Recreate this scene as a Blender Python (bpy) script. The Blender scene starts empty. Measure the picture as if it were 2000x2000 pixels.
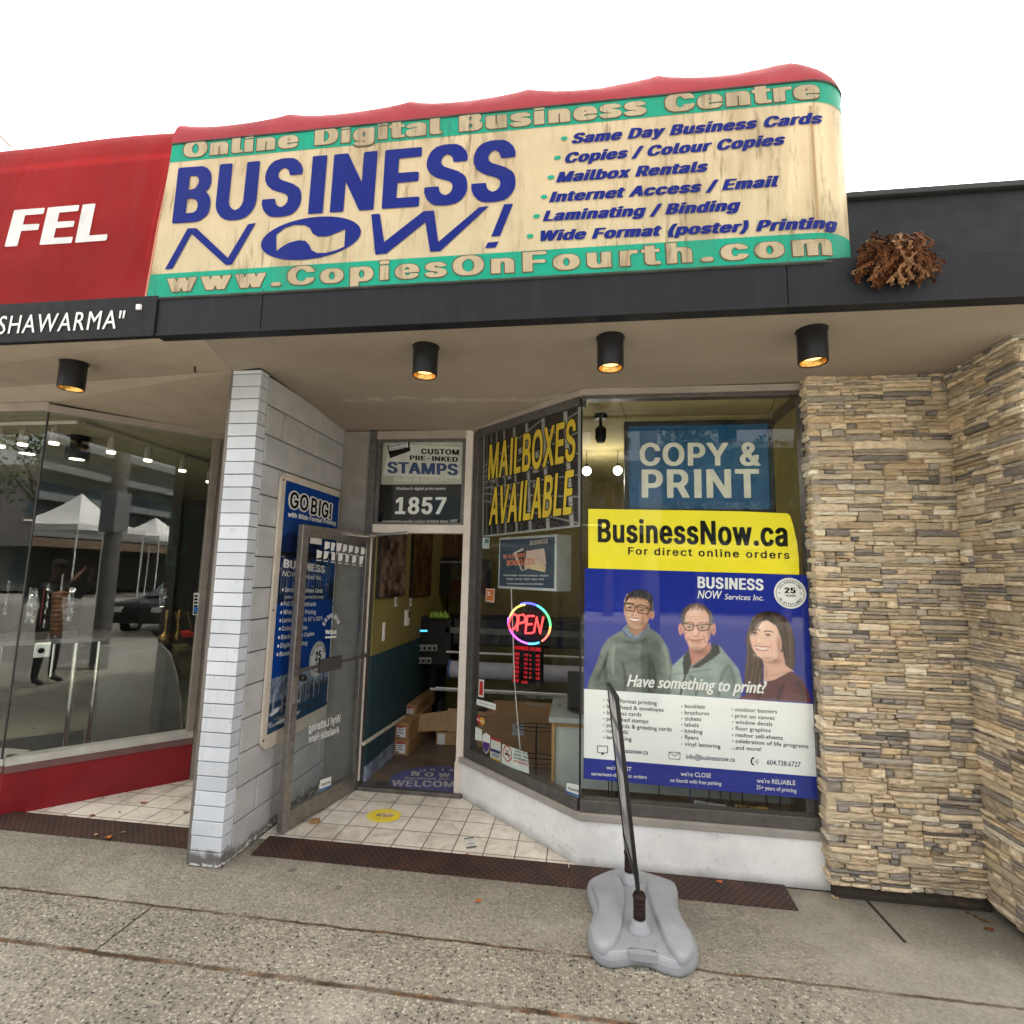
import bpy, bmesh, math, random
import numpy as np
from mathutils import Vector, Matrix
from mathutils.geometry import tessellate_polygon
R_ = math.radians
random.seed(7); rng = np.random.default_rng(7)
scene = bpy.context.scene
col = scene.collection

# ---------------------------------------------------------------- camera
EYE = np.array([0.0, 0.0, 1.72])
YAW, PITCH, ROLL, FOC = 0.134168, 0.121393, 0.0214743, 1000.0
cam_d = bpy.data.cameras.new('camera'); cam_d.sensor_width = 36.0; cam_d.lens = 18.0
cam_d.clip_start = 0.05; cam_d.clip_end = 600
cam = bpy.data.objects.new('camera', cam_d); col.objects.link(cam); scene.camera = cam
_f = np.array([-math.sin(YAW) * math.cos(PITCH), math.cos(YAW) * math.cos(PITCH), math.sin(PITCH)])
_r = np.array([math.cos(YAW), math.sin(YAW), 0.0]); _u = np.cross(_r, _f)
CR = _r * math.cos(ROLL) + _u * math.sin(ROLL); CU = -_r * math.sin(ROLL) + _u * math.cos(ROLL)
cam.matrix_world = Matrix(((CR[0], CU[0], -_f[0], EYE[0]), (CR[1], CU[1], -_f[1], EYE[1]), (CR[2], CU[2], -_f[2], EYE[2]), (0, 0, 0, 1)))

# ---------------------------------------------------------------- world, sun, exposure
SUN_EL, SUN_AZ = 60.0, 12.0          # behind the shops, slightly to the right
w = bpy.data.worlds.new('World'); scene.world = w; w.use_nodes = True
nt = w.node_tree; bg = nt.nodes['Background']
sky = nt.nodes.new('ShaderNodeTexSky'); sky.sky_type = 'NISHITA'; sky.sun_disc = False
sky.sun_elevation = R_(SUN_EL); sky.sun_rotation = R_(SUN_AZ)
sky.air_density = 1.0; sky.dust_density = 6.0; sky.ozone_density = 1.0
hs = nt.nodes.new('ShaderNodeHueSaturation'); hs.inputs['Saturation'].default_value = .22   # thin white cloud
nt.links.new(sky.outputs[0], hs.inputs['Color']); wm = nt.nodes.new('ShaderNodeMix'); wm.data_type = 'RGBA'; wm.blend_type = 'MULTIPLY'; wm.inputs[0].default_value = 1.0; wm.inputs[7].default_value = (1.04, 1.0, .94, 1); nt.links.new(hs.outputs[0], wm.inputs[6]); nt.links.new(wm.outputs[2], bg.inputs[0]); bg.inputs[1].default_value = 0.15
sd = bpy.data.lights.new('sun', 'SUN'); sd.energy = 2.0; sd.angle = R_(0.6); sd.color = (1.0, 0.95, 0.87)
so = bpy.data.objects.new('sun', sd); col.objects.link(so)
_d = Vector((math.sin(R_(SUN_AZ)) * math.cos(R_(SUN_EL)), math.cos(R_(SUN_AZ)) * math.cos(R_(SUN_EL)), math.sin(R_(SUN_EL))))
so.rotation_euler = _d.to_track_quat('Z', 'Y').to_euler(); so.location = (0, 0, 30)
scene.view_settings.view_transform = 'Standard'; scene.view_settings.look = 'None'
scene.view_settings.exposure = 2.4; scene.view_settings.gamma = 1.0
scene.cycles.max_bounces = 10; scene.cycles.transparent_max_bounces = 24
scene.cycles.use_denoising = True
scene.cycles.sample_clamp_indirect = 8.0

# ---------------------------------------------------------------- picture point -> point on a real plane
def ray(x, y): return CR * (x - 1000.0) + CU * (1000.0 - y) + _f * FOC
def Pz(x, y, z): d = ray(x, y); return EYE + d * ((z - EYE[2]) / d[2])
def Py(x, y, Y): d = ray(x, y); return EYE + d * (Y / d[1])
def Px(x, y, X): d = ray(x, y); return EYE + d * (X / d[0])

class Plane:
    """a vertical plane: origin o, horizontal unit u (to the right as seen), up z, normal n toward the viewer"""
    def __init__(s, o, u):
        s.o = np.array(o, float); s.u = np.array([u[0], u[1], 0.0]); s.u /= np.linalg.norm(s.u)
        s.n = np.array([s.u[1], -s.u[0], 0.0])
    def back(s, d): return Plane(s.o - s.n * d, s.u)
    def P(s, a, b, lift=0.0): return s.o + s.u * a + np.array([0, 0, b]) + s.n * lift
    def px(s, x, y):
        d = ray(x, y); t = ((s.o - EYE) @ s.n) / (d @ s.n); q = EYE + d * t
        return np.array([(q - s.o) @ s.u, q[2]])

class Flat:
    """a horizontal plane seen from above: a = x, b = y"""
    def __init__(s, z): s.z = z
    def P(s, a, b, lift=0.0): return np.array([a, b, s.z + lift])
    def px(s, x, y): return Pz(x, y, s.z)[:2]

FRONT = Plane((0, 3.33, 0), (1, 0))
ANG = Plane((-0.905, 4.13, 0), (0.905, -0.80))
ENT = Plane((0, 4.13, 0), (1, 0))
BLOCK = Plane((-2.045, 0, 0), (0, 1))
DOORP = Plane((-1.909, 3.324, 0), (-1.735 + 1.909, 4.10 - 3.324))
LEFT = Plane((-3.155, 4.036, 0), (0.68759, 0.72610))
SIGN = Plane((0, 2.335, 0), (1, 0))

# ---------------------------------------------------------------- objects
def tag(o, label=None, cat=None, group=None, kind=None):
    if label: o['label'] = label
    if cat: o['category'] = cat
    if group: o['group'] = group
    if kind: o['kind'] = kind
    return o
def empty(name, loc, label, cat, group=None):
    o = bpy.data.objects.new(name, None); col.objects.link(o); o.location = tuple(float(v) for v in loc); o.empty_display_size = .1
    return tag(o, label, cat, group)

class MB:
    """collects shapes for ONE mesh object"""
    def __init__(s): s.v = []; s.f = []; s.c = []; s.cc = None
    def _c(s, n): s.c += [s.cc or (1, 1, 1)] * n
    def add(s, vs, fs):
        b = len(s.v); s.v += [tuple(float(q) for q in p) for p in vs]; s.f += [tuple(b + i for i in f) for f in fs]; s._c(len(vs)); return b
    def box(s, x0, x1, y0, y1, z0, z1):
        s.add([(x0, y0, z0), (x1, y0, z0), (x1, y1, z0), (x0, y1, z0), (x0, y0, z1), (x1, y0, z1), (x1, y1, z1), (x0, y1, z1)],
              [(0, 3, 2, 1), (4, 5, 6, 7), (0, 1, 5, 4), (1, 2, 6, 5), (2, 3, 7, 6), (3, 0, 4, 7)])
    def slab(s, pl, a0, a1, b0, b1, l0, l1):
        """box in a plane's own axes"""
        q = [pl.P(a, b, l) for l in (l0, l1) for a, b in ((a0, b0), (a1, b0), (a1, b1), (a0, b1))]
        s.add(q, [(0, 3, 2, 1), (4, 5, 6, 7), (0, 1, 5, 4), (1, 2, 6, 5), (2, 3, 7, 6), (3, 0, 4, 7)])
    def poly(s, pl, pts, l0, l1=None):
        """flat polygon (a,b) list at lift l0, or a prism from l0 to l1"""
        n = len(pts)
        if l1 is None: s.add([pl.P(a, b, l0) for a, b in pts], [tuple(range(n))]); return
        s.add([pl.P(a, b, l0) for a, b in pts] + [pl.P(a, b, l1) for a, b in pts],
              [tuple(reversed(range(n))), tuple(range(n, 2 * n))] + [(i, (i + 1) % n, n + (i + 1) % n, n + i) for i in range(n)])
    def prism(s, pts3, vec):
        n = len(pts3); vec = np.array(vec, float); p = [np.array(q, float) for q in pts3]
        s.add(p + [q + vec for q in p], [tuple(reversed(range(n))), tuple(range(n, 2 * n))] + [(i, (i + 1) % n, n + (i + 1) % n, n + i) for i in range(n)])
    def tube(s, path, r, n=8, closed=False, cap=True):
        path = [np.array(p, float) for p in path]; m = len(path); rr = r if hasattr(r, '__len__') else [r] * m
        rings = []; ref = None
        for i, p in enumerate(path):
            a = path[(i - 1) % m] if (closed or i > 0) else p; b = path[(i + 1) % m] if (closed or i < m - 1) else p
            t = b - a; t /= (np.linalg.norm(t) + 1e-12)
            if ref is None: ref = np.array([0, 0, 1.0]) if abs(t[2]) < .9 else np.array([1.0, 0, 0])
            e = ref - t * (ref @ t); e /= (np.linalg.norm(e) + 1e-12); g = np.cross(t, e); ref = e
            rings.append([p + rr[i] * (e * math.cos(k * 2 * math.pi / n) + g * math.sin(k * 2 * math.pi / n)) for k in range(n)])
        fs = []
        for i in range(m if closed else m - 1):
            j = (i + 1) % m
            for k in range(n): fs.append((i * n + k, i * n + (k + 1) % n, j * n + (k + 1) % n, j * n + k))
        if cap and not closed: fs += [tuple(reversed(range(n))), tuple((m - 1) * n + k for k in range(n))]
        s.add([q for rg in rings for q in rg], fs)
    def lathe(s, c, prof, n=24, axis=(0, 0, 1), caps=True):
        """profile [(r,h)...] about axis through c"""
        ax = Vector(axis).normalized(); e = ax.orthogonal().normalized(); g = ax.cross(e); c = Vector(c)
        vs = []; fs = []
        for r, h in prof:
            for k in range(n):
                t = k * 2 * math.pi / n; vs.append(c + ax * h + (e * math.cos(t) + g * math.sin(t)) * r)
        for i in range(len(prof) - 1):
            for k in range(n): fs.append((i * n + k, i * n + (k + 1) % n, (i + 1) * n + (k + 1) % n, (i + 1) * n + k))
        if caps and prof[0][0] > 1e-5: fs.append(tuple(reversed(range(n))))
        if caps and prof[-1][0] > 1e-5: fs.append(tuple((len(prof) - 1) * n + k for k in range(n)))
        s.add(vs, fs)
    def pieces(s):
        """far-apart groups of loose shapes, each to become a part of its own"""
        n = len(s.v); p = list(range(n))
        def find(i):
            while p[i] != i: p[i] = p[p[i]]; i = p[i]
            return i
        for f in s.f:
            a = find(f[0])
            for i in f[1:]: p[find(i)] = a
        r = [find(i) for i in range(n)]; ids = {k: i for i, k in enumerate(dict.fromkeys(r))}; isl = np.array([ids[k] for k in r]); k = len(ids)
        if k < 2 or k > 800: return [None]
        V = np.array(s.v); lo = np.full((k, 3), 1e9); hi = -lo; np.minimum.at(lo, isl, V); np.maximum.at(hi, isl, V)
        sz = (hi - lo).max(1); gap = np.maximum(0, np.maximum(lo[:, None] - hi[None], lo[None] - hi[:, None]))
        near = np.sqrt((gap ** 2).sum(2)) <= np.maximum(.0195, .49 * np.maximum(sz[:, None], sz[None]))
        lab = -np.ones(k, int); c = 0
        for i in range(k):
            if lab[i] >= 0: continue
            st = [i]; lab[i] = c
            while st:
                j = st.pop(); nb = np.nonzero(near[j] & (lab < 0))[0]; lab[nb] = c; st += list(nb)
            c += 1
        return [None] if c < 2 else [lab[isl] == q for q in range(c)]
    def build(s, name, mat, parent=None, smooth=False, bevel=0.0, colors=False):
        if parent is not None and not colors and len(s.v) < 60000:
            pcs = s.pieces()
            if pcs[0] is not None:
                out = []
                for msk in pcs:
                    idx = np.cumsum(msk) - 1; q = MB(); q.v = [v for v, k in zip(s.v, msk) if k]; q.f = [tuple(int(idx[i]) for i in f) for f in s.f if msk[f[0]]]; q.c = [(1, 1, 1)] * len(q.v); out.append(q._build(name, mat, parent, smooth, bevel))
                return out[0]
        return s._build(name, mat, parent, smooth, bevel, colors)
    def _build(s, name, mat, parent=None, smooth=False, bevel=0.0, colors=False):
        me = bpy.data.meshes.new(name)
        off = np.array(parent_world(parent)) if parent is not None else np.zeros(3)
        if parent is None and s.v:   # origin at the thing's base
            A = np.array(s.v); off = np.array([(A[:, 0].min() + A[:, 0].max()) / 2, (A[:, 1].min() + A[:, 1].max()) / 2, A[:, 2].min()])
        me.from_pydata([tuple(np.array(v) - off) for v in s.v], [], s.f); me.update()
        if colors:
            at = me.color_attributes.new('tint', 'FLOAT_COLOR', 'POINT')
            at.data.foreach_set('color', np.array([tuple(c) + (1.0,) for c in s.c], dtype=np.float32).ravel())
        if smooth:
            me.polygons.foreach_set('use_smooth', [True] * len(me.polygons))
        o = bpy.data.objects.new(name, me); col.objects.link(o)
        if mat: me.materials.append(mat)
        if parent is not None: o.parent = parent
        else: o.location = tuple(off)
        if bevel:
            b = o.modifiers.new('bevel', 'BEVEL'); b.width = bevel; b.segments = 2; b.limit_method = 'ANGLE'; b.angle_limit = R_(35)
        return o
def parent_world(o):
    p = np.zeros(3)
    while o is not None: p = p + np.array(o.location); o = o.parent
    return p
def structure(o): o['kind'] = 'structure'; return o

def copy_thing(root, delta, label, group=None):
    c = root.copy(); col.objects.link(c); c.location = tuple(np.array(root.location) + np.array(delta)); c['label'] = label
    if group: c['group'] = group
    for ch in list(root.children):
        d = ch.copy(); col.objects.link(d); d.parent = c
        for g in list(ch.children):
            e = g.copy(); col.objects.link(e); e.parent = d
    return c

# ---------------------------------------------------------------- glyph outlines (two coordinates per point, as plain numbers)
FB = {  # bold glyph outlines: code -> (advance, loops of x * 1000 + y), 200 units per capital height, offset 100
 65:(192,[[171300,166297,158277,98111,98103,103100,135100,139102,158153,219153,238102,242100,277101,280104,280109,211297,207300],[188242,207185,169186]]),
 66:(183,[[115298,113297,114103,119100,206100,224104,245115,252121,260133,263154,262172,256186,247197,235205,248216,256233,255256,248276,231291,209299,119300],[155185,195185,210180,216174,221165,222155,219144,212137,201134,155133],[156217,156267,195266,204264,212256,215248,214236,203222,189218]]),
 67:(203,[[242293,226299,206302,183302,164297,136280,124266,113245,108227,106202,108176,112157,119142,130126,142115,161104,189098,214098,231102,245108,260119,271132,278145,284168,279171,247171,242168,233148,223139,205132,189133,175139,164148,157157,150174,147201,151227,162249,170258,180264,200268,222262,233252,238244,242232,247229,279229,284232,281247,271268,257283]]),
 68:(200,[[114102,119100,184100,210103,229109,240115,252124,263137,272155,277171,279191,279217,270252,259269,248280,224294,201299,119300,113297],[156133,155265,156267,182267,202264,220253,234231,239200,233168,223150,206138,187133]]),
 69:(169,[[247102,248129,243133,156133,155135,156184,235185,240188,240214,236217,156218,156267,243268,247270,247297,241300,117300,113297,114103,119100,241100]]),
 70:(166,[[117100,150100,155104,155182,232182,237185,237211,232215,155216,155265,156267,241267,245272,245297,241300,119300,113297,113104]]),
 71:(207,[[168299,155293,136280,123265,113245,108227,106202,108176,112157,119141,130126,142115,161104,191098,214098,229101,243107,259117,276137,282151,285167,285204,279206,201206,196204,196178,199174,244173,238154,228142,212134,192132,170142,158156,153168,147201,153232,158244,170258,183265,195268,211267,224260,235247,242232,247229,281230,284232,282246,276261,264277,237295,209302,186302]]),
 72:(205,[[277102,278297,272300,241300,236297,236219,156219,155297,150300,119300,114297,114102,119100,150100,154103,156186,232186,236185,237103,241100,272100]]),
 73:(125,[[204100,209104,208130,203133,177133,176265,178267,204267,208270,209297,203300,106300,103297,103270,108267,134267,135265,135133,108133,103130,103104,108100]]),
 74:(161,[[228300,197300,192297,192157,189146,183137,169131,160132,154136,147146,145173,141175,109176,104173,104145,110128,120115,137103,158098,189100,212111,227128,231140,233157,233296]]),
 75:(187,[[274102,274110,201213,272289,275297,269300,229299,156221,155297,150300,119300,114297,114102,119100,150100,154103,155165,171182,230102,235100,269100]]),
 76:(160,[[117300,113297,114103,119100,239101,242104,242129,238133,155133,155297,150300]]),
 77:(247,[[318298,313300,272300,267297,217163,165297,159300,119300,114297,114102,119100,148100,154104,154210,197104,203100,231100,234102,277210,278104,283100,313100,318102]]),
 78:(208,[[114102,119100,150100,155104,156227,235102,240100,276100,279102,280297,279298,276300,245300,239297,238172,159297,154300,119300,114297]]),
 79:(211,[[229101,247109,260119,275136,283151,289170,291190,291216,287237,279256,271269,259282,242293,228299,211302,189302,170299,153292,136280,124266,115249,109232,106212,107184,110164,119142,128128,142115,158106,174100,189098,211098],[198132,177138,162151,150174,147199,151227,162249,177262,198268,220263,236249,246229,250199,247173,236151,220137]]),
 80:(179,[[117100,150100,154103,156169,196169,218173,241186,253202,260224,258253,247276,228292,213297,196300,119300,113297,113104],[155202,156267,192267,207261,214253,218239,217225,212213,204206,193202]]),
 81:(211,[[281085,282091,261119,282150,290181,291209,288231,281253,274265,264278,250288,237295,220301,181301,164297,150290,135278,123265,117254,109231,106209,107183,112158,120141,139118,166102,195097,228101,243083,276082],[198268,222262,238246,247225,250200,247175,237153,220171,187171,182167,183161,204133,198132,177138,161151,150175,147200,150225,160246,175262]]),
 82:(180,[[117300,113297,114103,119100,150100,154102,155172,182173,185172,223102,227100,262100,266102,266110,228180,249197,259217,260234,259253,255264,248277,226293,206299],[155206,156267,192267,204264,210259,216250,219234,215220,209213,199208,190206]]),
 83:(179,[[210300,176302,146296,130286,122278,112258,110242,112228,124209,149193,205176,214169,218161,216147,208138,198133,182130,170132,159137,152144,147160,143162,111162,106160,107143,117123,134108,151100,185097,216101,232108,244117,252127,258139,260155,258172,252186,245194,219209,167226,157233,152240,152250,159261,170267,182269,194268,206262,212256,216243,221240,252240,256242,256259,247276,229292]]),
 84:(180,[[167100,198100,204104,204267,259267,263270,263273,263297,259300,108300,103297,103270,107268,161267,162265,162104]]),
 85:(206,[[277298,272300,241300,236297,235161,229148,220138,207133,196131,182133,170140,162148,156161,155297,150300,119300,113297,114158,117144,125129,140113,154105,168100,187097,210098,227101,240106,254116,266129,274144,278163]]),
 86:(192,[[98297,97292,101281,167104,172100,208101,211103,216115,275277,280297,275300,242300,237297,190158,140297,135300,103300]]),
 87:(268,[[97297,149102,154100,188100,193102,227225,260102,266100,300100,304102,353277,357292,356297,351300,320300,314297,283174,249297,245300,210300,204297,173175,171174,139297,134300,103300]]),
 88:(190,[[99102,103100,137100,142102,187168,233102,238100,272100,277102,277109,213203,272289,272298,269300,235300,231298,189237,146298,142300,108300,102297,105287,163202,98110]]),
 89:(189,[[203100,208104,208180,275288,277297,272300,238300,233298,188224,141298,137300,101300,97297,99288,166180,166104,171100]]),
 90:(176,[[256102,257129,253133,158133,255273,256297,250300,111300,108298,106297,106270,110268,204267,107126,107102,113100,251100]]),
 97:(158,[[232102,233210,230222,222236,204248,176254,145251,123239,112228,106216,106211,110208,133201,142202,156217,173222,187217,193202,192199,188197,133187,111174,104160,102144,105128,112115,131102,150097,174098,193105,199100,227100],[193164,190146,179133,162129,151132,146137,143146,150157,162161]]),
 98:(171,[[114300,111297,111103,116100,145100,152106,169098,187097,206099,217104,236120,244130,250147,253168,253190,245219,231238,206252,175254,161251,152245,151297,145300],[181222,195218,205207,211191,212175,210158,204143,194133,181129,170132,161140,153157,151175,153193,159210,170219]]),
 99:(161,[[212247,188254,154252,142247,128238,112216,106199,104183,104163,108145,114131,122120,146102,168097,201100,225113,240132,243141,242147,222154,208155,204152,199141,192134,179129,171130,157138,147158,145175,147194,153208,165219,177222,189219,197213,204199,208197,216197,242205,241216,233230]]),
 100:(171,[[243300,212300,206297,205245,196251,182254,151252,127238,112219,104191,106151,118123,127113,140104,157098,170097,188098,205106,212100,241100,246103,246297],[176222,187219,198210,204193,206175,204157,196140,187132,176129,163133,153143,147158,145175,146191,152207,162218]]),
 101:(164,[[149250,125234,116224,110211,105193,104177,105158,109141,114130,125116,139106,151100,165098,185097,210102,226111,235120,244137,243143,218151,208151,193133,182129,173130,162134,154140,145161,242163,246166,246185,241212,229233,205249,182254,163253],[146194,151207,157214,165220,176222,187220,196213,204194]]),
 102:(108,[[125100,156100,161104,161220,189221,193225,192250,187252,163252,162264,167274,187273,193276,199297,199301,194305,163308,141301,130292,124284,121273,121253,99252,94248,94224,99221,121220,121104]]),
 103:(171,[[243252,212252,205245,185253,154252,140247,127238,113219,105194,104163,108145,118126,136110,156103,185102,205110,206109,206098,201087,195081,187077,176076,163078,154084,142097,132096,111084,110078,113072,122062,134054,146048,162045,198046,222055,233064,240073,245087,247099,247249],[176222,187219,198210,204196,207177,204158,196143,187136,176134,162138,152148,147160,145177,147196,155211,164219]]),
 104:(166,[[114300,111297,111103,116100,145100,151104,152200,162216,178222,192216,200199,201104,206100,237100,241104,241202,239217,232233,217246,198253,170253,152246,151297,145300]]),
 105:(76,[[146100,151104,151248,146252,115252,111248,111104,116100],[107292,108275,121265,143265,151272,155278,154293,151299,141304,121305,112299]]),
 106:(76,[[146252,116252,111248,110092,105081,91079,87076,87051,93047,115048,129053,144065,149078,151093,151248],[155292,150299,141304,122305,113300,108293,107278,112270,121265,141265,153274]]),
 107:(155,[[114300,111297,111103,116100,145100,150102,151154,155159,203101,243101,247104,246109,186186,240241,242249,237252,200252,152203,151297,145300]]),
 108:(84,[[116300,111296,112123,119110,132101,149099,170101,176105,171129,167132,153132,151139,151297,145300]]),
 109:(240,[[314102,314211,307233,297244,284251,268255,239251,218238,204250,189254,166253,152247,145252,116252,111249,111102,116100,145100,151104,152200,159216,173222,184219,192206,193102,198100,228100,232103,233200,240216,254222,268217,274205,274104,281100,310100]]),
 110:(166,[[240102,241202,239217,231234,214248,197253,170253,152246,145252,116252,112250,111102,116100,145100,151104,152200,162216,178222,192216,200199,201104,206100,236100]]),
 111:(168,[[199252,168254,154252,142247,122231,114220,108205,104188,104168,110140,125116,140105,154099,187097,212104,232120,240130,246144,249163,250183,244211,240221,229234,212247],[177222,190218,199210,206196,209175,208161,201143,190133,177129,165132,153143,147158,145175,147193,153208,165219]]),
 112:(171,[[114048,145047,150050,152106,172098,192097,206099,217104,230113,244130,250145,253163,253183,250203,239228,231238,215248,200253,187254,166252,152245,145252,116252,111248,111051],[181222,195218,205206,211191,212175,210158,204143,194133,181129,170132,161140,153157,151177,153193,159210,167218]]),
 113:(171,[[243048,246051,246248,241252,212252,205245,188253,170254,156253,140247,126238,118228,111215,106199,104163,108145,113130,127113,140104,151099,165097,185098,205106,207050,212047],[176222,190218,198210,204193,206177,204157,196140,187132,176129,163133,153143,147158,145175,146191,152206,162218]]),
 114:(110,[[114100,145100,151104,151192,153203,159213,167218,176220,194219,199222,199250,195253,169254,152247,145252,116252,111248,111104]]),
 115:(149,[[198250,176254,145251,125241,112227,109213,109197,113187,119179,142165,184154,190144,188138,183133,167129,151134,145141,144147,139151,128151,105144,105135,112120,122110,134102,156097,190099,215111,227126,231137,231155,222172,198187,156198,149207,150213,155218,169223,182219,191205,195203,206203,228210,229216,219234]]),
 116:(98,[[183101,188104,188109,183129,178132,161131,156138,155219,156221,180221,184224,184248,180252,155253,155283,152286,119286,115283,115253,99252,94248,94224,99221,115220,115138,117124,124112,141101,159098]]),
 117:(166,[[111250,111144,115128,124114,139104,156099,181099,201107,201104,206100,236100,240102,240250,232252,206252,201250,200155,197146,190136,173131,159136,151153,150250,142252,116252]]),
 118:(158,[[98249,100238,152102,157100,189101,196112,244238,246249,241252,209252,205250,171163,139250,134252,103252]]),
 119:(224,[[99248,143102,148100,176100,181102,204181,228102,234100,262100,267102,308237,310244,309250,305252,274252,269250,248173,225250,221252,189252,184248,162173,141249,136252,105252]]),
 120:(154,[[100102,104100,140101,169144,200101,236100,240102,241109,194177,239244,238250,233252,199252,171211,142252,107252,103250,103242,146178,99110]]),
 121:(158,[[114049,137046,154049,167056,177067,185084,245241,246249,243252,209252,204249,171162,140249,134252,103252,98249,104225,150106,146092,139081,134079,118080,114077,109056,109052]]),
 122:(155,[[107102,112100,228100,233102,234129,230132,161133,232225,231250,219252,115252,110250,109224,113220,179219,107126]]),
 48:(182,[[198098,214103,231114,240124,249140,258176,258224,250258,242274,231286,217296,204301,170302,155297,137286,127274,119260,110221,111170,119140,128123,137113,150105,164099],[184270,198264,209250,217224,218199,215170,209150,198136,184130,170135,159150,151174,149199,152227,159251,170265]]),
 49:(182,[[253102,252130,249132,211133,211297,206300,168300,123267,123236,128232,137233,168256,170255,170133,123132,119129,119104,125100,247100]]),
 50:(182,[[116102,120100,247100,253104,253129,249132,173133,232197,242213,248228,250250,246267,234284,218295,193302,174302,159300,137288,121269,116247,115238,120234,152234,156238,158253,163261,171267,182270,192268,202262,208253,209242,206228,197214,115127]]),
 51:(182,[[120299,117296,117271,121268,190266,149219,149195,155192,179191,198186,209174,213157,211148,202137,193133,181130,169132,159137,154143,149157,145160,112160,107157,107153,113131,128114,141106,156100,193098,220105,238118,250134,254153,254170,247188,235203,217215,199219,247274,246297,242300]]),
 52:(182,[[220300,187300,183297,106166,106143,110139,195139,195104,201100,231100,235102,236138,257139,262143,261169,257172,236172,236225,231229,201229,196227,195172,154172,221287,224297]]),
 53:(182,[[241299,133300,127297,116196,123193,151191,170201,188201,198196,206188,212171,211156,204142,196135,184131,174132,165136,157146,154157,150160,119160,114157,114145,120128,133114,146105,170098,190098,206100,229112,245131,253153,253174,251190,240210,227223,207233,181235,160232,165267,240267,243269,244296]]),
 54:(182,[[224300,190300,185297,135224,119192,116179,115159,121134,135114,157101,181097,210101,235117,249139,252153,252173,250187,243202,233212,218223,204227,185229,228291,228297],[184130,174132,165139,158150,155164,156174,163187,171195,184198,196195,205187,210176,212165,211154,206143,197134]]),
 55:(182,[[132100,164100,170104,253269,253297,250299,119300,114297,114270,118268,207267,127109,127103]]),
 56:(182,[[198302,167301,146294,131283,125276,118257,117238,121226,129213,138205,120188,113176,110159,112139,120124,130114,145105,165099,200098,226107,246122,254136,257146,256167,252181,242195,230205,241216,249233,250252,247266,242275,231288,215297],[152156,155170,160178,168183,184187,196184,205179,213170,216159,214150,208139,200133,187130,175131,163136,156143],[168265,186270,198266,204260,208252,209241,206232,199224,190220,179219,168224,164229,159240,158247,161256]]),
 57:(182,[[143100,177100,182102,229170,248206,253236,248264,240276,230287,208299,179303,154297,131281,118259,115245,115225,118210,127196,137185,151177,182171,139109,139104],[184270,195267,203261,210250,212238,210224,205213,195205,184202,173205,164211,157224,155236,157248,164261,173267]]),
 38:(180,[[271103,270109,247139,257162,260192,255195,224194,220192,218173,194202,217224,227243,228266,220283,201297,184302,157300,137291,123275,119252,124230,138209,113185,104167,104143,114122,132107,157098,191099,219110,230100,266100],[196139,187133,174129,167130,156134,149140,145150,145157,149167,162180],[170232,162244,160255,167268,176270,185265,188254,182243]]),
 33:(87,[[161129,156136,146143,126143,112132,111113,117105,125100,145099,155104,161112],[120159,151159,156163,158296,153300,119300,114296,116163]]),
 63:(147,[[136129,136112,142104,152099,172100,180105,186113,184132,171143,156144,148142,139135],[144156,175156,179158,184183,194193,214208,226227,229251,225270,214286,190300,162303,139299,116284,105267,101244,107240,139240,143244,148261,154267,161270,169270,176268,186256,188244,182231,153208,144196,140169,140160]]),
 46:(84,[[160129,155136,146143,125143,111132,110113,116105,124100,144099,154104,160112]]),
 44:(84,[[109056,135056,140059,160130,160134,155138,121138,117135,105064,105060]]),
 58:(84,[[160129,155136,146143,125143,111132,110113,116105,124100,144099,154104,160112],[160216,159233,155239,144245,126245,116239,111231,109220,111213,116206,127201,146201,157209]]),
 59:(84,[[109056,135056,140059,160130,160134,155138,121138,117135,105064,105060],[113215,120206,128201,148201,162212,163231,158238,149244,128245,114234]]),
 39:(90,[[152218,156221,159296,154300,121300,117296,120221,126217]]),
 34:(133,[[201297,195300,164300,160296,154300,122300,118297,121220,126217,140217,152218,155220,160287,163220,168217,194217,198220]]),
 45:(182,[[133173,139169,229170,234173,234198,229202,139202,133198]]),
 43:(182,[[114168,119164,164163,165115,169113,198113,203117,203163,250164,253168,253191,248195,203196,202244,198246,169246,164242,164196,118195,114191]]),
 47:(106,[[100072,130072,135076,196301,196306,192308,162309,157306,96080,96076]]),
 40:(115,[[192311,162311,156308,136261,126210,124171,130131,148083,157067,162065,192065,196068,196073,181108,171136,165180,167208,172238,184275,196303,196308]]),
 41:(115,[[110311,105308,105303,117277,128239,134210,136180,134157,129134,118101,105073,105068,110065,140065,146070,158095,172137,177173,176210,165260,145308,140311]]),
 64:(264,[[292061,295063,295069,290087,285090,278090,242081,222081,192088,172101,155124,148142,145167,147195,152212,161231,176247,191256,209261,231263,250261,270253,282243,292233,303208,306188,305163,302146,297136,290135,284146,284233,279236,251236,248234,233238,214239,200236,184226,171212,163192,161172,163150,170132,178121,191111,202107,217105,236106,254116,267108,278105,309106,322113,332124,339139,342156,344188,342208,335231,326248,310266,294278,279285,256292,226294,200292,176285,156275,139262,124243,114223,109206,106181,107150,113124,123101,136084,150073,172060,194053,215050,248051],[225208,236205,242198,246189,247170,242147,234139,222136,212139,205147,200161,198175,200186,206198,214205]]),
}

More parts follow.
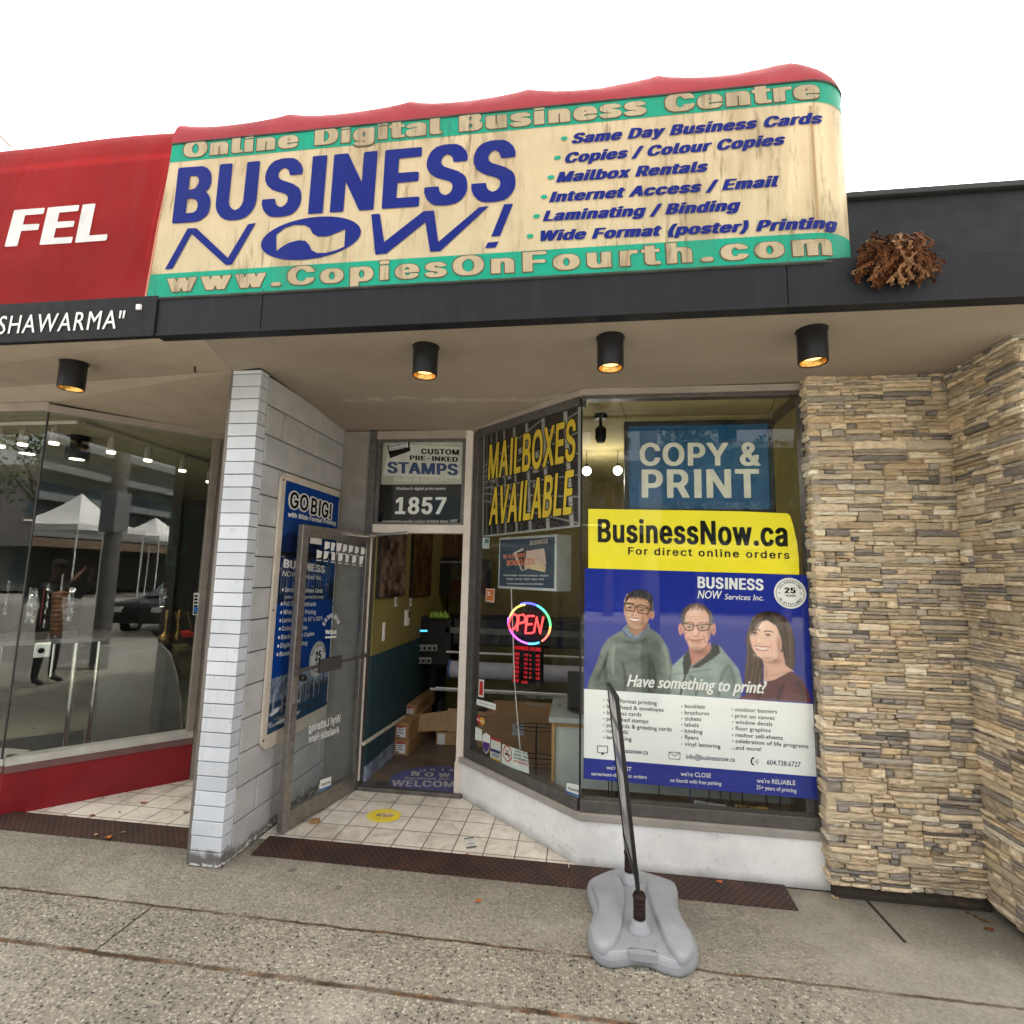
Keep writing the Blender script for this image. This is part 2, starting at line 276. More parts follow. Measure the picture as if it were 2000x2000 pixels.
# ---------------------------------------------------------------- materials
class N:
    """small node builder"""
    def __init__(s, name):
        s.m = bpy.data.materials.new(name); s.m.use_nodes = True; s.t = s.m.node_tree; s.n = s.t.nodes; s.l = s.t.links
        s.b = s.n['Principled BSDF']; s.o = s.n['Material Output']
        s.g = s.n.new('ShaderNodeNewGeometry').outputs['Position']
    def set(s, node, k, v):
        i = node.inputs[k]
        if isinstance(v, bpy.types.NodeSocket): s.l.new(v, i)
        else:
            try: i.default_value = v
            except Exception: i.default_value = (*v, 1.0)
    def math(s, op, a, b=0.0, c=None):
        n = s.n.new('ShaderNodeMath'); n.operation = op; s.set(n, 0, a); s.set(n, 1, b)
        if c is not None: s.set(n, 2, c)
        return n.outputs[0]
    def noise(s, scale, detail=4.0, rough=.55, vec=None, out='Fac', dist=0.0):
        n = s.n.new('ShaderNodeTexNoise'); s.set(n, 'Vector', vec or s.g); s.set(n, 'Scale', scale); s.set(n, 'Detail', detail); s.set(n, 'Roughness', rough); s.set(n, 'Distortion', dist)
        return n.outputs[out]
    def vor(s, scale, feature='F1', out='Distance', vec=None, rand=1.0):
        n = s.n.new('ShaderNodeTexVoronoi'); n.feature = feature; s.set(n, 'Vector', vec or s.g); s.set(n, 'Scale', scale); s.set(n, 'Randomness', rand)
        return n.outputs[out]
    def scale(s, v, vec=None):
        n = s.n.new('ShaderNodeVectorMath'); n.operation = 'MULTIPLY'; s.set(n, 0, vec or s.g); n.inputs[1].default_value = v
        return n.outputs[0]
    def ramp(s, fac, stops):
        n = s.n.new('ShaderNodeValToRGB'); e = n.color_ramp.elements; s.set(n, 0, fac)
        while len(e) < len(stops): e.new(.5)
        for k, (p, c) in enumerate(stops): e[k].position = p; e[k].color = (*c, 1) if len(c) == 3 else c
        return n.outputs[0]
    def map(s, v, a, b, c=0.0, d=1.0):
        n = s.n.new('ShaderNodeMapRange'); s.set(n, 0, v); s.set(n, 1, a); s.set(n, 2, b); s.set(n, 3, c); s.set(n, 4, d); return n.outputs[0]
    def mix(s, f, a, b, mode='MIX'):
        n = s.n.new('ShaderNodeMix'); n.data_type = 'RGBA'; n.blend_type = mode; s.set(n, 0, f); s.set(n, 6, a if isinstance(a, bpy.types.NodeSocket) else (*a, 1)); s.set(n, 7, b if isinstance(b, bpy.types.NodeSocket) else (*b, 1)); return n.outputs[2]
    def xyz(s, vec=None):
        n = s.n.new('ShaderNodeSeparateXYZ'); s.l.new(vec or s.g, n.inputs[0]); return n.outputs
    def comb(s, x, y, z=0.0):
        n = s.n.new('ShaderNodeCombineXYZ'); s.set(n, 0, x); s.set(n, 1, y); s.set(n, 2, z); return n.outputs[0]
    def attr(s, name):
        n = s.n.new('ShaderNodeAttribute'); n.attribute_name = name; return n.outputs['Color']
    def bump(s, h, strength=.3, dist=.01, normal=None):
        n = s.n.new('ShaderNodeBump'); s.set(n, 'Height', h); n.inputs['Strength'].default_value = strength; n.inputs['Distance'].default_value = dist
        if normal is not None: s.l.new(normal, n.inputs['Normal'])
        s.l.new(n.outputs[0], s.b.inputs['Normal']); return n.outputs[0]
    def done(s, color=None, rough=None, metal=None, **kw):
        if color is not None: s.set(s.b, 'Base Color', color)
        if rough is not None: s.set(s.b, 'Roughness', rough)
        if metal is not None: s.set(s.b, 'Metallic', metal)
        for k, v in kw.items(): s.set(s.b, k.replace('_', ' '), v)
        return s.m
_cache = {}
def plain(name, c, rough=.5, metal=0.0, var=.12, sc=9.0, bump=0.0, bsc=60.0, spec=.28):
    """one colour with gentle mottling, dirt and uneven gloss"""
    if name in _cache: return _cache[name]
    n = N(name)
    f = n.noise(sc, 5.0)
    lo = tuple(max(0, v * (1 - var)) for v in c); hi = tuple(min(1, v * (1 + var)) for v in c)
    cc = n.ramp(f, [(.3, lo), (.7, hi)])
    rr = n.map(n.noise(sc * 2.3, 3.0), .3, .7, max(.02, rough - .08), min(1, rough + .08))
    if bump: n.bump(n.noise(bsc, 4.0), bump, .004)
    _cache[name] = n.done(cc, rr, metal, Specular_IOR_Level=spec); return _cache[name]
def vcol(name, rough=.5, metal=0.0, coat=0.0):
    if name in _cache: return _cache[name]
    n = N(name); _cache[name] = n.done(n.attr('tint'), rough, metal, Coat_Weight=coat, Specular_IOR_Level=.12); return _cache[name]
def glow(name, c, e):
    if name in _cache: return _cache[name]
    n = N(name); _cache[name] = n.done(c, .5, 0.0, Emission_Color=(*c, 1), Emission_Strength=e); return _cache[name]
def glass(name, refl_ior=1.5, tint=(.93, .96, .95), boost=1.0):
    if name in _cache: return _cache[name]
    n = N(name); n.n.remove(n.b)
    lw = n.n.new('ShaderNodeLayerWeight'); lw.inputs[0].default_value = .5
    k = n.math('MINIMUM', n.math('MULTIPLY', n.math('ADD', .042, n.math('MULTIPLY', n.math('POWER', lw.outputs['Facing'], 5.0), .95)), boost), 1.0)
    t = n.n.new('ShaderNodeBsdfTransparent'); t.inputs[0].default_value = (*tint, 1)
    g = n.n.new('ShaderNodeBsdfGlossy'); g.inputs['Roughness'].default_value = 0.0; g.inputs[0].default_value = (1, 1, 1, 1)
    b = n.n.new('ShaderNodeBump'); n.l.new(n.noise(1.7, 1.0), b.inputs['Height']); b.inputs['Strength'].default_value = .02; b.inputs['Distance'].default_value = .02
    n.l.new(b.outputs[0], g.inputs['Normal'])
    mx = n.n.new('ShaderNodeMixShader'); n.l.new(k, mx.inputs[0]); n.l.new(t.outputs[0], mx.inputs[1]); n.l.new(g.outputs[0], mx.inputs[2])
    n.l.new(mx.outputs[0], n.o.inputs[0]); _cache[name] = n.m; return n.m

M_GLASS = glass('window glass', boost=.5, tint=(.97, .985, .98))
M_ALU = plain('brushed aluminium', (.34, .32, .30), .38, .85, .18, 25)
M_ALU_D = plain('dull bronze aluminium', (.13, .125, .12), .45, .55, .2, 20)
M_PUTTY = plain('putty grey painted frame', (.33, .29, .25), .5, 0, .12, 6)
M_WHITEP = plain('cream white painted post', (.66, .60, .54), .5, 0, .1, 5)
M_BLACK = plain('black satin paint', (.012, .012, .013), .4)
M_BLACKR = plain('black rubber', (.015, .015, .015), .75)
M_WHITE = plain('white print', (.78, .78, .76), .45, 0, .04)
M_INK = plain('black ink', (.006, .006, .006), .7, spec=.06)
M_CHROME = plain('chrome', (.7, .7, .7), .15, 1.0)
M_CARD = plain('cardboard', (.36, .21, .10), .8, 0, .1, 14)
M_CARDL = plain('light cardboard', (.42, .27, .14), .8, 0, .1, 14)

def m_soffit():
    n = N('taupe soffit plaster')
    big = n.noise(1.3, 6.0, .6); fine = n.noise(38, 4)
    c = n.ramp(big, [(.25, (.265, .22, .175)), (.75, (.35, .30, .24))])
    st = n.noise(1.0, 6.0, .7, n.scale((1.2, 7.0, 1.0)), dist=.6)
    c = n.mix(n.map(st, .60, .72, 0, .5), c, (.43, .385, .32))
    x, y, z = n.xyz(); fold = n.math('ABSOLUTE', n.math('SUBTRACT', n.math('ADD', y, n.math('MULTIPLY', n.noise(2.4, 6, .7), .34)), 3.62)); fk = n.math('MULTIPLY', n.map(fold, .035, .012, 0, .6), n.math('MULTIPLY', n.math('GREATER_THAN', x, -1.75), n.math('LESS_THAN', x, -.1)))
    c = n.mix(n.math('MULTIPLY', fk, n.map(n.noise(9, 5, .7), .40, .55, 0, 1)), c, (.50, .46, .39))
    cr = n.noise(2.0, 8.0, .75, n.scale((1.0, 5.0, 1.0)))
    c = n.mix(n.map(n.math('ABSOLUTE', n.math('SUBTRACT', cr, .47)), .002, .0, 0, .35), c, (.22, .17, .13))
    n.bump(n.math('ADD', n.math('MULTIPLY', fine, .35), st), .35, .01)
    return n.done(c, .75)
M_SOFFIT = m_soffit()

def m_fascia():
    n = N('charcoal sheet metal')
    x, y, z = n.xyz()
    streak = n.noise(1.0, 4.0, .6, n.scale((26, 1, 1.6)))
    big = n.noise(2.2, 4.0)
    c = n.ramp(big, [(.3, (.009, .010, .012)), (.7, (.015, .016, .019))])
    c = n.mix(n.map(streak, .55, .8, 0, .35), c, (.032, .035, .04))
    return n.done(c, n.map(big, .3, .7, .45, .6), .0, Specular_IOR_Level=.2)
M_FASCIA = m_fascia()
M_SIGNB = plain('black sign board', (.006, .006, .007), .6)

def m_pave():
    n = N('exposed aggregate concrete')
    x, y, z = n.xyz()
    wv_ = n.n.new('ShaderNodeVectorMath'); wv_.operation = 'ADD'; n.l.new(n.g, wv_.inputs[0]); n.l.new(n.scale((.012, .012, .0), n.noise(60, 2, out='Color')), wv_.inputs[1]); vc = n.vor(74, out='Color', vec=wv_.outputs[0]); vd = n.vor(74, out='Distance', vec=wv_.outputs[0])
    sp = n.n.new('ShaderNodeSeparateColor'); n.l.new(vc, sp.inputs[0])
    stone = n.ramp(sp.outputs[0], [(0, (.035, .034, .034)), (.18, (.15, .14, .13)), (.5, (.37, .34, .275)), (.8, (.47, .44, .36)), (1, (.58, .55, .47))])
    cement = n.ramp(n.noise(30, 4), [(.3, (.22, .205, .175)), (.7, (.34, .315, .27))])
    agg = n.mix(n.map(vd, .34, .52, 0, .9), stone, cement)
    big = n.noise(1.1, 5, .6)
    # toward the shops and on the right the surface is a smoother, trowelled cement
    wob = n.math('MULTIPLY', n.math('SUBTRACT', n.noise(2.2, 4), .5), .5)
    right = n.map(n.math('ADD', n.math('ADD', x, n.math('MULTIPLY', y, .55)), wob), 2.35, 2.75, 0, .88)
    front = n.map(n.math('ADD', y, n.math('MULTIPLY', wob, .25)), 2.56, 2.62, 0, .45)
    smooth = n.math('MAXIMUM', right, front)
    sm = n.ramp(n.noise(55, 5, .7), [(.25, (.20, .19, .165)), (.75, (.42, .40, .35))])
    c = n.mix(smooth, agg, sm)
    c = n.mix(n.map(big, .35, .7, 0, .35), c, (.30, .29, .25), 'MULTIPLY') if False else n.mix(1.0, c, n.ramp(big, [(.3, (.72, .72, .70)), (.7, (1.06, 1.05, 1.0))]), 'MULTIPLY')
    # grime near the walls
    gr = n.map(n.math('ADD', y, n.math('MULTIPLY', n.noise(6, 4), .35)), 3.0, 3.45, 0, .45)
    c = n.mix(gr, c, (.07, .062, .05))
    # joints filled with moss and rusty needles
    jn = n.math('MULTIPLY', n.math('SUBTRACT', n.noise(5.0, 6, .7), .5), .035)
    moss = n.ramp(n.noise(7, 5, .7), [(.36, (.035, .028, .020)), (.54, (.09, .058, .034)), (.68, (.26, .125, .055)), (.8, (.30, .24, .15))])
    yy = n.math('ADD', y, jn)
    for pos, wd in ((2.585, .011), (2.255, .017), (1.6, .014)):
        d = n.math('ABSOLUTE', n.math('SUBTRACT', yy, pos)); k = n.map(d, wd, wd * .45, 0, 1)
        k = n.math('MULTIPLY', k, n.map(n.noise(3.3, 5), .32, .5, .35, 1))
        c = n.mix(k, c, moss)
    # short cross joints between the two long ones
    inb = n.math('MULTIPLY', n.math('GREATER_THAN', y, 2.255), n.math('LESS_THAN', y, 2.585))
    for px_ in (-2.155, 1.9):
        d = n.math('ABSOLUTE', n.math('SUBTRACT', n.math('ADD', x, n.math('MULTIPLY', jn, .3)), px_)); k = n.math('MULTIPLY', n.map(d, .008, .003, 0, .9), inb)
        c = n.mix(k, c, (.03, .028, .024))
    low = n.math('LESS_THAN', y, 2.255)
    d = n.math('ABSOLUTE', n.math('SUBTRACT', n.math('ADD', x, jn), -1.33)); c = n.mix(n.math('MULTIPLY', n.map(d, .007, .003, 0, .6), low), c, (.09, .06, .045))
    gum = n.vor(2.6, out='Distance'); c = n.mix(n.math('MULTIPLY', n.map(gum, .075, .05, 0, .6), n.map(n.noise(11, 3), .42, .5, .3, 1)), c, (.06, .055, .048))
    sta = n.noise(.9, 6, .7, n.scale((1, 2.2, 1))); c = n.mix(n.map(sta, .52, .66, 0, .28), c, (.13, .12, .10))
    pal = n.noise(1.7, 5, .65); c = n.mix(n.map(pal, .52, .70, 0, .4), c, (.50, .475, .41))
    # white chips and drops
    ch = n.vor(5.0, out='Distance'); c = n.mix(n.map(ch, .035, .022, 0, .8), c, (.6, .58, .53))
    # saw cut running from the stone wall
    k = n.math('ABSOLUTE', n.math('SUBTRACT', n.math('ADD', x, n.math('MULTIPLY', y, .02)), 1.62))
    k = n.math('MULTIPLY', n.map(k, .012, .006, 0, 1), n.math('GREATER_THAN', y, 2.93))
    c = n.mix(k, c, (.03, .027, .023))
    h = n.math('ADD', n.math('MULTIPLY', n.math('SUBTRACT', 1.0, n.math('MULTIPLY', vd, 1.6)), n.math('SUBTRACT', 1.0, smooth)), n.math('MULTIPLY', n.noise(60, 4), .6))
    n.bump(h, .8, .006)
    return n.done(c, .85, Specular_IOR_Level=.2)
M_PAVE = m_pave()

def m_tile():
    n = N('beige stone-look floor tile')
    x, y, z = n.xyz()
    a = 0.0
    xr = n.math('ADD', n.math('MULTIPLY', x, math.cos(a)), n.math('MULTIPLY', y, -math.sin(a)))
    yr = n.math('ADD', y, n.math('MULTIPLY', x, TILE_SKEW))
    TX, TY = .196, .19
    fx = n.math('FRACT', n.math('ADD', n.math('DIVIDE', n.math('ADD', xr, 20 * TX + TILE_OX), TX), 0.0)); fy = n.math('FRACT', n.math('DIVIDE', n.math('ADD', yr, TILE_OY), TY))
    ex = n.math('MINIMUM', fx, n.math('SUBTRACT', 1.0, fx)); ey = n.math('MINIMUM', fy, n.math('SUBTRACT', 1.0, fy))
    e = n.math('MINIMUM', ex, ey)
    ix = n.math('FLOOR', n.math('DIVIDE', n.math('ADD', xr, 20 * TX + TILE_OX), TX)); iy = n.math('FLOOR', n.math('DIVIDE', n.math('ADD', yr, TILE_OY), TY))
    wn = n.n.new('ShaderNodeTexWhiteNoise'); n.l.new(n.comb(ix, iy), wn.inputs[0])
    f = n.math('ADD', n.math('MULTIPLY', n.noise(9, 6, .65, dist=.8), .85), n.math('MULTIPLY', wn.outputs[0], .15))
    c = n.ramp(f, [(.32, (.52, .48, .41)), (.5, (.72, .68, .60)), (.68, (.82, .79, .72))])
    c = n.mix(n.map(n.noise(22, 5, .7), .58, .72, 0, .5), c, (.30, .27, .22))
    c = n.mix(n.map(e, .012, .026, .85, 0), c, (.06, .05, .04))
    dirt = n.map(n.noise(2.5, 5), .45, .75, 0, .3); c = n.mix(dirt, c, (.24, .22, .18))
    n.bump(n.map(e, .012, .035, 0, 1), .5, .004)
    return n.done(c, .55)
TILE_SKEW, TILE_OX, TILE_OY = 0.0, -.001, .065
M_TILE = m_tile()

def m_plate():
    n = N('rusty chequer plate')
    x, y, z = n.xyz()
    # alternating raised lozenges
    s = 34.0
    u = n.math('MULTIPLY', n.math('ADD', x, y), s * .7071); v = n.math('MULTIPLY', n.math('SUBTRACT', x, y), s * .7071)
    fu = n.math('FLOOR', u); fv = n.math('FLOOR', v)
    chk = n.math('MODULO', n.math('ABSOLUTE', n.math('ADD', fu, fv)), 2.0)
    pu = n.math('SUBTRACT', n.math('FRACT', u), .5); pv = n.math('SUBTRACT', n.math('FRACT', v), .5)
    pu = n.math('ADD', pu, 0.0); 
    def loz(a, b): return n.math('ADD', n.math('POWER', n.math('DIVIDE', a, .46), 2.0), n.math('POWER', n.math('DIVIDE', b, .16), 2.0))
    a = loz(pu, pv); b = loz(pv, pu)
    d = n.math('ADD', n.math('MULTIPLY', a, chk), n.math('MULTIPLY', b, n.math('SUBTRACT', 1.0, chk)))
    hgt = n.map(d, .7, 1.1, 1, 0)
    c = n.ramp(n.noise(5, 6, .65), [(.3, (.030, .020, .017)), (.5, (.075, .036, .026)), (.72, (.15, .055, .033))])
    c = n.mix(hgt, n.mix(.6, c, (.015, .012, .011)), n.mix(.25, c, (.13, .085, .07)))
    c = n.mix(n.map(n.vor(14), .12, .06, 0, .7), c, (.45, .40, .34)) if False else c
    n.bump(hgt, .8, .004)
    return n.done(c, .6, .25)
M_PLATE = m_plate()

def m_concrete(name, c0, c1, chips=.35):
    n = N(name)
    f = n.noise(4.5, 7, .65); g = n.noise(26, 6, .7)
    c = n.ramp(f, [(.3, c0), (.7, c1)])
    c = n.mix(n.map(g, .60, .68, 0, chips), c, (.16, .15, .14))
    st = n.noise(3, 6, .7, n.scale((1, 1, 3.5))); c = n.mix(n.map(st, .58, .72, 0, .35), c, (.30, .29, .27))
    x, y, z = n.xyz()
    c = n.mix(n.map(n.math('ADD', z, n.math('MULTIPLY', n.noise(8, 5), .07)), .10, .035, 0, .6), c, (.10, .09, .075))
    n.bump(n.math('ADD', n.math('MULTIPLY', g, .8), f), .45, .008)
    return n.done(c, .8)
M_CONC = m_concrete('worn white painted concrete', (.72, .73, .73), (.88, .885, .88))
M_SILL = m_concrete('grey concrete sill', (.26, .245, .225), (.36, .34, .31), .2)
def m_block():
    n = N('painted block wall')
    f = n.noise(5, 6, .6); g = n.noise(45, 5, .7)
    c = n.ramp(f, [(.3, (.40, .405, .41)), (.7, (.52, .525, .53))])
    c = n.mix(n.map(g, .64, .70, 0, .6), c, (.17, .16, .15))
    x, y, z = n.xyz()
    edge = n.math('ADD', z, n.math('MULTIPLY', n.noise(12, 6, .7), .16)); c = n.mix(n.map(edge, .155, .12, 0, .85), c, (.12, .105, .09))
    c = n.mix(n.math('MULTIPLY', n.map(edge, .115, .10, 0, 1), n.map(n.noise(30, 5), .46, .54, 0, 1)), c, (.66, .65, .62))
    n.bump(n.math('ADD', n.math('MULTIPLY', g, .8), f), .4, .006)
    return n.done(c, .7)
M_BLOCK = m_block()
def m_glazed():
    n = N('glazed white facing brick')
    f = n.noise(3.5, 5); sp = n.noise(60, 3)
    c = n.ramp(f, [(.3, (.57, .61, .67)), (.7, (.67, .71, .77))])
    x, y, z = n.xyz()
    edge = n.math('ADD', z, n.math('MULTIPLY', n.noise(14, 6, .7), .12)); c = n.mix(n.map(edge, .155, .12, 0, .9), c, (.10, .09, .08))
    c = n.mix(n.math('MULTIPLY', n.map(edge, .09, .08, 0, 1), n.map(n.noise(30, 5), .42, .5, 0, 1)), c, (.72, .71, .69))
    c = n.mix(1.0, c, n.attr('tint'), 'MULTIPLY')
    c = n.mix(n.map(n.noise(18, 6, .75), .62, .66, 0, .7), c, (.33, .32, .31)); dr = n.noise(1, 4, .6, n.scale((30, 30, 1.4))); c = n.mix(n.map(dr, .55, .75, 0, .3), c, (.36, .36, .36))
    n.bump(n.math('ADD', sp, n.math('MULTIPLY', n.noise(9, 3), 2.0)), .18, .004)
    return n.done(c, n.map(f, .3, .7, .3, .45))
M_GLAZED = m_glazed()
def m_stone():
    n = N('stacked ledge stone')
    t = n.attr('tint')
    g = n.noise(26, 7, .68, n.scale((1, 1, 2.2))); h = n.noise(7, 4)
    c = n.mix(1.0, t, n.ramp(g, [(.28, (.62, .60, .58)), (.72, (1.12, 1.12, 1.1))]), 'MULTIPLY')
    c = n.mix(n.map(h, .55, .8, 0, .3), c, (.46, .35, .20))
    n.bump(n.math('ADD', n.math('MULTIPLY', n.noise(70, 5, .7), .4), g), .8, .012)
    return n.done(c, .85)
M_STONE = m_stone()
def m_fabric(name, c, trans=.35):
    n = N(name)
    f = n.noise(2.2, 5); wv = n.noise(420, 2)
    x, y, z = n.xyz()
    st = n.noise(1, 4, .6, n.scale((9, 1, .8)))
    cc = n.ramp(f, [(.3, tuple(v * .88 for v in c)), (.7, tuple(min(1, v * 1.1) for v in c))])
    cc = n.mix(n.map(st, .55, .8, 0, .22), cc, tuple(v * .55 + .05 for v in c))
    tr = n.n.new('ShaderNodeBsdfTranslucent'); n.l.new(cc, tr.inputs[0])
    mx = n.n.new('ShaderNodeMixShader'); mx.inputs[0].default_value = trans
    fo = n.noise(1, 3, .5, n.scale((2.2, 1, 1.2)), dist=1.2); n.bump(n.math('ADD', n.math('MULTIPLY', wv, .03), fo), .55, .06)
    cc = n.mix(n.map(n.noise(1, 4, .6, n.scale((1.1, 1, 2.4)), dist=.8), .5, .72, 0, .35), cc, tuple(min(1, v * 1.35 + .02) for v in c))
    n.l.new(cc, tr.inputs[0])
    n.done(cc, .65, Specular_IOR_Level=.12)
    n.l.new(n.b.outputs[0], mx.inputs[1]); n.l.new(tr.outputs[0], mx.inputs[2]); n.l.new(mx.outputs[0], n.o.inputs[0])
    return n.m
M_RED = m_fabric('red awning canvas', (.30, .016, .016), .28)
M_REDTOP = m_fabric('faded red awning canvas', (.36, .055, .066), .22)
def m_signface(name, c, grime=(.30, .19, .08), amt=.75, trans=.12):
    n = N(name)
    x, y, z = n.xyz()
    st = n.noise(1, 5, .6, n.scale((7, 3, 1.1))); st2 = n.noise(1, 5, .65, n.scale((34, 14, 4.5))); f = n.noise(2.5, 5)
    cc = n.ramp(f, [(.3, tuple(v * .92 for v in c)), (.7, tuple(min(1, v * 1.06) for v in c))])
    g2 = tuple(c[i] * .45 + grime[i] * .55 for i in range(3))
    patch = n.math('MAXIMUM', n.map(n.noise(2.6, 5), .42, .60, .1, 1), n.map(x, -.1, .35, 0, .85))
    cc = n.mix(n.math('MULTIPLY', n.map(st, .42, .66, 0, amt), patch), cc, g2)
    cc = n.mix(n.math('MULTIPLY', n.map(st2, .53, .68, 0, amt), patch), cc, tuple(v * .6 for v in g2))
    tr = n.n.new('ShaderNodeBsdfTranslucent'); n.l.new(cc, tr.inputs[0])
    mx = n.n.new('ShaderNodeMixShader'); mx.inputs[0].default_value = trans
    n.bump(n.noise(3, 3), .2, .02)
    n.done(cc, .45, Specular_IOR_Level=.12); n.l.new(n.b.outputs[0], mx.inputs[1]); n.l.new(tr.outputs[0], mx.inputs[2]); n.l.new(mx.outputs[0], n.o.inputs[0])
    return n.m
M_CREAM = m_signface('weathered cream vinyl', (.63, .53, .34), (.24, .16, .075), amt=.9)
M_TEAL = m_signface('weathered teal vinyl', (.012, .36, .235), (.10, .17, .09), .5)
M_BLUE = m_signface('faded blue vinyl', (.006, .018, .20), (.05, .05, .16), .3)
M_LET = m_signface('stained cream letter vinyl', (.52, .43, .28), (.20, .13, .07), .9)

FB[73] = (96, [[125100, 171100, 171300, 125300]])      # a plain capital I
# ---------------------------------------------------------------- lettering and printed pictures
_gl = {}
def glyph(ch):
    if ch not in _gl:
        d = FB.get(ord(ch))
        _gl[ch] = (.42, []) if d is None else (d[0] / 200, [np.array([(v // 1000 - 100, v % 1000 - 100) for v in l]) / 200 for l in d[1]])
    return _gl[ch]
def fill2d(loops):
    cu = bpy.data.curves.new('outline', 'CURVE'); cu.dimensions = '2D'; cu.fill_mode = 'BOTH'
    for l in loops:
        sp = cu.splines.new('POLY'); sp.points.add(len(l) - 1)
        sp.points.foreach_set('co', np.c_[l, np.zeros(len(l)), np.ones(len(l))].astype(np.float32).ravel()); sp.use_cyclic_u = True
    o = bpy.data.objects.new('outline', cu); me = o.to_mesh()
    v = np.array([p.co[:2] for p in me.vertices]) if len(me.vertices) else np.zeros((0, 2)); f = [tuple(p.vertices) for p in me.polygons]
    o.to_mesh_clear(); bpy.data.objects.remove(o); bpy.data.curves.remove(cu)
    return v, f
_tx = {}
def layout(s, face='B', track=0.0):
    k = (s, face, track)
    if k in _tx: return _tx[k]
    if face == 'R':      # the built-in font
        cu = bpy.data.curves.new('outline', 'FONT'); cu.body = s; cu.resolution_u = 3; cu.space_character = 1 + track; cu.offset = 0.0 if 'M' in s else .008
        o = bpy.data.objects.new('outline', cu); col.objects.link(o); bpy.context.view_layer.update(); me = o.to_mesh()
        V = np.array([p.co[:2] for p in me.vertices]) / .69; F = [tuple(p.vertices) for p in me.polygons]
        o.to_mesh_clear(); bpy.data.objects.remove(o); bpy.data.curves.remove(cu); _tx[k] = (V, F); return _tx[k]
    x = 0.0; V = []; F = []
    for ch in s:
        adv, loops = glyph(ch)
        if loops:
            v, f = fill2d(loops); b = sum(len(q) for q in V)
            V.append(v + np.array([x, 0])); F += [tuple(b + i for i in q) for q in f]
        x += adv + track
    V = np.concatenate(V) if V else np.zeros((0, 2))
    _tx[k] = (V, F); return _tx[k]
def text_ab(mb, pl, s, bl, br, tl, face='B', lift=.002, track=0.0, heavy=0.0, mapf=None):
    """letters on plane pl: ink from bl to br on the baseline, capital height bl->tl"""
    V, F = layout(s, face, track)
    bl, br, tl = (np.array(q, float) for q in (bl, br, tl))
    x0, x1 = V[:, 0].min(), V[:, 0].max(); mp = mapf or pl.P
    mb.marks = True; k = 0
    for dx in ((0.0,) if not heavy else (-heavy, 0.0, heavy)):
        W = x1 - x0 + 2 * heavy
        pts = [mp(*(bl + (br - bl) * ((v[0] - x0 + heavy + dx) / W) + (tl - bl) * v[1]), lift + k * .00025) for v in V]
        mb.add(pts, F); k += 1
def text(mb, pl, s, p0, p1, pt, **kw): text_ab(mb, pl, s, pl.px(*p0), pl.px(*p1), pl.px(*pt), **kw)
def line(mb, pl, s, x0, y0, x1, y1, h, slant=0.0, **kw): text(mb, pl, s, (x0, y0), (x1, y1), (x0 + slant, y0 - h), **kw)
def pts_px(pl, pts): return [tuple(pl.px(*p)) for p in pts]
def ell(c, rx, ry, n=28, rot=0.0, a0=0, a1=2 * math.pi):
    return [(c[0] + rx * math.cos(t) * math.cos(rot) - ry * math.sin(t) * math.sin(rot), c[1] + rx * math.cos(t) * math.sin(rot) + ry * math.sin(t) * math.cos(rot)) for t in np.linspace(a0, a1, n, endpoint=abs(a1 - a0) < 6.28)]
def stroke(mb, pl, pts, wd, lift, mapf=None):
    """thin flat line along (a,b) points"""
    mp = mapf or pl.P
    for p, q in zip(pts[:-1], pts[1:]):
        p = np.array(p); q = np.array(q); d = q - p; L = np.linalg.norm(d)
        if L < 1e-9: continue
        e = np.array([-d[1], d[0]]) / L * wd / 2
        mb.add([mp(*(p - e), lift), mp(*(q - e), lift), mp(*(q + e), lift), mp(*(p + e), lift)], [(0, 1, 2, 3)])
def arc_text(mb, pl, s, c, r, h, deg0, deg1, face='B', lift=.003, inward=False):
    """letters round a circle of centre c (plane units), deg measured clockwise from the top"""
    n = len(s)
    for i, ch in enumerate(s):
        if ch == ' ': continue
        t = R_(deg0 + (deg1 - deg0) * (i + .5) / n); d = np.array([math.sin(t), math.cos(t)])
        V, F = layout(ch, face); wv = V[:, 0].max() - V[:, 0].min()
        up = d if not inward else -d; rt = np.array([up[1], -up[0]])
        o = np.array(c) + d * r - rt * (wv * h / 2) - (up * 0 if not inward else up * 0)
        mb.add([pl.P(*(o + rt * (v[0] - V[:, 0].min()) * h + up * v[1] * h), lift) for v in V], F)

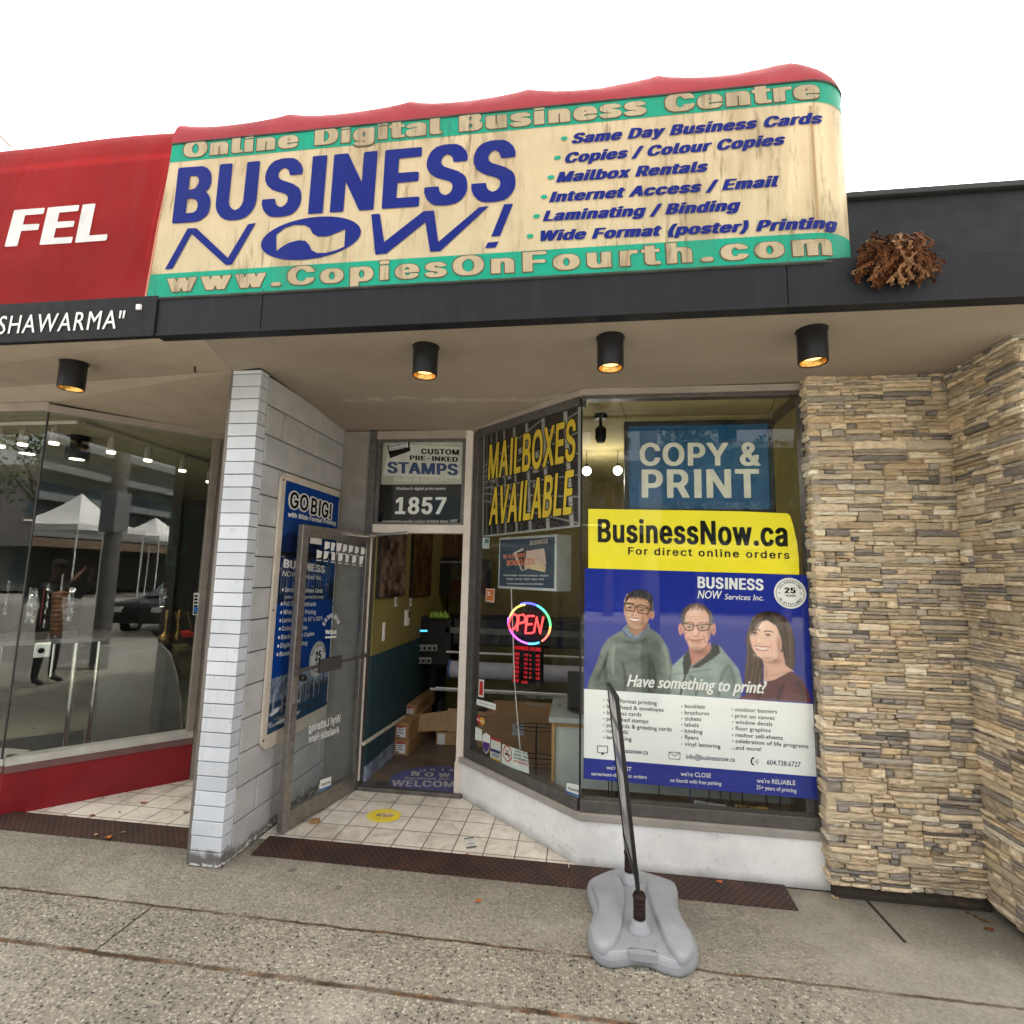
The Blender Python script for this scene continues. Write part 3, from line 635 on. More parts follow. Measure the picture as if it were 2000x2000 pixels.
class Art:
    """a printed picture: painted into an array, then carried by a fine grid of vertex colours"""
    def __init__(s, w, h, bg): s.w, s.h = w, h; s.a = np.ones((h, w, 3)) * np.array(bg); s.Y, s.X = np.mgrid[0:h, 0:w] + .5; s.cov = np.zeros((h, w))
    def put(s, m, c):
        m = np.clip(m, 0, 1)[..., None]; s.a = s.a * (1 - m) + np.array(c) * m
    def el(s, cx, cy, rx, ry, c, soft=1.0, rot=0.0, k=1.0):
        x = s.X - cx; y = s.Y - cy; ca, sa = math.cos(rot), math.sin(rot)
        d = np.sqrt(((x * ca + y * sa) / rx) ** 2 + ((-x * sa + y * ca) / ry) ** 2)
        q = np.clip((1 - d) * min(rx, ry) / soft + .5, 0, 1) * k; s.cov = np.maximum(s.cov, q); s.put(q, c)
    def blob(s, cx, cy, rx, ry, c, k=.5, rot=0.0):
        x = s.X - cx; y = s.Y - cy; ca, sa = math.cos(rot), math.sin(rot)
        d = ((x * ca + y * sa) / rx) ** 2 + ((-x * sa + y * ca) / ry) ** 2; s.put(np.exp(-d * 1.6) * k, c)
    def pol(s, pts, c, soft=1.0, k=1.0):
        pts = np.array(pts, float); ins = np.zeros((s.h, s.w), bool); dist = np.full((s.h, s.w), 1e9)
        for (x0, y0), (x1, y1) in zip(pts, np.roll(pts, -1, 0)):
            m = (s.Y > min(y0, y1)) & (s.Y <= max(y0, y1))
            if y1 != y0: ins ^= m & (x0 + (s.Y - y0) * (x1 - x0) / (y1 - y0) > s.X)
            dx, dy = x1 - x0, y1 - y0; L = dx * dx + dy * dy + 1e-9; t = np.clip(((s.X - x0) * dx + (s.Y - y0) * dy) / L, 0, 1)
            dist = np.minimum(dist, np.hypot(s.X - x0 - t * dx, s.Y - y0 - t * dy))
        q = np.clip(np.where(ins, dist, -dist) / soft + .5, 0, 1) * k; s.cov = np.maximum(s.cov, q); s.put(q, c)
    def ln(s, pts, wd, c, k=1.0):
        for (x0, y0), (x1, y1) in zip(pts[:-1], pts[1:]):
            dx, dy = x1 - x0, y1 - y0; L = dx * dx + dy * dy + 1e-9; t = np.clip(((s.X - x0) * dx + (s.Y - y0) * dy) / L, 0, 1)
            s.put(np.clip((wd / 2 - np.hypot(s.X - x0 - t * dx, s.Y - y0 - t * dy)) + .5, 0, 1) * k, c)
    def cur(s, pts, wd, c, k=1.0):
        p = np.array(pts, float); t = np.linspace(0, 1, 12)[:, None]
        if len(p) == 3: q = (1 - t) ** 2 * p[0] + 2 * t * (1 - t) * p[1] + t * t * p[2]; s.ln([tuple(v) for v in q], wd, c, k)
        else: s.ln(pts, wd, c, k)
    def grain(s, amt, cell=1, rng_=None):
        g = (rng_ or rng).normal(0, amt, (s.h // cell + 1, s.w // cell + 1)); g = np.kron(g, np.ones((cell, cell)))[:s.h, :s.w]; s.a = np.clip(s.a * (1 + g[..., None]), 0, 1)
def cloud(w, h, cells, seed):
    r = np.random.default_rng(seed); out = np.zeros((h, w)); amp = 1.0; tot = 0
    for o in range(5):
        n = int(cells * 2 ** o) + 2; g = r.random((n, n)); yy = np.linspace(0, n - 1.001, h); xx = np.linspace(0, n - 1.001, w)
        yi = yy.astype(int); xi = xx.astype(int); fy = (yy - yi)[:, None]; fx = (xx - xi)[None]
        v = g[yi][:, xi] * (1 - fy) * (1 - fx) + g[yi + 1][:, xi] * fy * (1 - fx) + g[yi][:, xi + 1] * (1 - fy) * fx + g[yi + 1][:, xi + 1] * fy * fx
        out += v * amp; tot += amp; amp *= .55
    return out / tot
def lin(r, g, b):
    """photo colour (0..255) -> linear"""
    return tuple(((v / 255 + .055) / 1.055) ** 2.4 if v > 10 else v / 255 / 12.92 for v in (r, g, b))
def picture(name, pl, corners_ab, art, mat, parent, lift, thick=.0):
    """corners_ab: TL, TR, BR, BL in plane units"""
    tl, tr, br, bl = (np.array(c, float) for c in corners_ab); h, w = art.h, art.w
    u = (np.arange(w) + .5) / w; v = (np.arange(h) + .5) / h; u[0] = 0; u[-1] = 1; v[0] = 0; v[-1] = 1
    U, V = np.meshgrid(u, v); U = U[..., None]; V = V[..., None]
    q = (tl * (1 - U) + tr * U) * (1 - V) + (bl * (1 - U) + br * U) * V
    P = pl.o + pl.u * q[..., :1] + np.array([0, 0, 1.0]) * q[..., 1:] + pl.n * lift if isinstance(pl, Plane) else np.concatenate([q, np.full(q.shape[:2] + (1,), pl.z + lift)], -1)
    off = parent_world(parent); P = (P - off).reshape(-1, 3)
    i = np.arange(h * w).reshape(h, w); fs = np.stack([i[1:, :-1], i[1:, 1:], i[:-1, 1:], i[:-1, :-1]], -1).reshape(-1, 4)
    me = bpy.data.meshes.new(name); me.from_pydata(P.tolist(), [], fs.tolist()); me.update()
    at = me.color_attributes.new('tint', 'FLOAT_COLOR', 'POINT'); at.data.foreach_set('color', np.concatenate([art.a, np.ones((h, w, 1))], -1).astype(np.float32).ravel())
    me.materials.append(mat); o = bpy.data.objects.new(name, me); col.objects.link(o); o.parent = parent
    return o
M_PRINT = vcol('printed picture', .45)
def sheet(name, pl, corners, mat, label, cat, lift=.002, thick=.0015, group=None, back=False):
    """a thin flat thing (poster, sticker) as a slab from four (a,b) corners TL TR BR BL; returns the thing"""
    mb = MB(); pts = [corners[3], corners[2], corners[1], corners[0]]
    mb.poly(pl, pts, lift - thick, lift)
    o = mb.build(name, mat); return tag(o, label, cat, group)

# ================================================================ THE GROUND
mb = MB(); mb.box(-150, 150, -160, 160, -.30, -.165); structure(mb.build('ground', plain('far ground', (.10, .10, .09), .9)))
mb = MB(); mb.box(-150, 150, -14.2, -1.5, -.165, -.15); structure(mb.build('road', plain('sunlit grey asphalt', (.19, .185, .17), .85, 0, .2, 3, .3, 90)))
mb = MB(); mb.box(-150, 150, -19, -14.2, -.165, 0); structure(mb.build('pavement', plain('far pavement', (.33, .32, .29), .85)))
mb = MB(); mb.box(-150, 150, -1.5, -1.32, -.165, .004); structure(mb.build('kerb', plain('kerb concrete', (.33, .32, .30), .8)))
mb = MB(); mb.box(-40, 40, -1.32, 3.30, -.165, 0.0); structure(mb.build('pavement', M_PAVE))
mb = MB(); mb.box(-2.04, -.0, 3.285, 4.10, -.165, .002); mb.box(-3.95, -2.27, 3.285, 4.3, -.165, .002); structure(mb.build('tile_floor', M_TILE))
M_INFLOOR = plain('brown shop floor tile', (.13, .10, .075), .45, 0, .3, 4)
mb = MB(); mb.box(-2.0, 2.2, 4.10, 9, -.165, .03); mb.prism([(-.80, 4.10, -.165), (.06, 3.42, -.165), (2.2, 3.42, -.165), (2.2, 4.10, -.165)], (0, 0, .195))
structure(mb.build('floor', M_INFLOOR))
mb = MB(); mb.box(-7.5, -2.28, 4.30, 10, -.165, .03); mb.box(-7.5, -3.96, 3.30, 4.3, -.165, .03); mb.box(-3.96, -3.3, 3.9, 4.3, -.165, .03)
structure(mb.build('floor', plain('pale shop floor', (.36, .33, .27), .35, 0, .12, 3)))

# ================================================================ THE SHOP BUILDING
B = empty('shop_building', (0, 3.6, 0), 'single-storey shop row with charcoal fascia and taupe plaster soffit over two recessed shopfronts', 'building')
# soffit: slightly warped plaster sheets, each with its own thickness
def slab_pts(pts, dz):
    m = MB(); n = len(pts)
    m.add([p for p in pts] + [(p[0], p[1], p[2] + dz) for p in pts], [tuple(range(n)), tuple(reversed(range(n, 2 * n)))] + [(i, n + i, n + (i + 1) % n, (i + 1) % n) for i in range(n)])
    return m
m = MB()
def sof(pts):
    n = len(pts); m.add(list(pts) + [(p[0], p[1], p[2] + .05) for p in pts], [tuple(range(n)), tuple(reversed(range(n, 2 * n)))] + [(i, n + i, n + (i + 1) % n, (i + 1) % n) for i in range(n)])
zf = 2.955
a = (-2.02, 2.36, zf - .005); b = (5.0, 2.36, zf); c = (5.0, 3.6, 2.965); d = (1.40, 3.36, 2.962); e = (0, 3.33, 2.950)
f = (-.92, 4.13, 2.915); g = (-2.06, 4.24, 2.93); h = (-2.06, 2.93, 3.012)
h2 = (-2.265, 2.93, 2.995); cr = (-.55, 3.75, 2.932); c4 = (5.0, 4.3, 2.965); d4 = (1.4, 4.3, 2.962)
P0_ = [a, b, c, d, e, f, g, h, h2, cr, c4, d4]
m.add(P0_, [(0, 1, 2, 3), (0, 3, 4), (0, 4, 7, 8), (7, 4, 9), (7, 9, 5, 6), (3, 2, 10, 11)])
so_ = m.build('soffit', M_SOFFIT, B, smooth=True); 
m = MB()
sof([(-8, 2.36, 2.944), a, h2, (-2.26, 4.15, 2.885), (-3.15, 4.05, 2.893), (-3.95, 3.22, 2.925), (-8, 3.22, 2.925)])
m.build('soffit', plain('paler taupe soffit plaster', (.40, .335, .265), .7, 0, .1, 4, .25, 25), B)
# fascia: sheet metal boards with lapped seams and a drip edge
m = MB(); xs = [-2.27, -1.66, .93, 3.4, 5.0]
for x0, x1 in zip(xs[:-1], xs[1:]): m.box(x0 + .002, x1 - .002, 2.335, 2.36, 2.957, 3.172)
m.box(-2.27, 5.0, 2.331, 2.40, 2.948, 2.960); m.box(-8, 5.0, 2.345, 2.40, 2.96, 3.17)
m.build('fascia', M_FASCIA, B, bevel=.002)
m = MB(); m.box(-8, -2.27, 2.325, 2.358, 2.945, 3.175); m.build('sign_board', M_SIGNB, B, bevel=.002)
m = MB(); m.box(1.05, 5.0, 2.3375, 2.75, 3.150, 3.177); m.build('fascia_ledge', M_FASCIA, B)
m = MB(); m.box(-8, 5.0, 2.46, 2.62, 3.10, 3.545)
m.prism([(1.50, 2.452, 3.24), (1.62, 2.452, 3.24), (1.80, 2.452, 3.37), (5.0, 2.452, 3.41), (5.0, 2.452, 3.24)], (0, .007, 0))
m.build('parapet', plain('black parapet sheet metal', (.008, .009, .010), .55, 0, .2, 5), B)
m = MB(); m.box(-8, 5.0, 2.435, 2.66, 3.545, 3.575); m.build('parapet_cap', plain('grey parapet cap', (.03, .03, .031), .5), B, bevel=.005)
# walls and roof that close the rooms behind the glass
M_INY = plain('ochre yellow interior wall', (.22, .185, .062), .7, 0, .06, 3)
M_INT = plain('dark teal dado paint', (.022, .055, .072), .6, 0, .08, 3)
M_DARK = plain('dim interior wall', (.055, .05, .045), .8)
m = MB(); m.box(-1.745, -1.720, 4.19, 6.6, 1.02, 2.93); m.build('interior_wall', M_INY, B)
m = MB(); m.box(-1.745, -1.717, 4.19, 6.6, .15, 1.02); m.build('dado', M_INT, B)
m = MB(); m.box(-1.745, -1.712, 4.19, 6.6, .03, .15); m.build('skirting', plain('torn blue skirting', (.20, .24, .33), .8, 0, .6, 9), B)
m = MB(); m.box(-1.7, 2.1, 6.6, 6.64, 0, 2.93); m.build('interior_wall', plain('olive interior wall', (.22, .18, .06), .75), B)
m = MB(); m.box(1.52, 1.56, 3.42, 6.6, 0, 2.95); m.build('interior_wall', plain('olive side wall', (.28, .23, .07), .75), B)
m = MB(); m.box(-1.7, 2.1, 4.19, 6.6, 2.925, 2.94); m.box(-.4, 1.4, 3.9, 4.19, 2.925, 2.94); m.add([(1.4, 3.36, 2.94), (1.4, 4.19, 2.94), (-.6, 4.19, 2.94), (0.0, 3.40, 2.94)], [(0, 1, 2, 3)])
m.build('ceiling', plain('olive cream ceiling', (.48, .41, .19), .8), B)
m = MB(); m.box(-8, 5, 2.62, 10.2, 3.05, 3.3); m.build('roof', plain('grey roofing felt', (.12, .12, .12), .9), B)
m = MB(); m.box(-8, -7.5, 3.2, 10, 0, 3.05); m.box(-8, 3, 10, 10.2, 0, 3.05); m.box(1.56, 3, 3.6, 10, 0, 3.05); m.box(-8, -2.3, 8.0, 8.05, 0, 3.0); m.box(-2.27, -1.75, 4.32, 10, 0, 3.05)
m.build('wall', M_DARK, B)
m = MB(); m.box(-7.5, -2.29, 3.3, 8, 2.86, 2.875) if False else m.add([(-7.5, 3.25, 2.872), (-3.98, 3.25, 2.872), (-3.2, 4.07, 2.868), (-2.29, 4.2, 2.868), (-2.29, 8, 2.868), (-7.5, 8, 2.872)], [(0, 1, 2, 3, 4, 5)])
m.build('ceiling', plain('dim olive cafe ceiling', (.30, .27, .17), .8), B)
# concrete plinth under the angled and the front window
m = MB()
bp = [(-.925, 4.13), (0.005, 3.305), (1.475, 3.305), (1.475, 3.50), (.08, 3.50), (-.80, 4.26), (-.925, 4.26)]
n_ = len(bp)
def tri_plinth(m, pts, z0, z1):
    p = [np.array((x, y, z0)) for x, y in pts]; m.prism(p, (0, 0, z1 - z0))
tri_plinth(m, bp, 0, .265)
pl_ = m.build('plinth', M_CONC, B, bevel=.006)
m = MB(); sp_ = [(-.935, 4.10), (-.003, 3.293), (1.455, 3.293), (1.455, 3.46), (.06, 3.46), (-.84, 4.22)]; tri_plinth(m, sp_, .265, .305)
m.build('sill', M_SILL, B, bevel=.004)

# ---------------- block wall pier between the two shops
W = empty('block_wall', (-2.13, 3.5, 0), 'white painted block wall ending in a pier of glazed facing bricks, between the two shop entries', 'wall')
m = MB(); z = .004; k = 0
while z < 2.99:
    h_ = min(.0815, 3.0 - z); j = random.uniform(-.0025, .0025)
    m.cc = tuple(np.array((1, 1, 1)) * random.uniform(.86, 1.06))
    m.box(-2.245 + j, -2.048 + random.uniform(-.002, .002), 2.930 + random.uniform(-.002, .002), 3.02, z + .0022, z + h_ - .0022); z += .0825; k += 1
m.build('brick_facing', M_GLAZED, W, bevel=.0025, colors=True)
m = MB(); z = 0.0; k = 0
while z < 2.95:
    y = 3.022 - (.2 if k % 2 else 0.0)
    while y < 4.3:
        y0 = max(3.022, y); y1 = min(4.3, y + .4)
        if y1 - y0 > .03: m.box(-2.2, -2.045 + random.uniform(-.002, .0015), y0 + .004, y1 - .004, z + .004, min(2.99, z + .2) - .004)
        y += .4
    z += .2; k += 1
m.build('block_face', M_BLOCK, W, bevel=.005)
m = MB(); m.box(-2.236, -2.062, 2.945, 4.3, 0.002, 2.985); m.build('mortar', plain('grey mortar', (.12, .115, .11), .9), W)
m = MB(); m.box(-2.276, -2.247, 2.945, 3.06, 0.0, 2.985); m.build('corner_trim', plain('dull grey metal trim', (.20, .185, .17), .5, .4), W)

# ---------------- stacked stone walls on the right
def ledgestone(m, P, length, height, base_d, zlo=0.0):
    """irregular thin ledge stones over a face; P(a, z, depth) -> point"""
    tints = [(.49, .41, .29), (.46, .38, .27), (.54, .47, .35), (.43, .355, .25), (.36, .30, .225), (.25, .225, .20), (.19, .175, .16), (.55, .50, .40), (.44, .345, .22), (.28, .25, .215)]
    wts = np.array([3, 3, 2.4, 2.4, 1.6, 1.4, 1.2, 2, 1.4, 1.2]); wts /= wts.sum()
    def stone(a0, a1, z0, z1):
        d = base_d + rng.uniform(-.008, .015); ch = min(.006, (z1 - z0) * .22, (a1 - a0) * .2)
        na = max(2, int((a1 - a0) / .035)); ga, gz = .0008, .0010
        a0 += ga; a1 -= ga; z0 += gz; z1 -= gz
        c = np.array(tints[rng.choice(len(tints), p=wts)]) * rng.uniform(1.0, 1.9)
        m.cc = tuple(np.clip(c, 0, 1))
        A = np.linspace(a0, a1, na + 1); tilt = rng.uniform(-.008, .008); wz = rng.uniform(-.1, .1)
        rows = []
        for zi, (zz, dd) in enumerate(((z0, -.05), (z0, d - base_d - ch), (z0 + ch, d - base_d), ((z0 + z1) / 2, d - base_d + rng.uniform(0, .006)), (z1 - ch, d - base_d), (z1, d - base_d - ch), (z1, -.05))):
            r = []
            for i, aa in enumerate(A):
                e = (ch if i == 0 else -ch if i == na else 0) * (1 if 2 <= zi <= 4 else 0)
                jit = rng.normal(0, .0022) if 1 <= zi <= 5 else 0; jz = rng.normal(0, (z1 - z0) * .035) if zi in (1, 2, 4, 5) else 0
                edge = -ch if (i in (0, na) and 1 <= zi <= 5) else 0
                r.append(P(aa + e, zz + jz, base_d + dd + jit + tilt * (i / na - .5) + edge))
            rows.append(r)
        vs = [q for r in rows for q in r]; w1 = na + 1; fs = []
        for zi in range(6):
            for i in range(na): fs.append((zi * w1 + i, zi * w1 + i + 1, (zi + 1) * w1 + i + 1, (zi + 1) * w1 + i))
        fs.append(tuple(zi * w1 for zi in range(6, -1, -1))); fs.append(tuple(zi * w1 + na for zi in range(7)))
        m.add(vs, fs)
    def split(a0, a1, z0, z1):
        wd, hg = a1 - a0, z1 - z0
        if hg > .075 or (hg > .05 and rng.random() < .6) or (hg > .032 and wd > .10 and rng.random() < .42):
            t = rng.uniform(.34, .66); split(a0, a1, z0, z0 + hg * t); split(a0, a1, z0 + hg * t, z1)
        elif wd > .30 or (wd > .10 and rng.random() < .5): 
            t = rng.uniform(.3, .7); split(a0, a0 + wd * t, z0, z1); split(a0 + wd * t, a1, z0, z1)
        else: stone(a0, a1, z0, z1)
    z = zlo
    while z < height - .01:
        hg = min(rng.uniform(.09, .15), height - z)
        if height - z - hg < .03: hg = height - z
        a = 0.0 - (0 if rng.random() < .5 else 0)
        while a < length - 1e-6:
            wd = min(rng.uniform(.20, .46), length - a)
            if length - a - wd < .08: wd = length - a
            split(a, a + wd, z, z + hg); a += wd
        z += hg
SW = empty('stone_wall', (1.75, 3.2, 0), 'stacked tan ledge-stone wall right of the poster window, with a return coming forward', 'wall')
x0s, x1s, ys, yr = 1.365, 2.17, 3.225, 2.72
m = MB(); ledgestone(m, lambda a, z, d: (x0s + a, ys - d + .02, z), x1s - x0s + .01, 2.985, .02, .075)
m.cc = (.06, .048, .036); m.box(x0s + .035, x1s, ys + .026, ys + .1, .02, 2.985)
m.build('stone_face', M_STONE, SW, colors=True)
m = MB(); ledgestone(m, lambda a, z, d: (x0s + .02 - d, ys + .004 + a, z), .10, 2.985, .02, .075)
m.build('stone_face', M_STONE, SW, colors=True)
m = MB(); xr = 2.155; ledgestone(m, lambda a, z, d: (xr - d, yr + a - .0 + (1.0 - a / .5) * 0, z), ys - yr, 2.985, .02, .05)
m.cc = (.06, .048, .036); m.box(xr + .010, xr + .08, yr + .02, ys + .1, .02, 2.985)
m.build('stone_face', M_STONE, SW, colors=True)
m = MB(); ledgestone(m, lambda a, z, d: (xr - .012 + a, yr - d + .015, z), 2.4, 2.985, .02, .05)
m.cc = (.06, .048, .036); m.box(xr + .02, xr + 2.4, yr + .03, yr + .3, .02, 2.985)
m.build('stone_face', M_STONE, SW, colors=True)
m = MB(); m.box(x0s + .03, x1s, ys + .03, ys + .08, 0, .08); m.box(xr + .03, xr + 2.4, yr + .03, yr + .3, 0, .06); m.build('footing', plain('dirty footing', (.05, .04, .03), .9), SW)

# ---------------- doorway frame with its transom window
D = empty('doorway', (-1.35, 4.13, 0), 'cream door frame with a transom window showing number 1857 above the open doorway', 'door frame')
m = MB(); m.box(-.955, -.895, 4.10, 4.19, .255, 2.915); m.box(-.965, -.885, 4.11, 4.17, 0, .26); m.build('jamb', M_WHITEP, D, bevel=.003)
m = MB(); m.box(-2.045, -1.80, 4.115, 4.20, 0, 2.925); m.build('jamb', plain('side panel of the doorway', (.27, .255, .235), .55), D, bevel=.003)
m = MB(); m.box(-1.80, -1.735, 4.095, 4.20, 0, 2.925); m.build('jamb', M_ALU_D, D, bevel=.003)
m = MB(); m.box(-1.735, -.955, 4.095, 4.19, 2.045, 2.115); m.build('transom_bar', M_WHITEP, D, bevel=.003)
m = MB(); m.box(-1.735, -.955, 4.10, 4.19, 2.85, 2.92); m.build('head', M_PUTTY, D, bevel=.003)
m = MB(); m.box(-1.735, -1.70, 4.115, 4.18, 2.115, 2.85); m.box(-.985, -.955, 4.115, 4.18, 2.115, 2.85); m.box(-1.70, -.985, 4.115, 4.18, 2.115, 2.135); m.box(-1.70, -.985, 4.115, 4.18, 2.83, 2.85)
m.build('transom_frame', M_ALU_D, D)
m = MB(); m.box(-1.70, -.985, 4.135, 4.139, 2.135, 2.83); m.build('pane', M_GLASS, D)
m = MB(); m.box(-1.735, -.90, 4.08, 4.22, 0, .032); m.build('threshold', plain('worn metal threshold', (.16, .15, .135), .45, .6, .25), D, bevel=.004)

# ---------------- the angled window and the front window
Wn = empty('shop_window', (-.45, 3.75, .305), 'angled shop window beside the entry, holding the neon OPEN sign', 'window')
L_ = np.linalg.norm([.905, .80])
m = MB(); P_ = ANG
m.slab(P_, .035, .10, .305, 2.89, -.06, .015); m.slab(P_, .10, L_ - .005, .305, .375, -.06, .015); m.slab(P_, .10, L_ - .005, 2.845, 2.905, -.06, .02)
m.build('frame', M_ALU_D, Wn, bevel=.003)
m = MB(); m.slab(P_, .02, L_ + .01, 2.905, 2.945, -.05, .03); m.build('head', M_PUTTY, Wn)
m = MB(); m.slab(P_, .10, L_ - .004, .375, 2.845, -.004, 0.0); m.build('pane', M_GLASS, Wn)
Wf = empty('shop_window', (.7, 3.33, .305), 'front shop window covered by the big blue poster and yellow banner', 'window')
m = MB(); P_ = FRONT
m.slab(P_, 1.362, 1.405, .305, 2.905, -.06, .02); m.slab(P_, .004, 1.362, .305, .375, -.06, .015); m.slab(P_, .004, 1.362, 2.885, 2.91, -.06, .015)
m.build('frame', M_ALU_D, Wf, bevel=.003)
m = MB(); m.slab(P_, -.01, 1.41, 2.91, 2.952, -.05, .025); m.build('head', M_PUTTY, Wf)
m = MB(); m.slab(P_, 1.405, 1.44, .305, 2.955, -.06, .0); m.build('side_trim', M_ALU, Wf)
m = MB(); m.slab(P_, .006, 1.362, .375, 2.885, -.004, 0.0); m.build('pane', M_GLASS, Wf)
m = MB(); m.slab(P_, -.002, .010, .375, 2.885, -.012, .004); m.build('corner_joint', M_BLACKR, Wf)

# ---------------- the neighbour's window on the left
Wl = empty('shop_window', (-3.6, 3.6, .36), 'neighbouring cafe window with butt-jointed glass above a red bulkhead', 'window')
P_ = LEFT; aL, aR = LEFT.px(95, 805)[0], LEFT.px(425, 860)[0]
a5 = LEFT.px(5, 1583)[0]
M_REDP = plain('dark red bulkhead paint', (.22, .012, .016), .4, 0, .15, 5, .15, 30)
m = MB(); m.slab(P_, a5 - .02, aR + .02, 0, .285, -.10, 0.0); m.box(-7, -3.93, 3.235, 3.4, 0, .285); m.build('bulkhead', M_REDP, Wl)
m = MB(); m.slab(P_, a5 - .02, aR + .02, .285, .335, -.10, .008); m.box(-7, -3.94, 3.228, 3.4, .285, .335); m.build('sill', plain('dull maroon sill', (.16, .085, .08), .5), Wl)
m = MB(); m.slab(P_, a5 - .02, aR + .02, .335, .385, -.09, .012); m.box(-7, -3.94, 3.224, 3.4, .335, .385); m.build('sill_trim', plain('pale aluminium', (.60, .59, .57), .35, .5), Wl)
m = MB(); m.slab(P_, aR - .03, aR + .025, .385, 2.85, -.08, .015); m.slab(P_, aR + .025, aR + .09, .0, 2.90, -.08, .0); m.build('frame', plain('warm grey frame', (.34, .30, .265), .42, .5), Wl, bevel=.003)
m = MB(); m.slab(P_, aL - .012, aR + .09, 2.85, 2.905, -.08, .02); m.box(-7, -3.93, 3.20, 3.3, 2.86, 2.925); m.build('head', M_PUTTY, Wl, bevel=.003)
m = MB(); m.slab(P_, aL + .002, aR - .03, .385, 2.85, -.006, 0.0); m.build('pane', glass('cafe glass', boost=.95, tint=(.90, .93, .92)), Wl)
zq = LEFT.P(aL, 0, 0)
m = MB(); m.box(-7, zq[0] - .003, zq[1] - .002, zq[1] + .004, .385, 2.86); m.build('pane', _cache['cafe glass'], Wl)
m = MB(); m.box(zq[0] - .005, zq[0] + .004, zq[1] - .005, zq[1] + .006, .385, 2.85); m.build('corner_joint', plain('silicone joint', (.05, .05, .05), .5), Wl)

# ================================================================ AWNINGS
# the print shop's sign awning: flat face that turns a rounded corner on the right
XC, RX, RY = 1.055, .215, .16        # where the turn starts, its half axes
_t = np.linspace(0, math.pi / 2, 40); _cx = XC + RX * np.sin(_t); _cy = 2.335 + RY * (1 - np.cos(_t)); _cl = np.r_[0, np.cumsum(np.hypot(np.diff(_cx), np.diff(_cy)))]
def sgn(a, b, lift=0.0):
    """(a = distance along the face, b = height) -> point on the sign face"""
    if a <= XC: return np.array([a, 2.335 - lift, b])
    q = min(a - XC, _cl[-1] + .3)
    if q > _cl[-1]: return np.array([_cx[-1] + lift, _cy[-1] + q - _cl[-1], b])
    t = np.interp(q, _cl, _t); nx, ny = math.sin(t), -math.cos(t)
    return np.array([np.interp(q, _cl, _cx) + nx * lift, np.interp(q, _cl, _cy) + ny * lift, b])
XL, ZB, ZT = -2.345, 3.160, 4.085
def xl(z): return -2.345 + (z - ZB) / (ZT - ZB) * .055
AW = empty('awning', (-.5, 2.4, ZB), 'long print shop awning with stained cream and teal sign face and red top', 'awning')
def strip(m, b0, b1, lift, a_end=XC + .75, n=70, thick=0.0):
    A = np.r_[np.linspace(0, 1, 30), ]
    As = np.r_[np.linspace(-99, XC, 2)[1:], XC + np.linspace(0, a_end - XC, 40)]
    vs = []; fs = []
    for z in (b0, b1):
        for i, t in enumerate(As):
            vs.append(sgn(t, z, lift))
        vs.append(sgn(xl(z), z, lift))
    k = len(As) + 1
    # order: put the left end first
    row = lambda r: [r * k + k - 1] + [r * k + i for i in range(k - 1)]
    r0, r1 = row(0), row(1)
    for i in range(k - 1): fs.append((r0[i], r0[i + 1], r1[i + 1], r1[i]))
    m.add(vs, fs)
m = MB(); strip(m, ZB, ZT, 0.0); m.build('sign_face', M_CREAM, AW)
zt0, zt1 = SIGN.px(327.6, 317.4)[1], SIGN.px(297.4, 535.6)[1]
zt0r, zt1r = SIGN.px(1578.9, 201.1)[1], SIGN.px(1594.4, 455.8)[1]
m = MB(); strip(m, (zt0 + zt0r) / 2, ZT, .0015); m.build('teal_band', M_TEAL, AW)
m = MB(); strip(m, ZB, (zt1 + zt1r) / 2, .0015); m.build('teal_band', M_TEAL, AW)
m = MB()
for z, r in ((ZB, .008), (ZT, .006)):
    m.tube([sgn(xl(z), z, .002)] + [sgn(t, z, .002) for t in np.r_[XC, XC + np.linspace(.01, .7, 30)]], r, 6)
for x in (-1.66, -.6, .93): m.box(x, x + .003, 2.3325, 2.335, ZB, ZB + .02)
m.build('edge_trim', plain('grimy seam', (.045, .055, .045), .7, 0, .4), AW)
m = MB(); m.tube([sgn(XC + .02, ZB + .12, -.0135), sgn(XC + .015, ZT - .13, -.0135)], .015, 12); m.build('corner_seam', plain('brown seam tape', (.38, .25, .12), .6), AW)
# red canvas top, sagging between its bows
def redtop(name, x0, x1, bows, mat, parent, zb, rise, depth, wrap, sag=.035, slope0=None):
    nx, nv = 150, 16; vs = []; fs = []
    tot = (x1 - x0) + (_cl[-1] if wrap else 0)
    for i in range(nx + 1):
        a = x0 + tot * i / nx
        # sag between bows
        k = 0.0
        for p, q in zip(bows[:-1], bows[1:]):
            if p <= a <= q: u = (a - p) / (q - p); k = -sag * (4 * u * (1 - u)) ** .75
        base = sgn(a, 0, .004); nrm = sgn(a, 0, 1.004) - base
        for j in range(nv + 1):
            t = j / nv * math.pi / 2; 
            f_ = 1.0 if not wrap else np.interp(a, [XC - .1, XC + _cl[-1]], [1, .62])
            z = zb + (rise + k * 1.0) * f_ * math.sin(t); back = depth * (1 - math.cos(t))
            z += .012 * math.sin(a * 9 + j * .6) * math.sin(t)* .3
            p = base - nrm * back + np.array([0, 0, z]); vs.append(p)
    w1 = nv + 1
    for i in range(nx):
        for j in range(nv): fs.append((i * w1 + j, (i + 1) * w1 + j, (i + 1) * w1 + j + 1, i * w1 + j + 1))
    mm = MB(); mm.add(vs, fs); return mm.build(name, mat, parent, smooth=True)
bows = [-2.30] + [SIGN.px(*p)[0] for p in ((555, 225), (795, 200), (1030, 175), (1288, 147), (1556, 114))] + [1.6]
redtop('canvas_top', -2.295, XC, bows, M_REDTOP, AW, ZT - .004, .215, .12, True, .045)
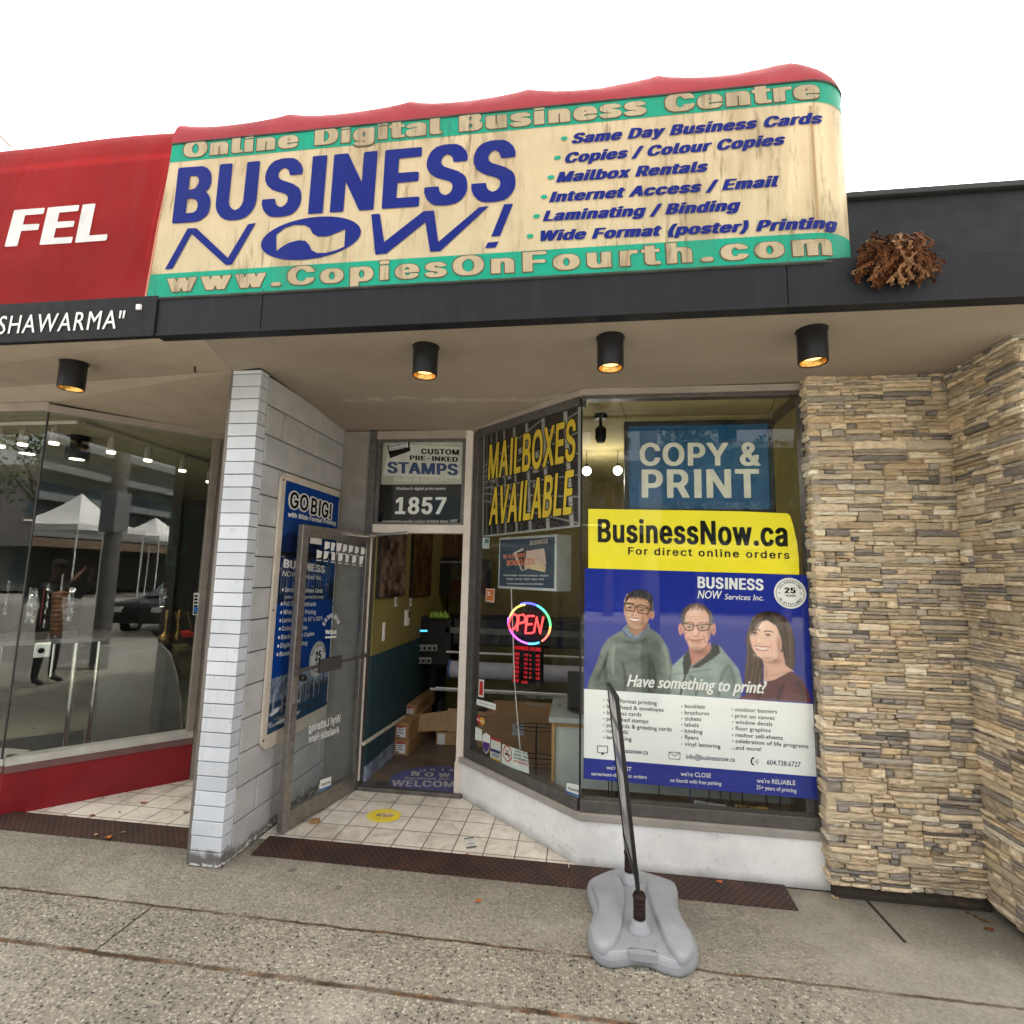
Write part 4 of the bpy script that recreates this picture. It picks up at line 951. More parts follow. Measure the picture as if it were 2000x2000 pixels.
# sloping canvas back to the roof so the top has a far side
m = MB(); vs = []
m.add([(-2.29, 2.46, 4.24), (1.02, 2.46, 4.24), (1.02, 3.6, 3.55), (-2.29, 3.6, 3.55)], [(0, 1, 2, 3)])
m.add([(1.262, 2.49, 3.17), (1.262, 2.9, 3.17), (1.262, 2.9, 3.9), (1.262, 2.49, 4.05)], [(0, 1, 2, 3)])
m.build('canvas_back', M_REDTOP, AW)
# lettering
T = dict(mapf=sgn)
mo = MB(); m = MB()
text(mo, SIGN, 'Online Digital Business Centre', (356.7, 311.3), (1604, 194.3), (359, 276.8), heavy=.13, track=.17, lift=.003, **T)
text(mo, SIGN, 'www.CopiesOnFourth.com', (324, 573.4), (1629, 499.2), (326.5, 535.3), heavy=.085, track=.19, lift=.003, **T)
mo.build('letter_edge', plain('dark cut edge of the letters', (.10, .085, .05), .7), AW)
text(m, SIGN, 'Online Digital Business Centre', (358.7, 309.6), (1602, 192.6), (361, 278.5), heavy=.095, track=.17, lift=.0045, **T)
text(m, SIGN, 'www.CopiesOnFourth.com', (326, 571.7), (1627, 497.5), (328.5, 537), heavy=.05, track=.19, lift=.0045, **T)
m.build('lettering', M_LET, AW)
m = MB()
text(m, SIGN, 'BUSINESS', (336.4, 437.7), (1006, 391), (349.5, 329), heavy=.04, track=.03, lift=.004, **T)
z2 = lambda x, y: (250 + x / 2.576, 100 + y / 2.576)
def shape(pts, l=.004): 
    q = pts_px(SIGN, [z2(*p) for p in pts]); v, f = fill2d([np.array(q)]); m.add([sgn(a, b, l) for a, b in v], f)
shape([(188, 1100), (226, 1096), (322, 920), (494, 1078), (524, 1075), (645, 866), (606, 873), (505, 1042), (347, 893), (303, 893)])
shape([(1225, 823), (1268, 820), (1290, 962), (1488, 807), (1540, 804), (1562, 962), (1768, 787), (1816, 782), (1572, 1008), (1521, 1011), (1497, 862), (1302, 1020), (1246, 1026)])
shape([(1893, 773), (1938, 770), (1872, 932), (1828, 935)]); shape([(1810, 965), (1865, 960), (1850, 990), (1798, 993)])
el_ = ell((922, 943), 254, 103, 60, -.16)
wave = [(748, 925), (790, 892), (840, 876), (890, 877), (918, 893), (930, 918), (958, 935), (1005, 934), (1055, 915), (1095, 897), (1090, 985), (1050, 1003), (1000, 1016), (955, 1018), (925, 1003), (912, 975), (893, 956), (860, 953), (815, 965), (778, 985), (748, 1008)]
q1 = pts_px(SIGN, [z2(*p) for p in el_]); q2 = pts_px(SIGN, [z2(*p) for p in wave]); v, f = fill2d([np.array(q1), np.array(q2)]); m.add([sgn(a, b, .004) for a, b in v], f)
z3 = lambda x, y: (950 + x / 2.576, 80 + y / 2.576)
rows = [('Same Day Business Cards', (425, 520), (1683, 415)), ('Copies / Colour Copies', (388, 618), (1492, 525)), ('Mailbox Rentals', (350, 715), (1105, 660)),
        ('Internet Access / Email', (315, 815), (1462, 735)), ('Laminating / Binding', (283, 910), (1265, 855)), ('Wide Format (poster) Printing', (255, 1010), (1765, 942))]
for s, p, q in rows:
    p, q = z3(*p), z3(*q); text(m, SIGN, s, p, q, (p[0] + 7.5, p[1] - 20.5), heavy=.07, track=.04, lift=.004, **T)
m.build('lettering', M_BLUE, AW)
m = MB()
for p in ((392, 493), (358, 590), (325, 688), (290, 786), (253, 884), (220, 984)):
    c = SIGN.px(*z3(*p)); m.add([sgn(c[0] + .017 * math.cos(t), c[1] + .011 * math.sin(t), .004) for t in np.linspace(0, 6.283, 16, endpoint=False)], [tuple(range(16))])
m.build('bullet', M_TEAL, AW)
# dark fringe where the letters were cut out, as in the old vinyl
# the neighbour's red awning
A2 = empty('awning', (-4, 2.4, 3.16), 'plain red canvas awning of the neighbouring cafe with white letters FEL', 'awning')
nx, nv = 60, 24; vs = []; fs = []
for i in range(nx + 1):
    x = -7.5 + (7.5 - 2.352) * i / nx
    for j in range(nv + 1):
        t = j / nv
        if t < .72: z = 3.170 + t / .72 * .86; y = 2.335 + .02 * (t / .72) ** 2
        else: u = (t - .72) / .28 * math.pi / 2; z = 4.03 + .25 * math.sin(u); y = 2.355 + .12 * (1 - math.cos(u))
        z -= .03 * max(0, (t - .6)) * (math.sin(x * 5.2) + 1) * .6
        y -= .006 * math.sin(x * 3.1 + z * 4) * min(1, t * 3)
        vs.append((x + (z - 3.16) * .058 * (i / nx) ** 6, y, z))
for i in range(nx):
    for j in range(nv): fs.append((i * (nv + 1) + j, (i + 1) * (nv + 1) + j, (i + 1) * (nv + 1) + j + 1, i * (nv + 1) + j + 1))
m = MB(); m.add(vs, fs); m.build('canvas', M_RED, A2, smooth=True)
m = MB(); m.add([(-7.5, 2.475, 4.24), (-2.30, 2.475, 4.24), (-2.30, 3.6, 3.55), (-7.5, 3.6, 3.55)], [(0, 1, 2, 3)]); m.build('canvas_back', M_RED, A2)
m = MB(); m.tube([(-7.5, 2.333, 3.168), (-2.35, 2.333, 3.168)], .007, 6); m.tube([(-2.35, 2.333, 3.165), (-2.325, 2.336, 3.6), (-2.297, 2.352, 4.04)], .005, 6); m.build('hem', plain('pale red hem', (.55, .22, .14), .6), A2)
m = MB()
AWF = Plane((0, 2.338, 0), (1, 0))
def canvas_face(a, b, lift):
    t = (b - 3.170) / .86 * .72; y = 2.335 + .02 * (t / .72) ** 2 - .006 * math.sin(a * 3.1 + b * 4) * min(1, t * 3); return np.array([a, y - lift, b])
text(m, AWF, 'FEL', (8, 481.5), (208, 470), (24, 408), heavy=.05, lift=.0025, mapf=canvas_face)
m.build('lettering', plain('white vinyl letters', (.62, .61, .60), .45), A2)
SBP = Plane((0, 2.325, 0), (1, 0))
m = MB(); text(m, SBP, 'SHAWARMA', (-5, 653.2), (226.5, 642), (2, 618), face='R', lift=.003, track=.14, heavy=.012)
for x in (233, 240): 
    q = pts_px(SBP, [(x, 622), (x + 2.5, 622), (x + 6, 607), (x + 2, 607)]); m.poly(SBP, q, .001, .003)
o = m.build('fascia_lettering', M_WHITE); tag(o, 'white SHAWARMA lettering on the black board below the red awning', 'lettering')
m = MB(); c = SBP.px(273, 601); m.slab(SBP, c[0] - .013, c[0] + .013, c[1] - .014, c[1] + .014, 0, .012); o = m.build('junction_box', M_WHITE); tag(o, 'tiny white box on the fascia right of the SHAWARMA lettering', 'box')

# ================================================================ DOWNLIGHTS
M_GOLD = plain('gold reflector', (.75, .45, .14), .25, .9)
def downlight(px, label, warm=(1, .60, .20), e=.6):
    p = Pz(px[0], px[1], 2.955); p[2] = 2.957
    L = empty('downlight', p, label, 'light', 'black cylinder downlights under the soffit')
    r = .068
    m = MB(); m.lathe(p, [(r + .006, 0), (r + .006, -.008), (r, -.010), (r, -.168), (r - .004, -.172), (r - .008, -.170), (r - .010, -.10), (r - .012, -.02)], 32)
    m.build('housing', M_BLACK, L, smooth=False)
    m = MB(); m.lathe(p + np.array([0, 0, 0]), [(r - .009, -.168), (r - .013, -.150), (.046, -.140)], 32, caps=False); m.build('reflector', M_GOLD, L, smooth=True)
    m = MB(); m.lathe(p, [(.047, -.141), (.001, -.132)], 20, caps=False); m.build('lamp', glow('warm lamp %g' % e, warm, e), L)
    ld = bpy.data.lights.new('lamp_glow', 'SPOT'); ld.energy = 5; ld.color = (1, .72, .4); ld.spot_size = R_(80); ld.spot_blend = .6; ld.shadow_soft_size = .02
    lo = bpy.data.objects.new('lamp_glow', ld); col.objects.link(lo); lo.parent = L; lo.location = (0, 0, -.15)
    return L
downlight((145, 708), 'black downlight over the cafe window, under the red awning', (1, .85, .5), 1.6)
downlight((832, 677), 'black downlight over the open doorway')
downlight((1192, 659), 'black downlight above the window corner')
downlight((1585, 645), 'black downlight nearest the stone wall')
# small things on the soffit
m = MB(); p = Pz(381, 716, 2.95); m.tube([p, p + np.array([0, 0, -.03]), p + np.array([.012, 0, -.035])], .005, 6); o = m.build('hook', M_INK); tag(o, 'small rusty hook in the cafe soffit near the pier', 'hook')

# ================================================================ CHEQUER PLATES
def plate(x0, x1, skew, label):
    m = MB()
    m.add([(x0 - skew, 3.095, .004), (x1 + skew, 3.095, .004), (x1, 3.288, .022), (x0, 3.288, .022), (x0 - skew, 3.095, 0), (x1 + skew, 3.095, 0), (x1, 3.288, 0.0005), (x0, 3.288, 0.0005)],
          [(0, 1, 2, 3), (4, 7, 6, 5), (0, 4, 5, 1), (1, 5, 6, 2), (2, 6, 7, 3), (3, 7, 4, 0)])
    o = m.build('chequer_plate', M_PLATE); tag(o, label, 'threshold plate', 'rusty chequer plates along the shopfronts')
plate(-1.97, -.062, .0, 'long rusty chequer plate across the print shop entry')
plate(-.056, 1.145, .0, 'rusty chequer plate below the poster window, behind the pavement sign')
plate(-4.6, -2.285, .0, 'rusty chequer plate in front of the cafe entry')

# ================================================================ GLASS DOOR
DR = empty('glass_door', (-1.735, 4.10, .02), 'aluminium framed glass door standing open against the block wall', 'door')
P_ = DOORP; Ld = float(np.linalg.norm([-1.735 + 1.909, 4.10 - 3.324])); z0, z1 = .022, 2.035
m = MB(); m.slab(P_, 0, .062, z0, z1, -.045, 0); m.slab(P_, Ld - .062, Ld, z0, z1, -.045, 0)
m.build('stile', M_ALU, DR, bevel=.003)
m = MB(); m.slab(P_, .062, Ld - .062, z0, z0 + .115, -.045, -.001); m.slab(P_, .062, Ld - .062, z1 - .085, z1, -.045, -.001); m.build('rail', plain('brushed aluminium rail', (.30, .28, .255), .4, .8, .18, 25), DR, bevel=.003)
m = MB(); m.slab(P_, .060, Ld - .06, z0 + .112, z1 - .082, -.026, -.021); m.build('pane', glass('door glass', boost=.15, tint=(.93, .95, .95)), DR)
m = MB(); m.slab(P_, Ld - .012, Ld + .004, z0 + .05, z1, -.05, .006); m.build('hinge_edge', M_WHITEP, DR)
pb = DOORP.px(592, 1282); pe = DOORP.px(718, 1258); zb = 1.045
m = MB(); m.slab(P_, .02, Ld - .005, zb - .012, zb + .012, .018, .034); m.slab(P_, .012, .03, zb - .016, zb + .016, 0, .034); m.slab(P_, Ld - .03, Ld - .01, zb - .016, zb + .016, 0, .034); m.build('push_bar', plain('grey push bar', (.16, .15, .14), .4, .6), DR, bevel=.002)
m = MB(); a0, a1 = DOORP.px(616, 1285)[0], DOORP.px(658, 1275)[0]
for k in range(6): m.slab(P_, a0, a1, zb - .048 + k * .016, zb - .034 + k * .016, .03, .050)
m.slab(P_, a0, a1, zb - .048, zb + .046, .028, .046)
m.build('push_pad', plain('ribbed grey push pad', (.10, .095, .09), .5, .3), DR)
m = MB(); m.slab(P_, .018, .046, .83, 1.0, .0, .006); m.build('lock_plate', plain('lock plate', (.4, .38, .35), .35, .8), DR)
m = MB(); m.lathe(P_.P(.085, .985, -.0), [(.024, 0), (.024, .02), (.018, .03), (.0, .031)], 20, tuple(P_.n)); m.build('lock', plain('dark lock', (.06, .055, .05), .4, .7), DR)
m = MB(); q = P_.P(Ld - .10, z1 - .03, .0); m.tube([q + P_.n * .02, q + np.array([.28, -.02, .03]) + P_.n * .1], .012, 8); m.slab(P_, Ld - .36, Ld - .10, z1 - .045, z1 - .02, 0.001, .03)
m.build('closer_arm', M_CHROME, DR)
m = MB(); text(m, P_, 'Vinyl Lettering', (669.8, 1410), (608, 1431), (669.8 - .5, 1395), lift=-.0185); text(m, P_, 'Available Here', (666, 1432), (608, 1452), (666, 1418), lift=-.0185)
ca = P_.px(631.5, 1227)
z5 = lambda x, y: (500 + x / 4.83, 900 + y / 4.83)
text(m, P_, 'NOW', z5(777, 1640), z5(672, 1636), z5(777, 1600), lift=-.0185, heavy=.03)
arc = P_.px(*z5(726, 1590)); 
for i, ch in enumerate('BUSINESS'):
    t = R_(72 - 144 * (i + .5) / 8); d = np.array([math.sin(t), math.cos(t)]); V, F = layout(ch, 'B'); rt = -np.array([d[1], -d[0]]); wv = V[:, 0].max(); o_ = arc + d * np.array([.075, .085]) - rt * wv * .014
    m.add([P_.P(*(o_ + rt * v[0] * .028 + d * v[1] * .030), -.0185) for v in V], F)
stroke(m, P_, [P_.px(*z5(672, 1668)), P_.px(*z5(775, 1662))], .012, -.0185)
# two rows of white letter backs near the top of the pane, seen from behind
r9 = np.random.default_rng(4)
for row, (x0, y0, x1, y1) in enumerate(((690, 800, 1025, 850), (615, 880, 1010, 940))):
    for k in range(7):
        c = P_.px(*z5(x0 + (x1 - x0) * k / 6, y0 + (y1 - y0) * k / 6)); w_ = r9.uniform(.02, .032); h_ = .032
        m.poly(P_, [(c[0] - w_ * r9.uniform(.6, 1), c[1] - h_), (c[0] + w_ * r9.uniform(.4, .9), c[1] - h_ * r9.uniform(.5, 1)), (c[0] + w_, c[1] + h_ * r9.uniform(.5, 1)), (c[0] - w_ * .8, c[1] + h_)], -.0195, -.0185)
        stroke(m, P_, [(c[0] - .026, c[1] - .045), (c[0] + .026, c[1] - .045)], .006, -.0185)
m.build('lettering', M_WHITE, DR)
m = MB(); m.poly(P_, pts_px(P_, [z5(540, 700), z5(640, 708), z5(640, 793), z5(528, 778)]), -.0195, -.0185); m.build('paper_note', plain('pale paper', (.58, .56, .52), .7), DR)
def alarm_sticker(P_, pts, lift, parent, mname):
    m = MB(); q = pts_px(P_, pts); m.poly(P_, q, lift - .001, lift); o = m.build('alarm_sticker', M_WHITE, parent)
    tl, tr, br, bl = (np.array(v) for v in q)
    m = MB(); m.poly(P_, [bl + (tl - bl) * .2, br + (tr - br) * .2, br + (tr - br) * .02, bl + (tl - bl) * .02], lift, lift + .0006); m.build('blue_band', plain('sticker blue', (.03, .16, .45), .4), o)
    m = MB(); text_ab(m, P_, 'Protection', bl + (tl - bl) * .42 + (br - bl) * .12, br + (tr - br) * .42 - (br - bl) * .10, bl + (tl - bl) * .66 + (br - bl) * .12, lift=lift + .0008)
    m.build('lettering', M_INK, o); return o
alarm_sticker(P_, [(629.5, 1525), (651.5, 1517), (650, 1538), (627, 1547)], -.0185, DR, '')
# wooden wedge that holds the door
p = Pz(615, 1607, .004); m = MB(); m.prism([(p[0] - .045, p[1] - .012, .004), (p[0] + .022, p[1] - .018, .004), (p[0] + .022, p[1] - .018, .032), (p[0] - .045, p[1] - .012, .02)], (.006, .035, 0)); o = m.build('door_wedge', plain('worn wood', (.34, .20, .09), .8, 0, .3, 40), bevel=.002); tag(o, 'small wooden wedge under the open glass door', 'door wedge')

# ================================================================ GO BIG SIGN on the block wall
gp = Plane((-2.028, 0, 0), (0, 1))
def gq(x, y): return gp.px(x, y)
y0, y1 = 3.205, 4.066; zT, zB = 2.385, .555
G = empty('wall_sign', (-2.03, 3.64, zB), 'tall blue GO BIG sign screwed to the block wall, partly behind the glass door', 'sign')
def rrect(a0, a1, b0, b1, r, n=8):
    o = []
    for cx, cy, s in ((a1 - r, b0 + r, -90), (a1 - r, b1 - r, 0), (a0 + r, b1 - r, 90), (a0 + r, b0 + r, 180)):
        o += [(cx + r * math.cos(R_(s + 90 * k / n)), cy + r * math.sin(R_(s + 90 * k / n))) for k in range(n + 1)]
    return o
m = MB(); m.poly(gp, rrect(y0, y1, zB, zT, .07), -.012, .006); m.build('backing_board', plain('cream sign board', (.60, .54, .46), .5), G)
pa = Art(120, 300, lin(6, 60, 140))
V_ = pa.Y / 300; U_ = pa.X / 120
cl = cloud(120, 300, 5, 3)
# evening harbour photograph in the upper part
top = (V_ > .16) & (V_ < .50)
skyc = np.stack([.012 + .02 * (V_ - .16), .05 + .12 * (V_ - .16), .20 + .3 * (V_ - .16)], -1)
pa.a = np.where(top[..., None], skyc, pa.a)
mt = .255 - .03 * np.sin(U_ * 5 + .6) - .02 * np.sin(U_ * 13)
pa.put(((V_ > mt) & (V_ < .30)) * 1.0, lin(22, 40, 80))
pa.put(((V_ > .29) & (V_ < .315)) * 1.0, (.004, .006, .012))
pa.put(((V_ >= .315) & (V_ < .44)) * np.clip((cl - .45) * 5, 0, .8), (.004, .008, .03))
r5 = np.random.default_rng(5)
for k in range(260):
    u, v = r5.uniform(0, 120), r5.uniform(.30, .50) * 300
    if u / 120 > .25 or r5.random() < .3: pa.el(u, v, r5.uniform(.5, 1.8), r5.uniform(.4, 1.1), tuple(np.array(lin(*[(190, 190, 180), (160, 110, 60), (110, 130, 160), (40, 50, 70)][r5.integers(4)])) * r5.uniform(.3, 1)), 1.0)
pa.put(((V_ > .44) & (V_ < .50)) * np.clip((cl - .3) * 3, 0, .85), (.003, .005, .012))
for k in range(16):
    u = r5.uniform(4, 110); pa.ln([(u, r5.uniform(.30, .36) * 300), (u, .46 * 300)], .8, lin(150, 155, 165), .7)
# lower photograph: bare trees and moored boats, skyline
low = V_ > .79
sk = np.stack([.05 + .35 * cl, .10 + .38 * cl, .20 + .42 * cl], -1); pa.a = np.where((low & (V_ < .90))[..., None], sk, pa.a)
pa.a = np.where((V_ >= .885)[..., None], np.stack([.01 + .02 * cl, .03 + .05 * cl, .06 + .1 * cl], -1), pa.a)
for k in range(30):
    u = 50 + k * 2.3; hgt = r5.uniform(4, 16); pa.pol([(u, 268 - hgt), (u + 2.2, 268 - hgt), (u + 2.2, 268), (u, 268)], tuple(np.array(lin(70, 75, 85)) * r5.uniform(.3, 1.3)))
for k in range(34):
    x = r5.uniform(-5, 45); y = r5.uniform(238, 262); pa.cur([(x, y + 18), (x + r5.uniform(-8, 10), y + 6), (x + r5.uniform(-16, 24), y - r5.uniform(4, 14))], .9, lin(40, 34, 34), .8)
for k in range(26):
    u = r5.uniform(2, 100); pa.ln([(u, r5.uniform(250, 262)), (u, 280)], .8, lin(190, 190, 195), .8)
for k in range(26):
    u, v = r5.uniform(0, 80), r5.uniform(272, 294); pa.el(u, v, r5.uniform(3, 10), r5.uniform(1, 2.4), lin(*[(210, 212, 218), (120, 110, 110), (70, 40, 30), (150, 160, 175)][r5.integers(4)]), 1)
pa.grain(.10)
q = [gq(559.5, 936), gq(662.5, 976), gq(636.5, 1380), gq(517, 1432)]
q = [(3.255, 2.335), (4.048, 2.335), (4.048, .645), (3.255, .645)]
picture('printed_panel', gp, q, pa, M_PRINT, G, .0075)
m = MB(); mk = MB()
zz = lambda x, y: (500 + x / 4.83, 900 + y / 4.83)
for s, p, qq, pt in (('GO', (300, 440), (475, 478), (312, 285)), ('BIG!', (500, 500), (692, 552), (512, 345))):
    for kk, (dx, dy) in enumerate(((-11, -8), (11, -8), (-11, 8), (11, 8), (0, 13), (0, -13), (-14, 0), (14, 0))):
        text(m, gp, s, zz(p[0] + dx, p[1] + dy), zz(qq[0] + dx, qq[1] + dy), zz(pt[0] + dx, pt[1] + dy), lift=.009 + kk * .0004)
    text(mk, gp, s, zz(*p), zz(*qq), zz(*pt), heavy=.0, lift=.0125)
text(m, gp, 'with Wide Format Printing', zz(285, 525), zz(740, 610), zz(292, 480), lift=.010, heavy=.04)
text(m, gp, 'BUSINESS', zz(245, 1005), zz(640, 1060), zz(250, 925), lift=.010, heavy=.06)
text(m, gp, 'NOW Services Inc.', zz(235, 1085), zz(610, 1125), zz(242, 1035), lift=.010, face='R')
for s, x, y, x1, y1 in (('Same Day Business Cards', 258, 1235, 615, 1245), ('(when setup is approved by noon)', 255, 1300, 622, 1297), ('Full Colour Postcards', 247, 1368, 553, 1370), ('Wide Format Printing', 243, 1448, 552, 1445),
                        ('Laminating (up to 36" x 120")', 235, 1525, 612, 1505), ('Colour Copies', 230, 1603, 470, 1590), ('Black & White Copies', 222, 1685, 536, 1648), ('Digital Printing', 215, 1765, 470, 1735), ('Booklets', 208, 1845, 372, 1822)):
    text(m, gp, s, zz(x, y), zz(x1, y1), zz(x + 4, y - 44 if s[0] != '(' else y - 36), lift=.010, face='B' if s[0] != '(' else 'R')
    if s[0] != '(':
        c = gp.px(*zz(x - 18, y - 18)); m.poly(gp, ell(c, .011, .011, 12), .009, .010)
m.build('lettering', M_WHITE, G); mk.build('lettering', M_INK, G)
c = gp.px(618, 1287); m = MB(); m.poly(gp, ell(c, .125, .135, 36), .010, .012); sl = m.build('seal', M_WHITE, G)
m = MB(); arc_text(m, gp, 'CELEBRATING', c, .095, .022, -70, 70, lift=.0135); arc_text(m, gp, 'IN KITSILANO!', c, .108, .022, 245, 115, lift=.0135, inward=True); text_ab(m, gp, '25', c + [-.045, -.01], c + [.045, -.01], c + [-.045, .06], lift=.0135, heavy=.05); text_ab(m, gp, 'YEARS', c + [-.04, -.045], c + [.04, -.045], c + [-.04, -.022], lift=.0135)
rg = ell(c, .118, .128, 40); stroke(m, gp, rg + rg[:1], .004, .0135); m.build('lettering', M_INK, sl)
m = MB()
for a, b in ((3.222, 2.33), (4.056, 2.325), (3.22, 1.45), (4.058, 1.45), (3.222, .62), (4.056, .66)): m.lathe(gp.P(a, b, .006), [(.007, 0), (.006, .003), (0, .004)], 10, (1, 0, 0))
m.build('screw', M_INK, G)

# ================================================================ PAVEMENT SIGN
PS = empty('pavement_sign', (.28, 2.85, 0), 'slim black framed pavement sign seen edge-on, on two springs in a grey moulded base', 'pavement sign')
nb_ = N('grey moulded plastic'); c_ = nb_.ramp(nb_.noise(6, 5), [(.3, (.27, .29, .315)), (.7, (.36, .38, .41))]); c_ = nb_.mix(nb_.map(nb_.noise(1, 6, .75, nb_.scale((30, 9, 30))), .60, .70, 0, .55), c_, (.12, .115, .105))
xb_, yb_, zz_b = nb_.xyz(); c_ = nb_.mix(nb_.map(nb_.math('ADD', zz_b, nb_.math('MULTIPLY', nb_.noise(14, 5), .05)), .055, .02, 0, .6), c_, (.10, .09, .075)); nb_.bump(nb_.noise(170, 4), .16, .003); M_BASE = nb_.done(c_, .45)
outl = [Pz(*p, .02)[:2] for p in ((1149, 1838), (1154, 1857), (1168, 1875), (1190, 1885), (1215, 1882), (1245, 1878), (1275, 1884), (1300, 1896), (1325, 1902), (1350, 1896), (1363, 1880), (1362, 1858), (1350, 1835), (1333, 1808), (1325, 1785), (1322, 1768), (1324, 1750), (1318, 1738), (1300, 1731), (1275, 1723), (1258, 1718), (1240, 1714), (1225, 1714), (1212, 1711), (1195, 1713), (1172, 1722), (1150, 1733), (1146, 1745), (1152, 1763), (1161, 1785), (1158, 1805), (1151, 1822))]
for _ in range(2): outl = [q for i in range(len(outl)) for q in (outl[i] * .75 + outl[(i + 1) % len(outl)] * .25, outl[i] * .25 + outl[(i + 1) % len(outl)] * .75)]
ctr = np.mean(outl, 0)
def inset(pts, d):
    o = []
    n = len(pts)
    for i in range(n):
        p = np.array(pts[i]); t = np.array(pts[(i + 1) % n]) - np.array(pts[i - 1]); t /= np.linalg.norm(t); nn = np.array([-t[1], t[0]]); 
        if nn @ (ctr - p) < 0: nn = -nn
        o.append(p + nn * d)
    return o
m = MB(); n_ = len(outl); vs = []; lev = [(.0, .004), (-.003, .012), (-.003, .038), (.001, .052), (.006, .062), (.012, .067)]
for d, z in lev: vs += [(p[0], p[1], z) for p in inset(outl, d)]
fs = [tuple(reversed(range(n_)))]
for k in range(len(lev) - 1):
    for i in range(n_): fs.append((k * n_ + i, k * n_ + (i + 1) % n_, (k + 1) * n_ + (i + 1) % n_, (k + 1) * n_ + i))
m.add(vs, fs)
# top surface as a filled fan strip with the central valley kept lower
hq = Pz(1255, 1858, .068); slot = rrect(hq[0] - .065, hq[0] + .065, hq[1] - .018, hq[1] + .018, .016)   # hand slot
top = inset(outl, .012); v2, f2 = fill2d([np.array(top), np.array(slot)]); m.add([(p[0], p[1], .067) for p in v2], f2)
m.prism([(a, b, .040) for a, b in slot], (0, 0, -.004)); k_ = len(slot); m.add([(a, b, .067) for a, b in slot] + [(a, b, .040) for a, b in slot], [(i, (i + 1) % k_, k_ + (i + 1) % k_, k_ + i) for i in range(k_)])
base = m.build('base', M_BASE, PS, smooth=False)
bv = base.modifiers.new('weld', 'WELD'); bv.merge_threshold = .002; ss = base.modifiers.new('soft', 'BEVEL'); ss.width = .006; ss.segments = 3; ss.limit_method = 'ANGLE'; ss.angle_limit = R_(25)
# raised lobes left and right
for side, lob in (('l', [(1152, 1836), (1160, 1855), (1180, 1866), (1200, 1858), (1212, 1835), (1219, 1800), (1221, 1765), (1217, 1735), (1206, 1722), (1190, 1722), (1160, 1736), (1157, 1748), (1170, 1778), (1168, 1800), (1157, 1820)]),
                  ('r', [(1262, 1728), (1272, 1727), (1312, 1745), (1315, 1765), (1320, 1790), (1338, 1822), (1355, 1850), (1357, 1870), (1340, 1886), (1322, 1882), (1304, 1860), (1288, 1822), (1272, 1780), (1263, 1750)])):
    lp = [Pz(x, y - 6, .07)[:2] for x, y in lob]
    # smooth the outline
    for _ in range(2): lp = [q for i in range(len(lp)) for q in (lp[i] * .75 + lp[(i + 1) % len(lp)] * .25, lp[i] * .25 + lp[(i + 1) % len(lp)] * .75)]
    c0 = np.mean(lp, 0); nn = len(lp); m = MB(); vs = []
    for k, z in ((1.0, .060), (1.0, .078), (.97, .090), (.92, .097), (.84, .100)): vs += [tuple(c0 + (p - c0) * k) + (z,) for p in lp]
    fs = []
    for r in range(4):
        for i in range(nn): fs.append((r * nn + i, r * nn + (i + 1) % nn, (r + 1) * nn + (i + 1) % nn, (r + 1) * nn + i))
    m.add(vs, fs); tp = [tuple(c0 + (p - c0) * .84) + (.100,) for p in lp]; m.add(tp, [tuple(t) for t in tessellate_polygon([[Vector(p) for p in tp]])])
    o = m.build('lobe', M_BASE, base, smooth=True); wd = o.modifiers.new('weld', 'WELD'); wd.merge_threshold = .0015
pf = Pz(1249, 1800, .10); pbk = Pz(1230, 1707, .10)
m = MB()
for p in (pf, pbk): m.lathe((p[0], p[1], 0), [(.062, .060), (.055, .075), (.040, .095), (.036, .112), (.030, .114)], 24)
m.build('spring_mount', M_BASE, base, smooth=True)
M_SPR = plain('rusty black spring', (.035, .022, .018), .55, .5, .4, 60)
for p in (pf, pbk):
    m = MB(); pts = [(p[0] + .024 * math.cos(t), p[1] + .024 * math.sin(t), .112 + .011 * t / 6.283) for t in np.linspace(0, 6.283 * 8, 150)]; m.tube(pts, .0052, 6); m.lathe((p[0], p[1], 0), [(.016, .10), (.016, .215)], 12); m.lathe((p[0], p[1], 0), [(.030, .200), (.032, .212), (.026, .226), (.0, .228)], 16)
    m.build('spring', M_SPR, PS)
# the leaning panel
bf = np.array([pf[0] - .002, pf[1] + .0, .20]); bb = np.array([pbk[0] - .014, pbk[1], .19]); lean = np.array([-.100, -.01, .92])
uu = bb - bf; uu /= np.linalg.norm(uu); up = lean / np.linalg.norm(lean); nn = np.cross(uu, up); nn /= np.linalg.norm(nn)
H = .93; Wd = float(np.linalg.norm(bb - bf))
def bar(m, p, q, w1, w2):
    d = q - p; L = np.linalg.norm(d); d /= L; s_ = np.cross(d, nn); s_ /= np.linalg.norm(s_)
    c = [p - s_ * w1 - nn * w2, p + s_ * w1 - nn * w2, p + s_ * w1 + nn * w2, p - s_ * w1 + nn * w2]; m.prism(c, d * L)
m = MB(); 
for p in (bf, bb): bar(m, p, p + up * H, .010, .010)
bar(m, bf + up * (H - .011), bb + up * (H - .011), .011, .0125); bar(m, bf + up * .11, bb + up * .11, .011, .0125); m.build('frame', plain('black powder coat', (.018, .018, .019), .35), PS, bevel=.002)
ap = Art(40, 110, lin(205, 205, 205)); cc = cloud(40, 110, 6, 8); ap.put(np.clip((cc - .5) * 6, 0, .7), lin(90, 90, 100)); ap.put(((ap.Y > 40) & (ap.Y < 52)) * .7, lin(40, 45, 110)); ap.put(((ap.Y > 18) & (ap.Y < 24)) * .8, lin(40, 40, 40)); ap.put((ap.Y > 84) * .6, lin(100, 100, 105))
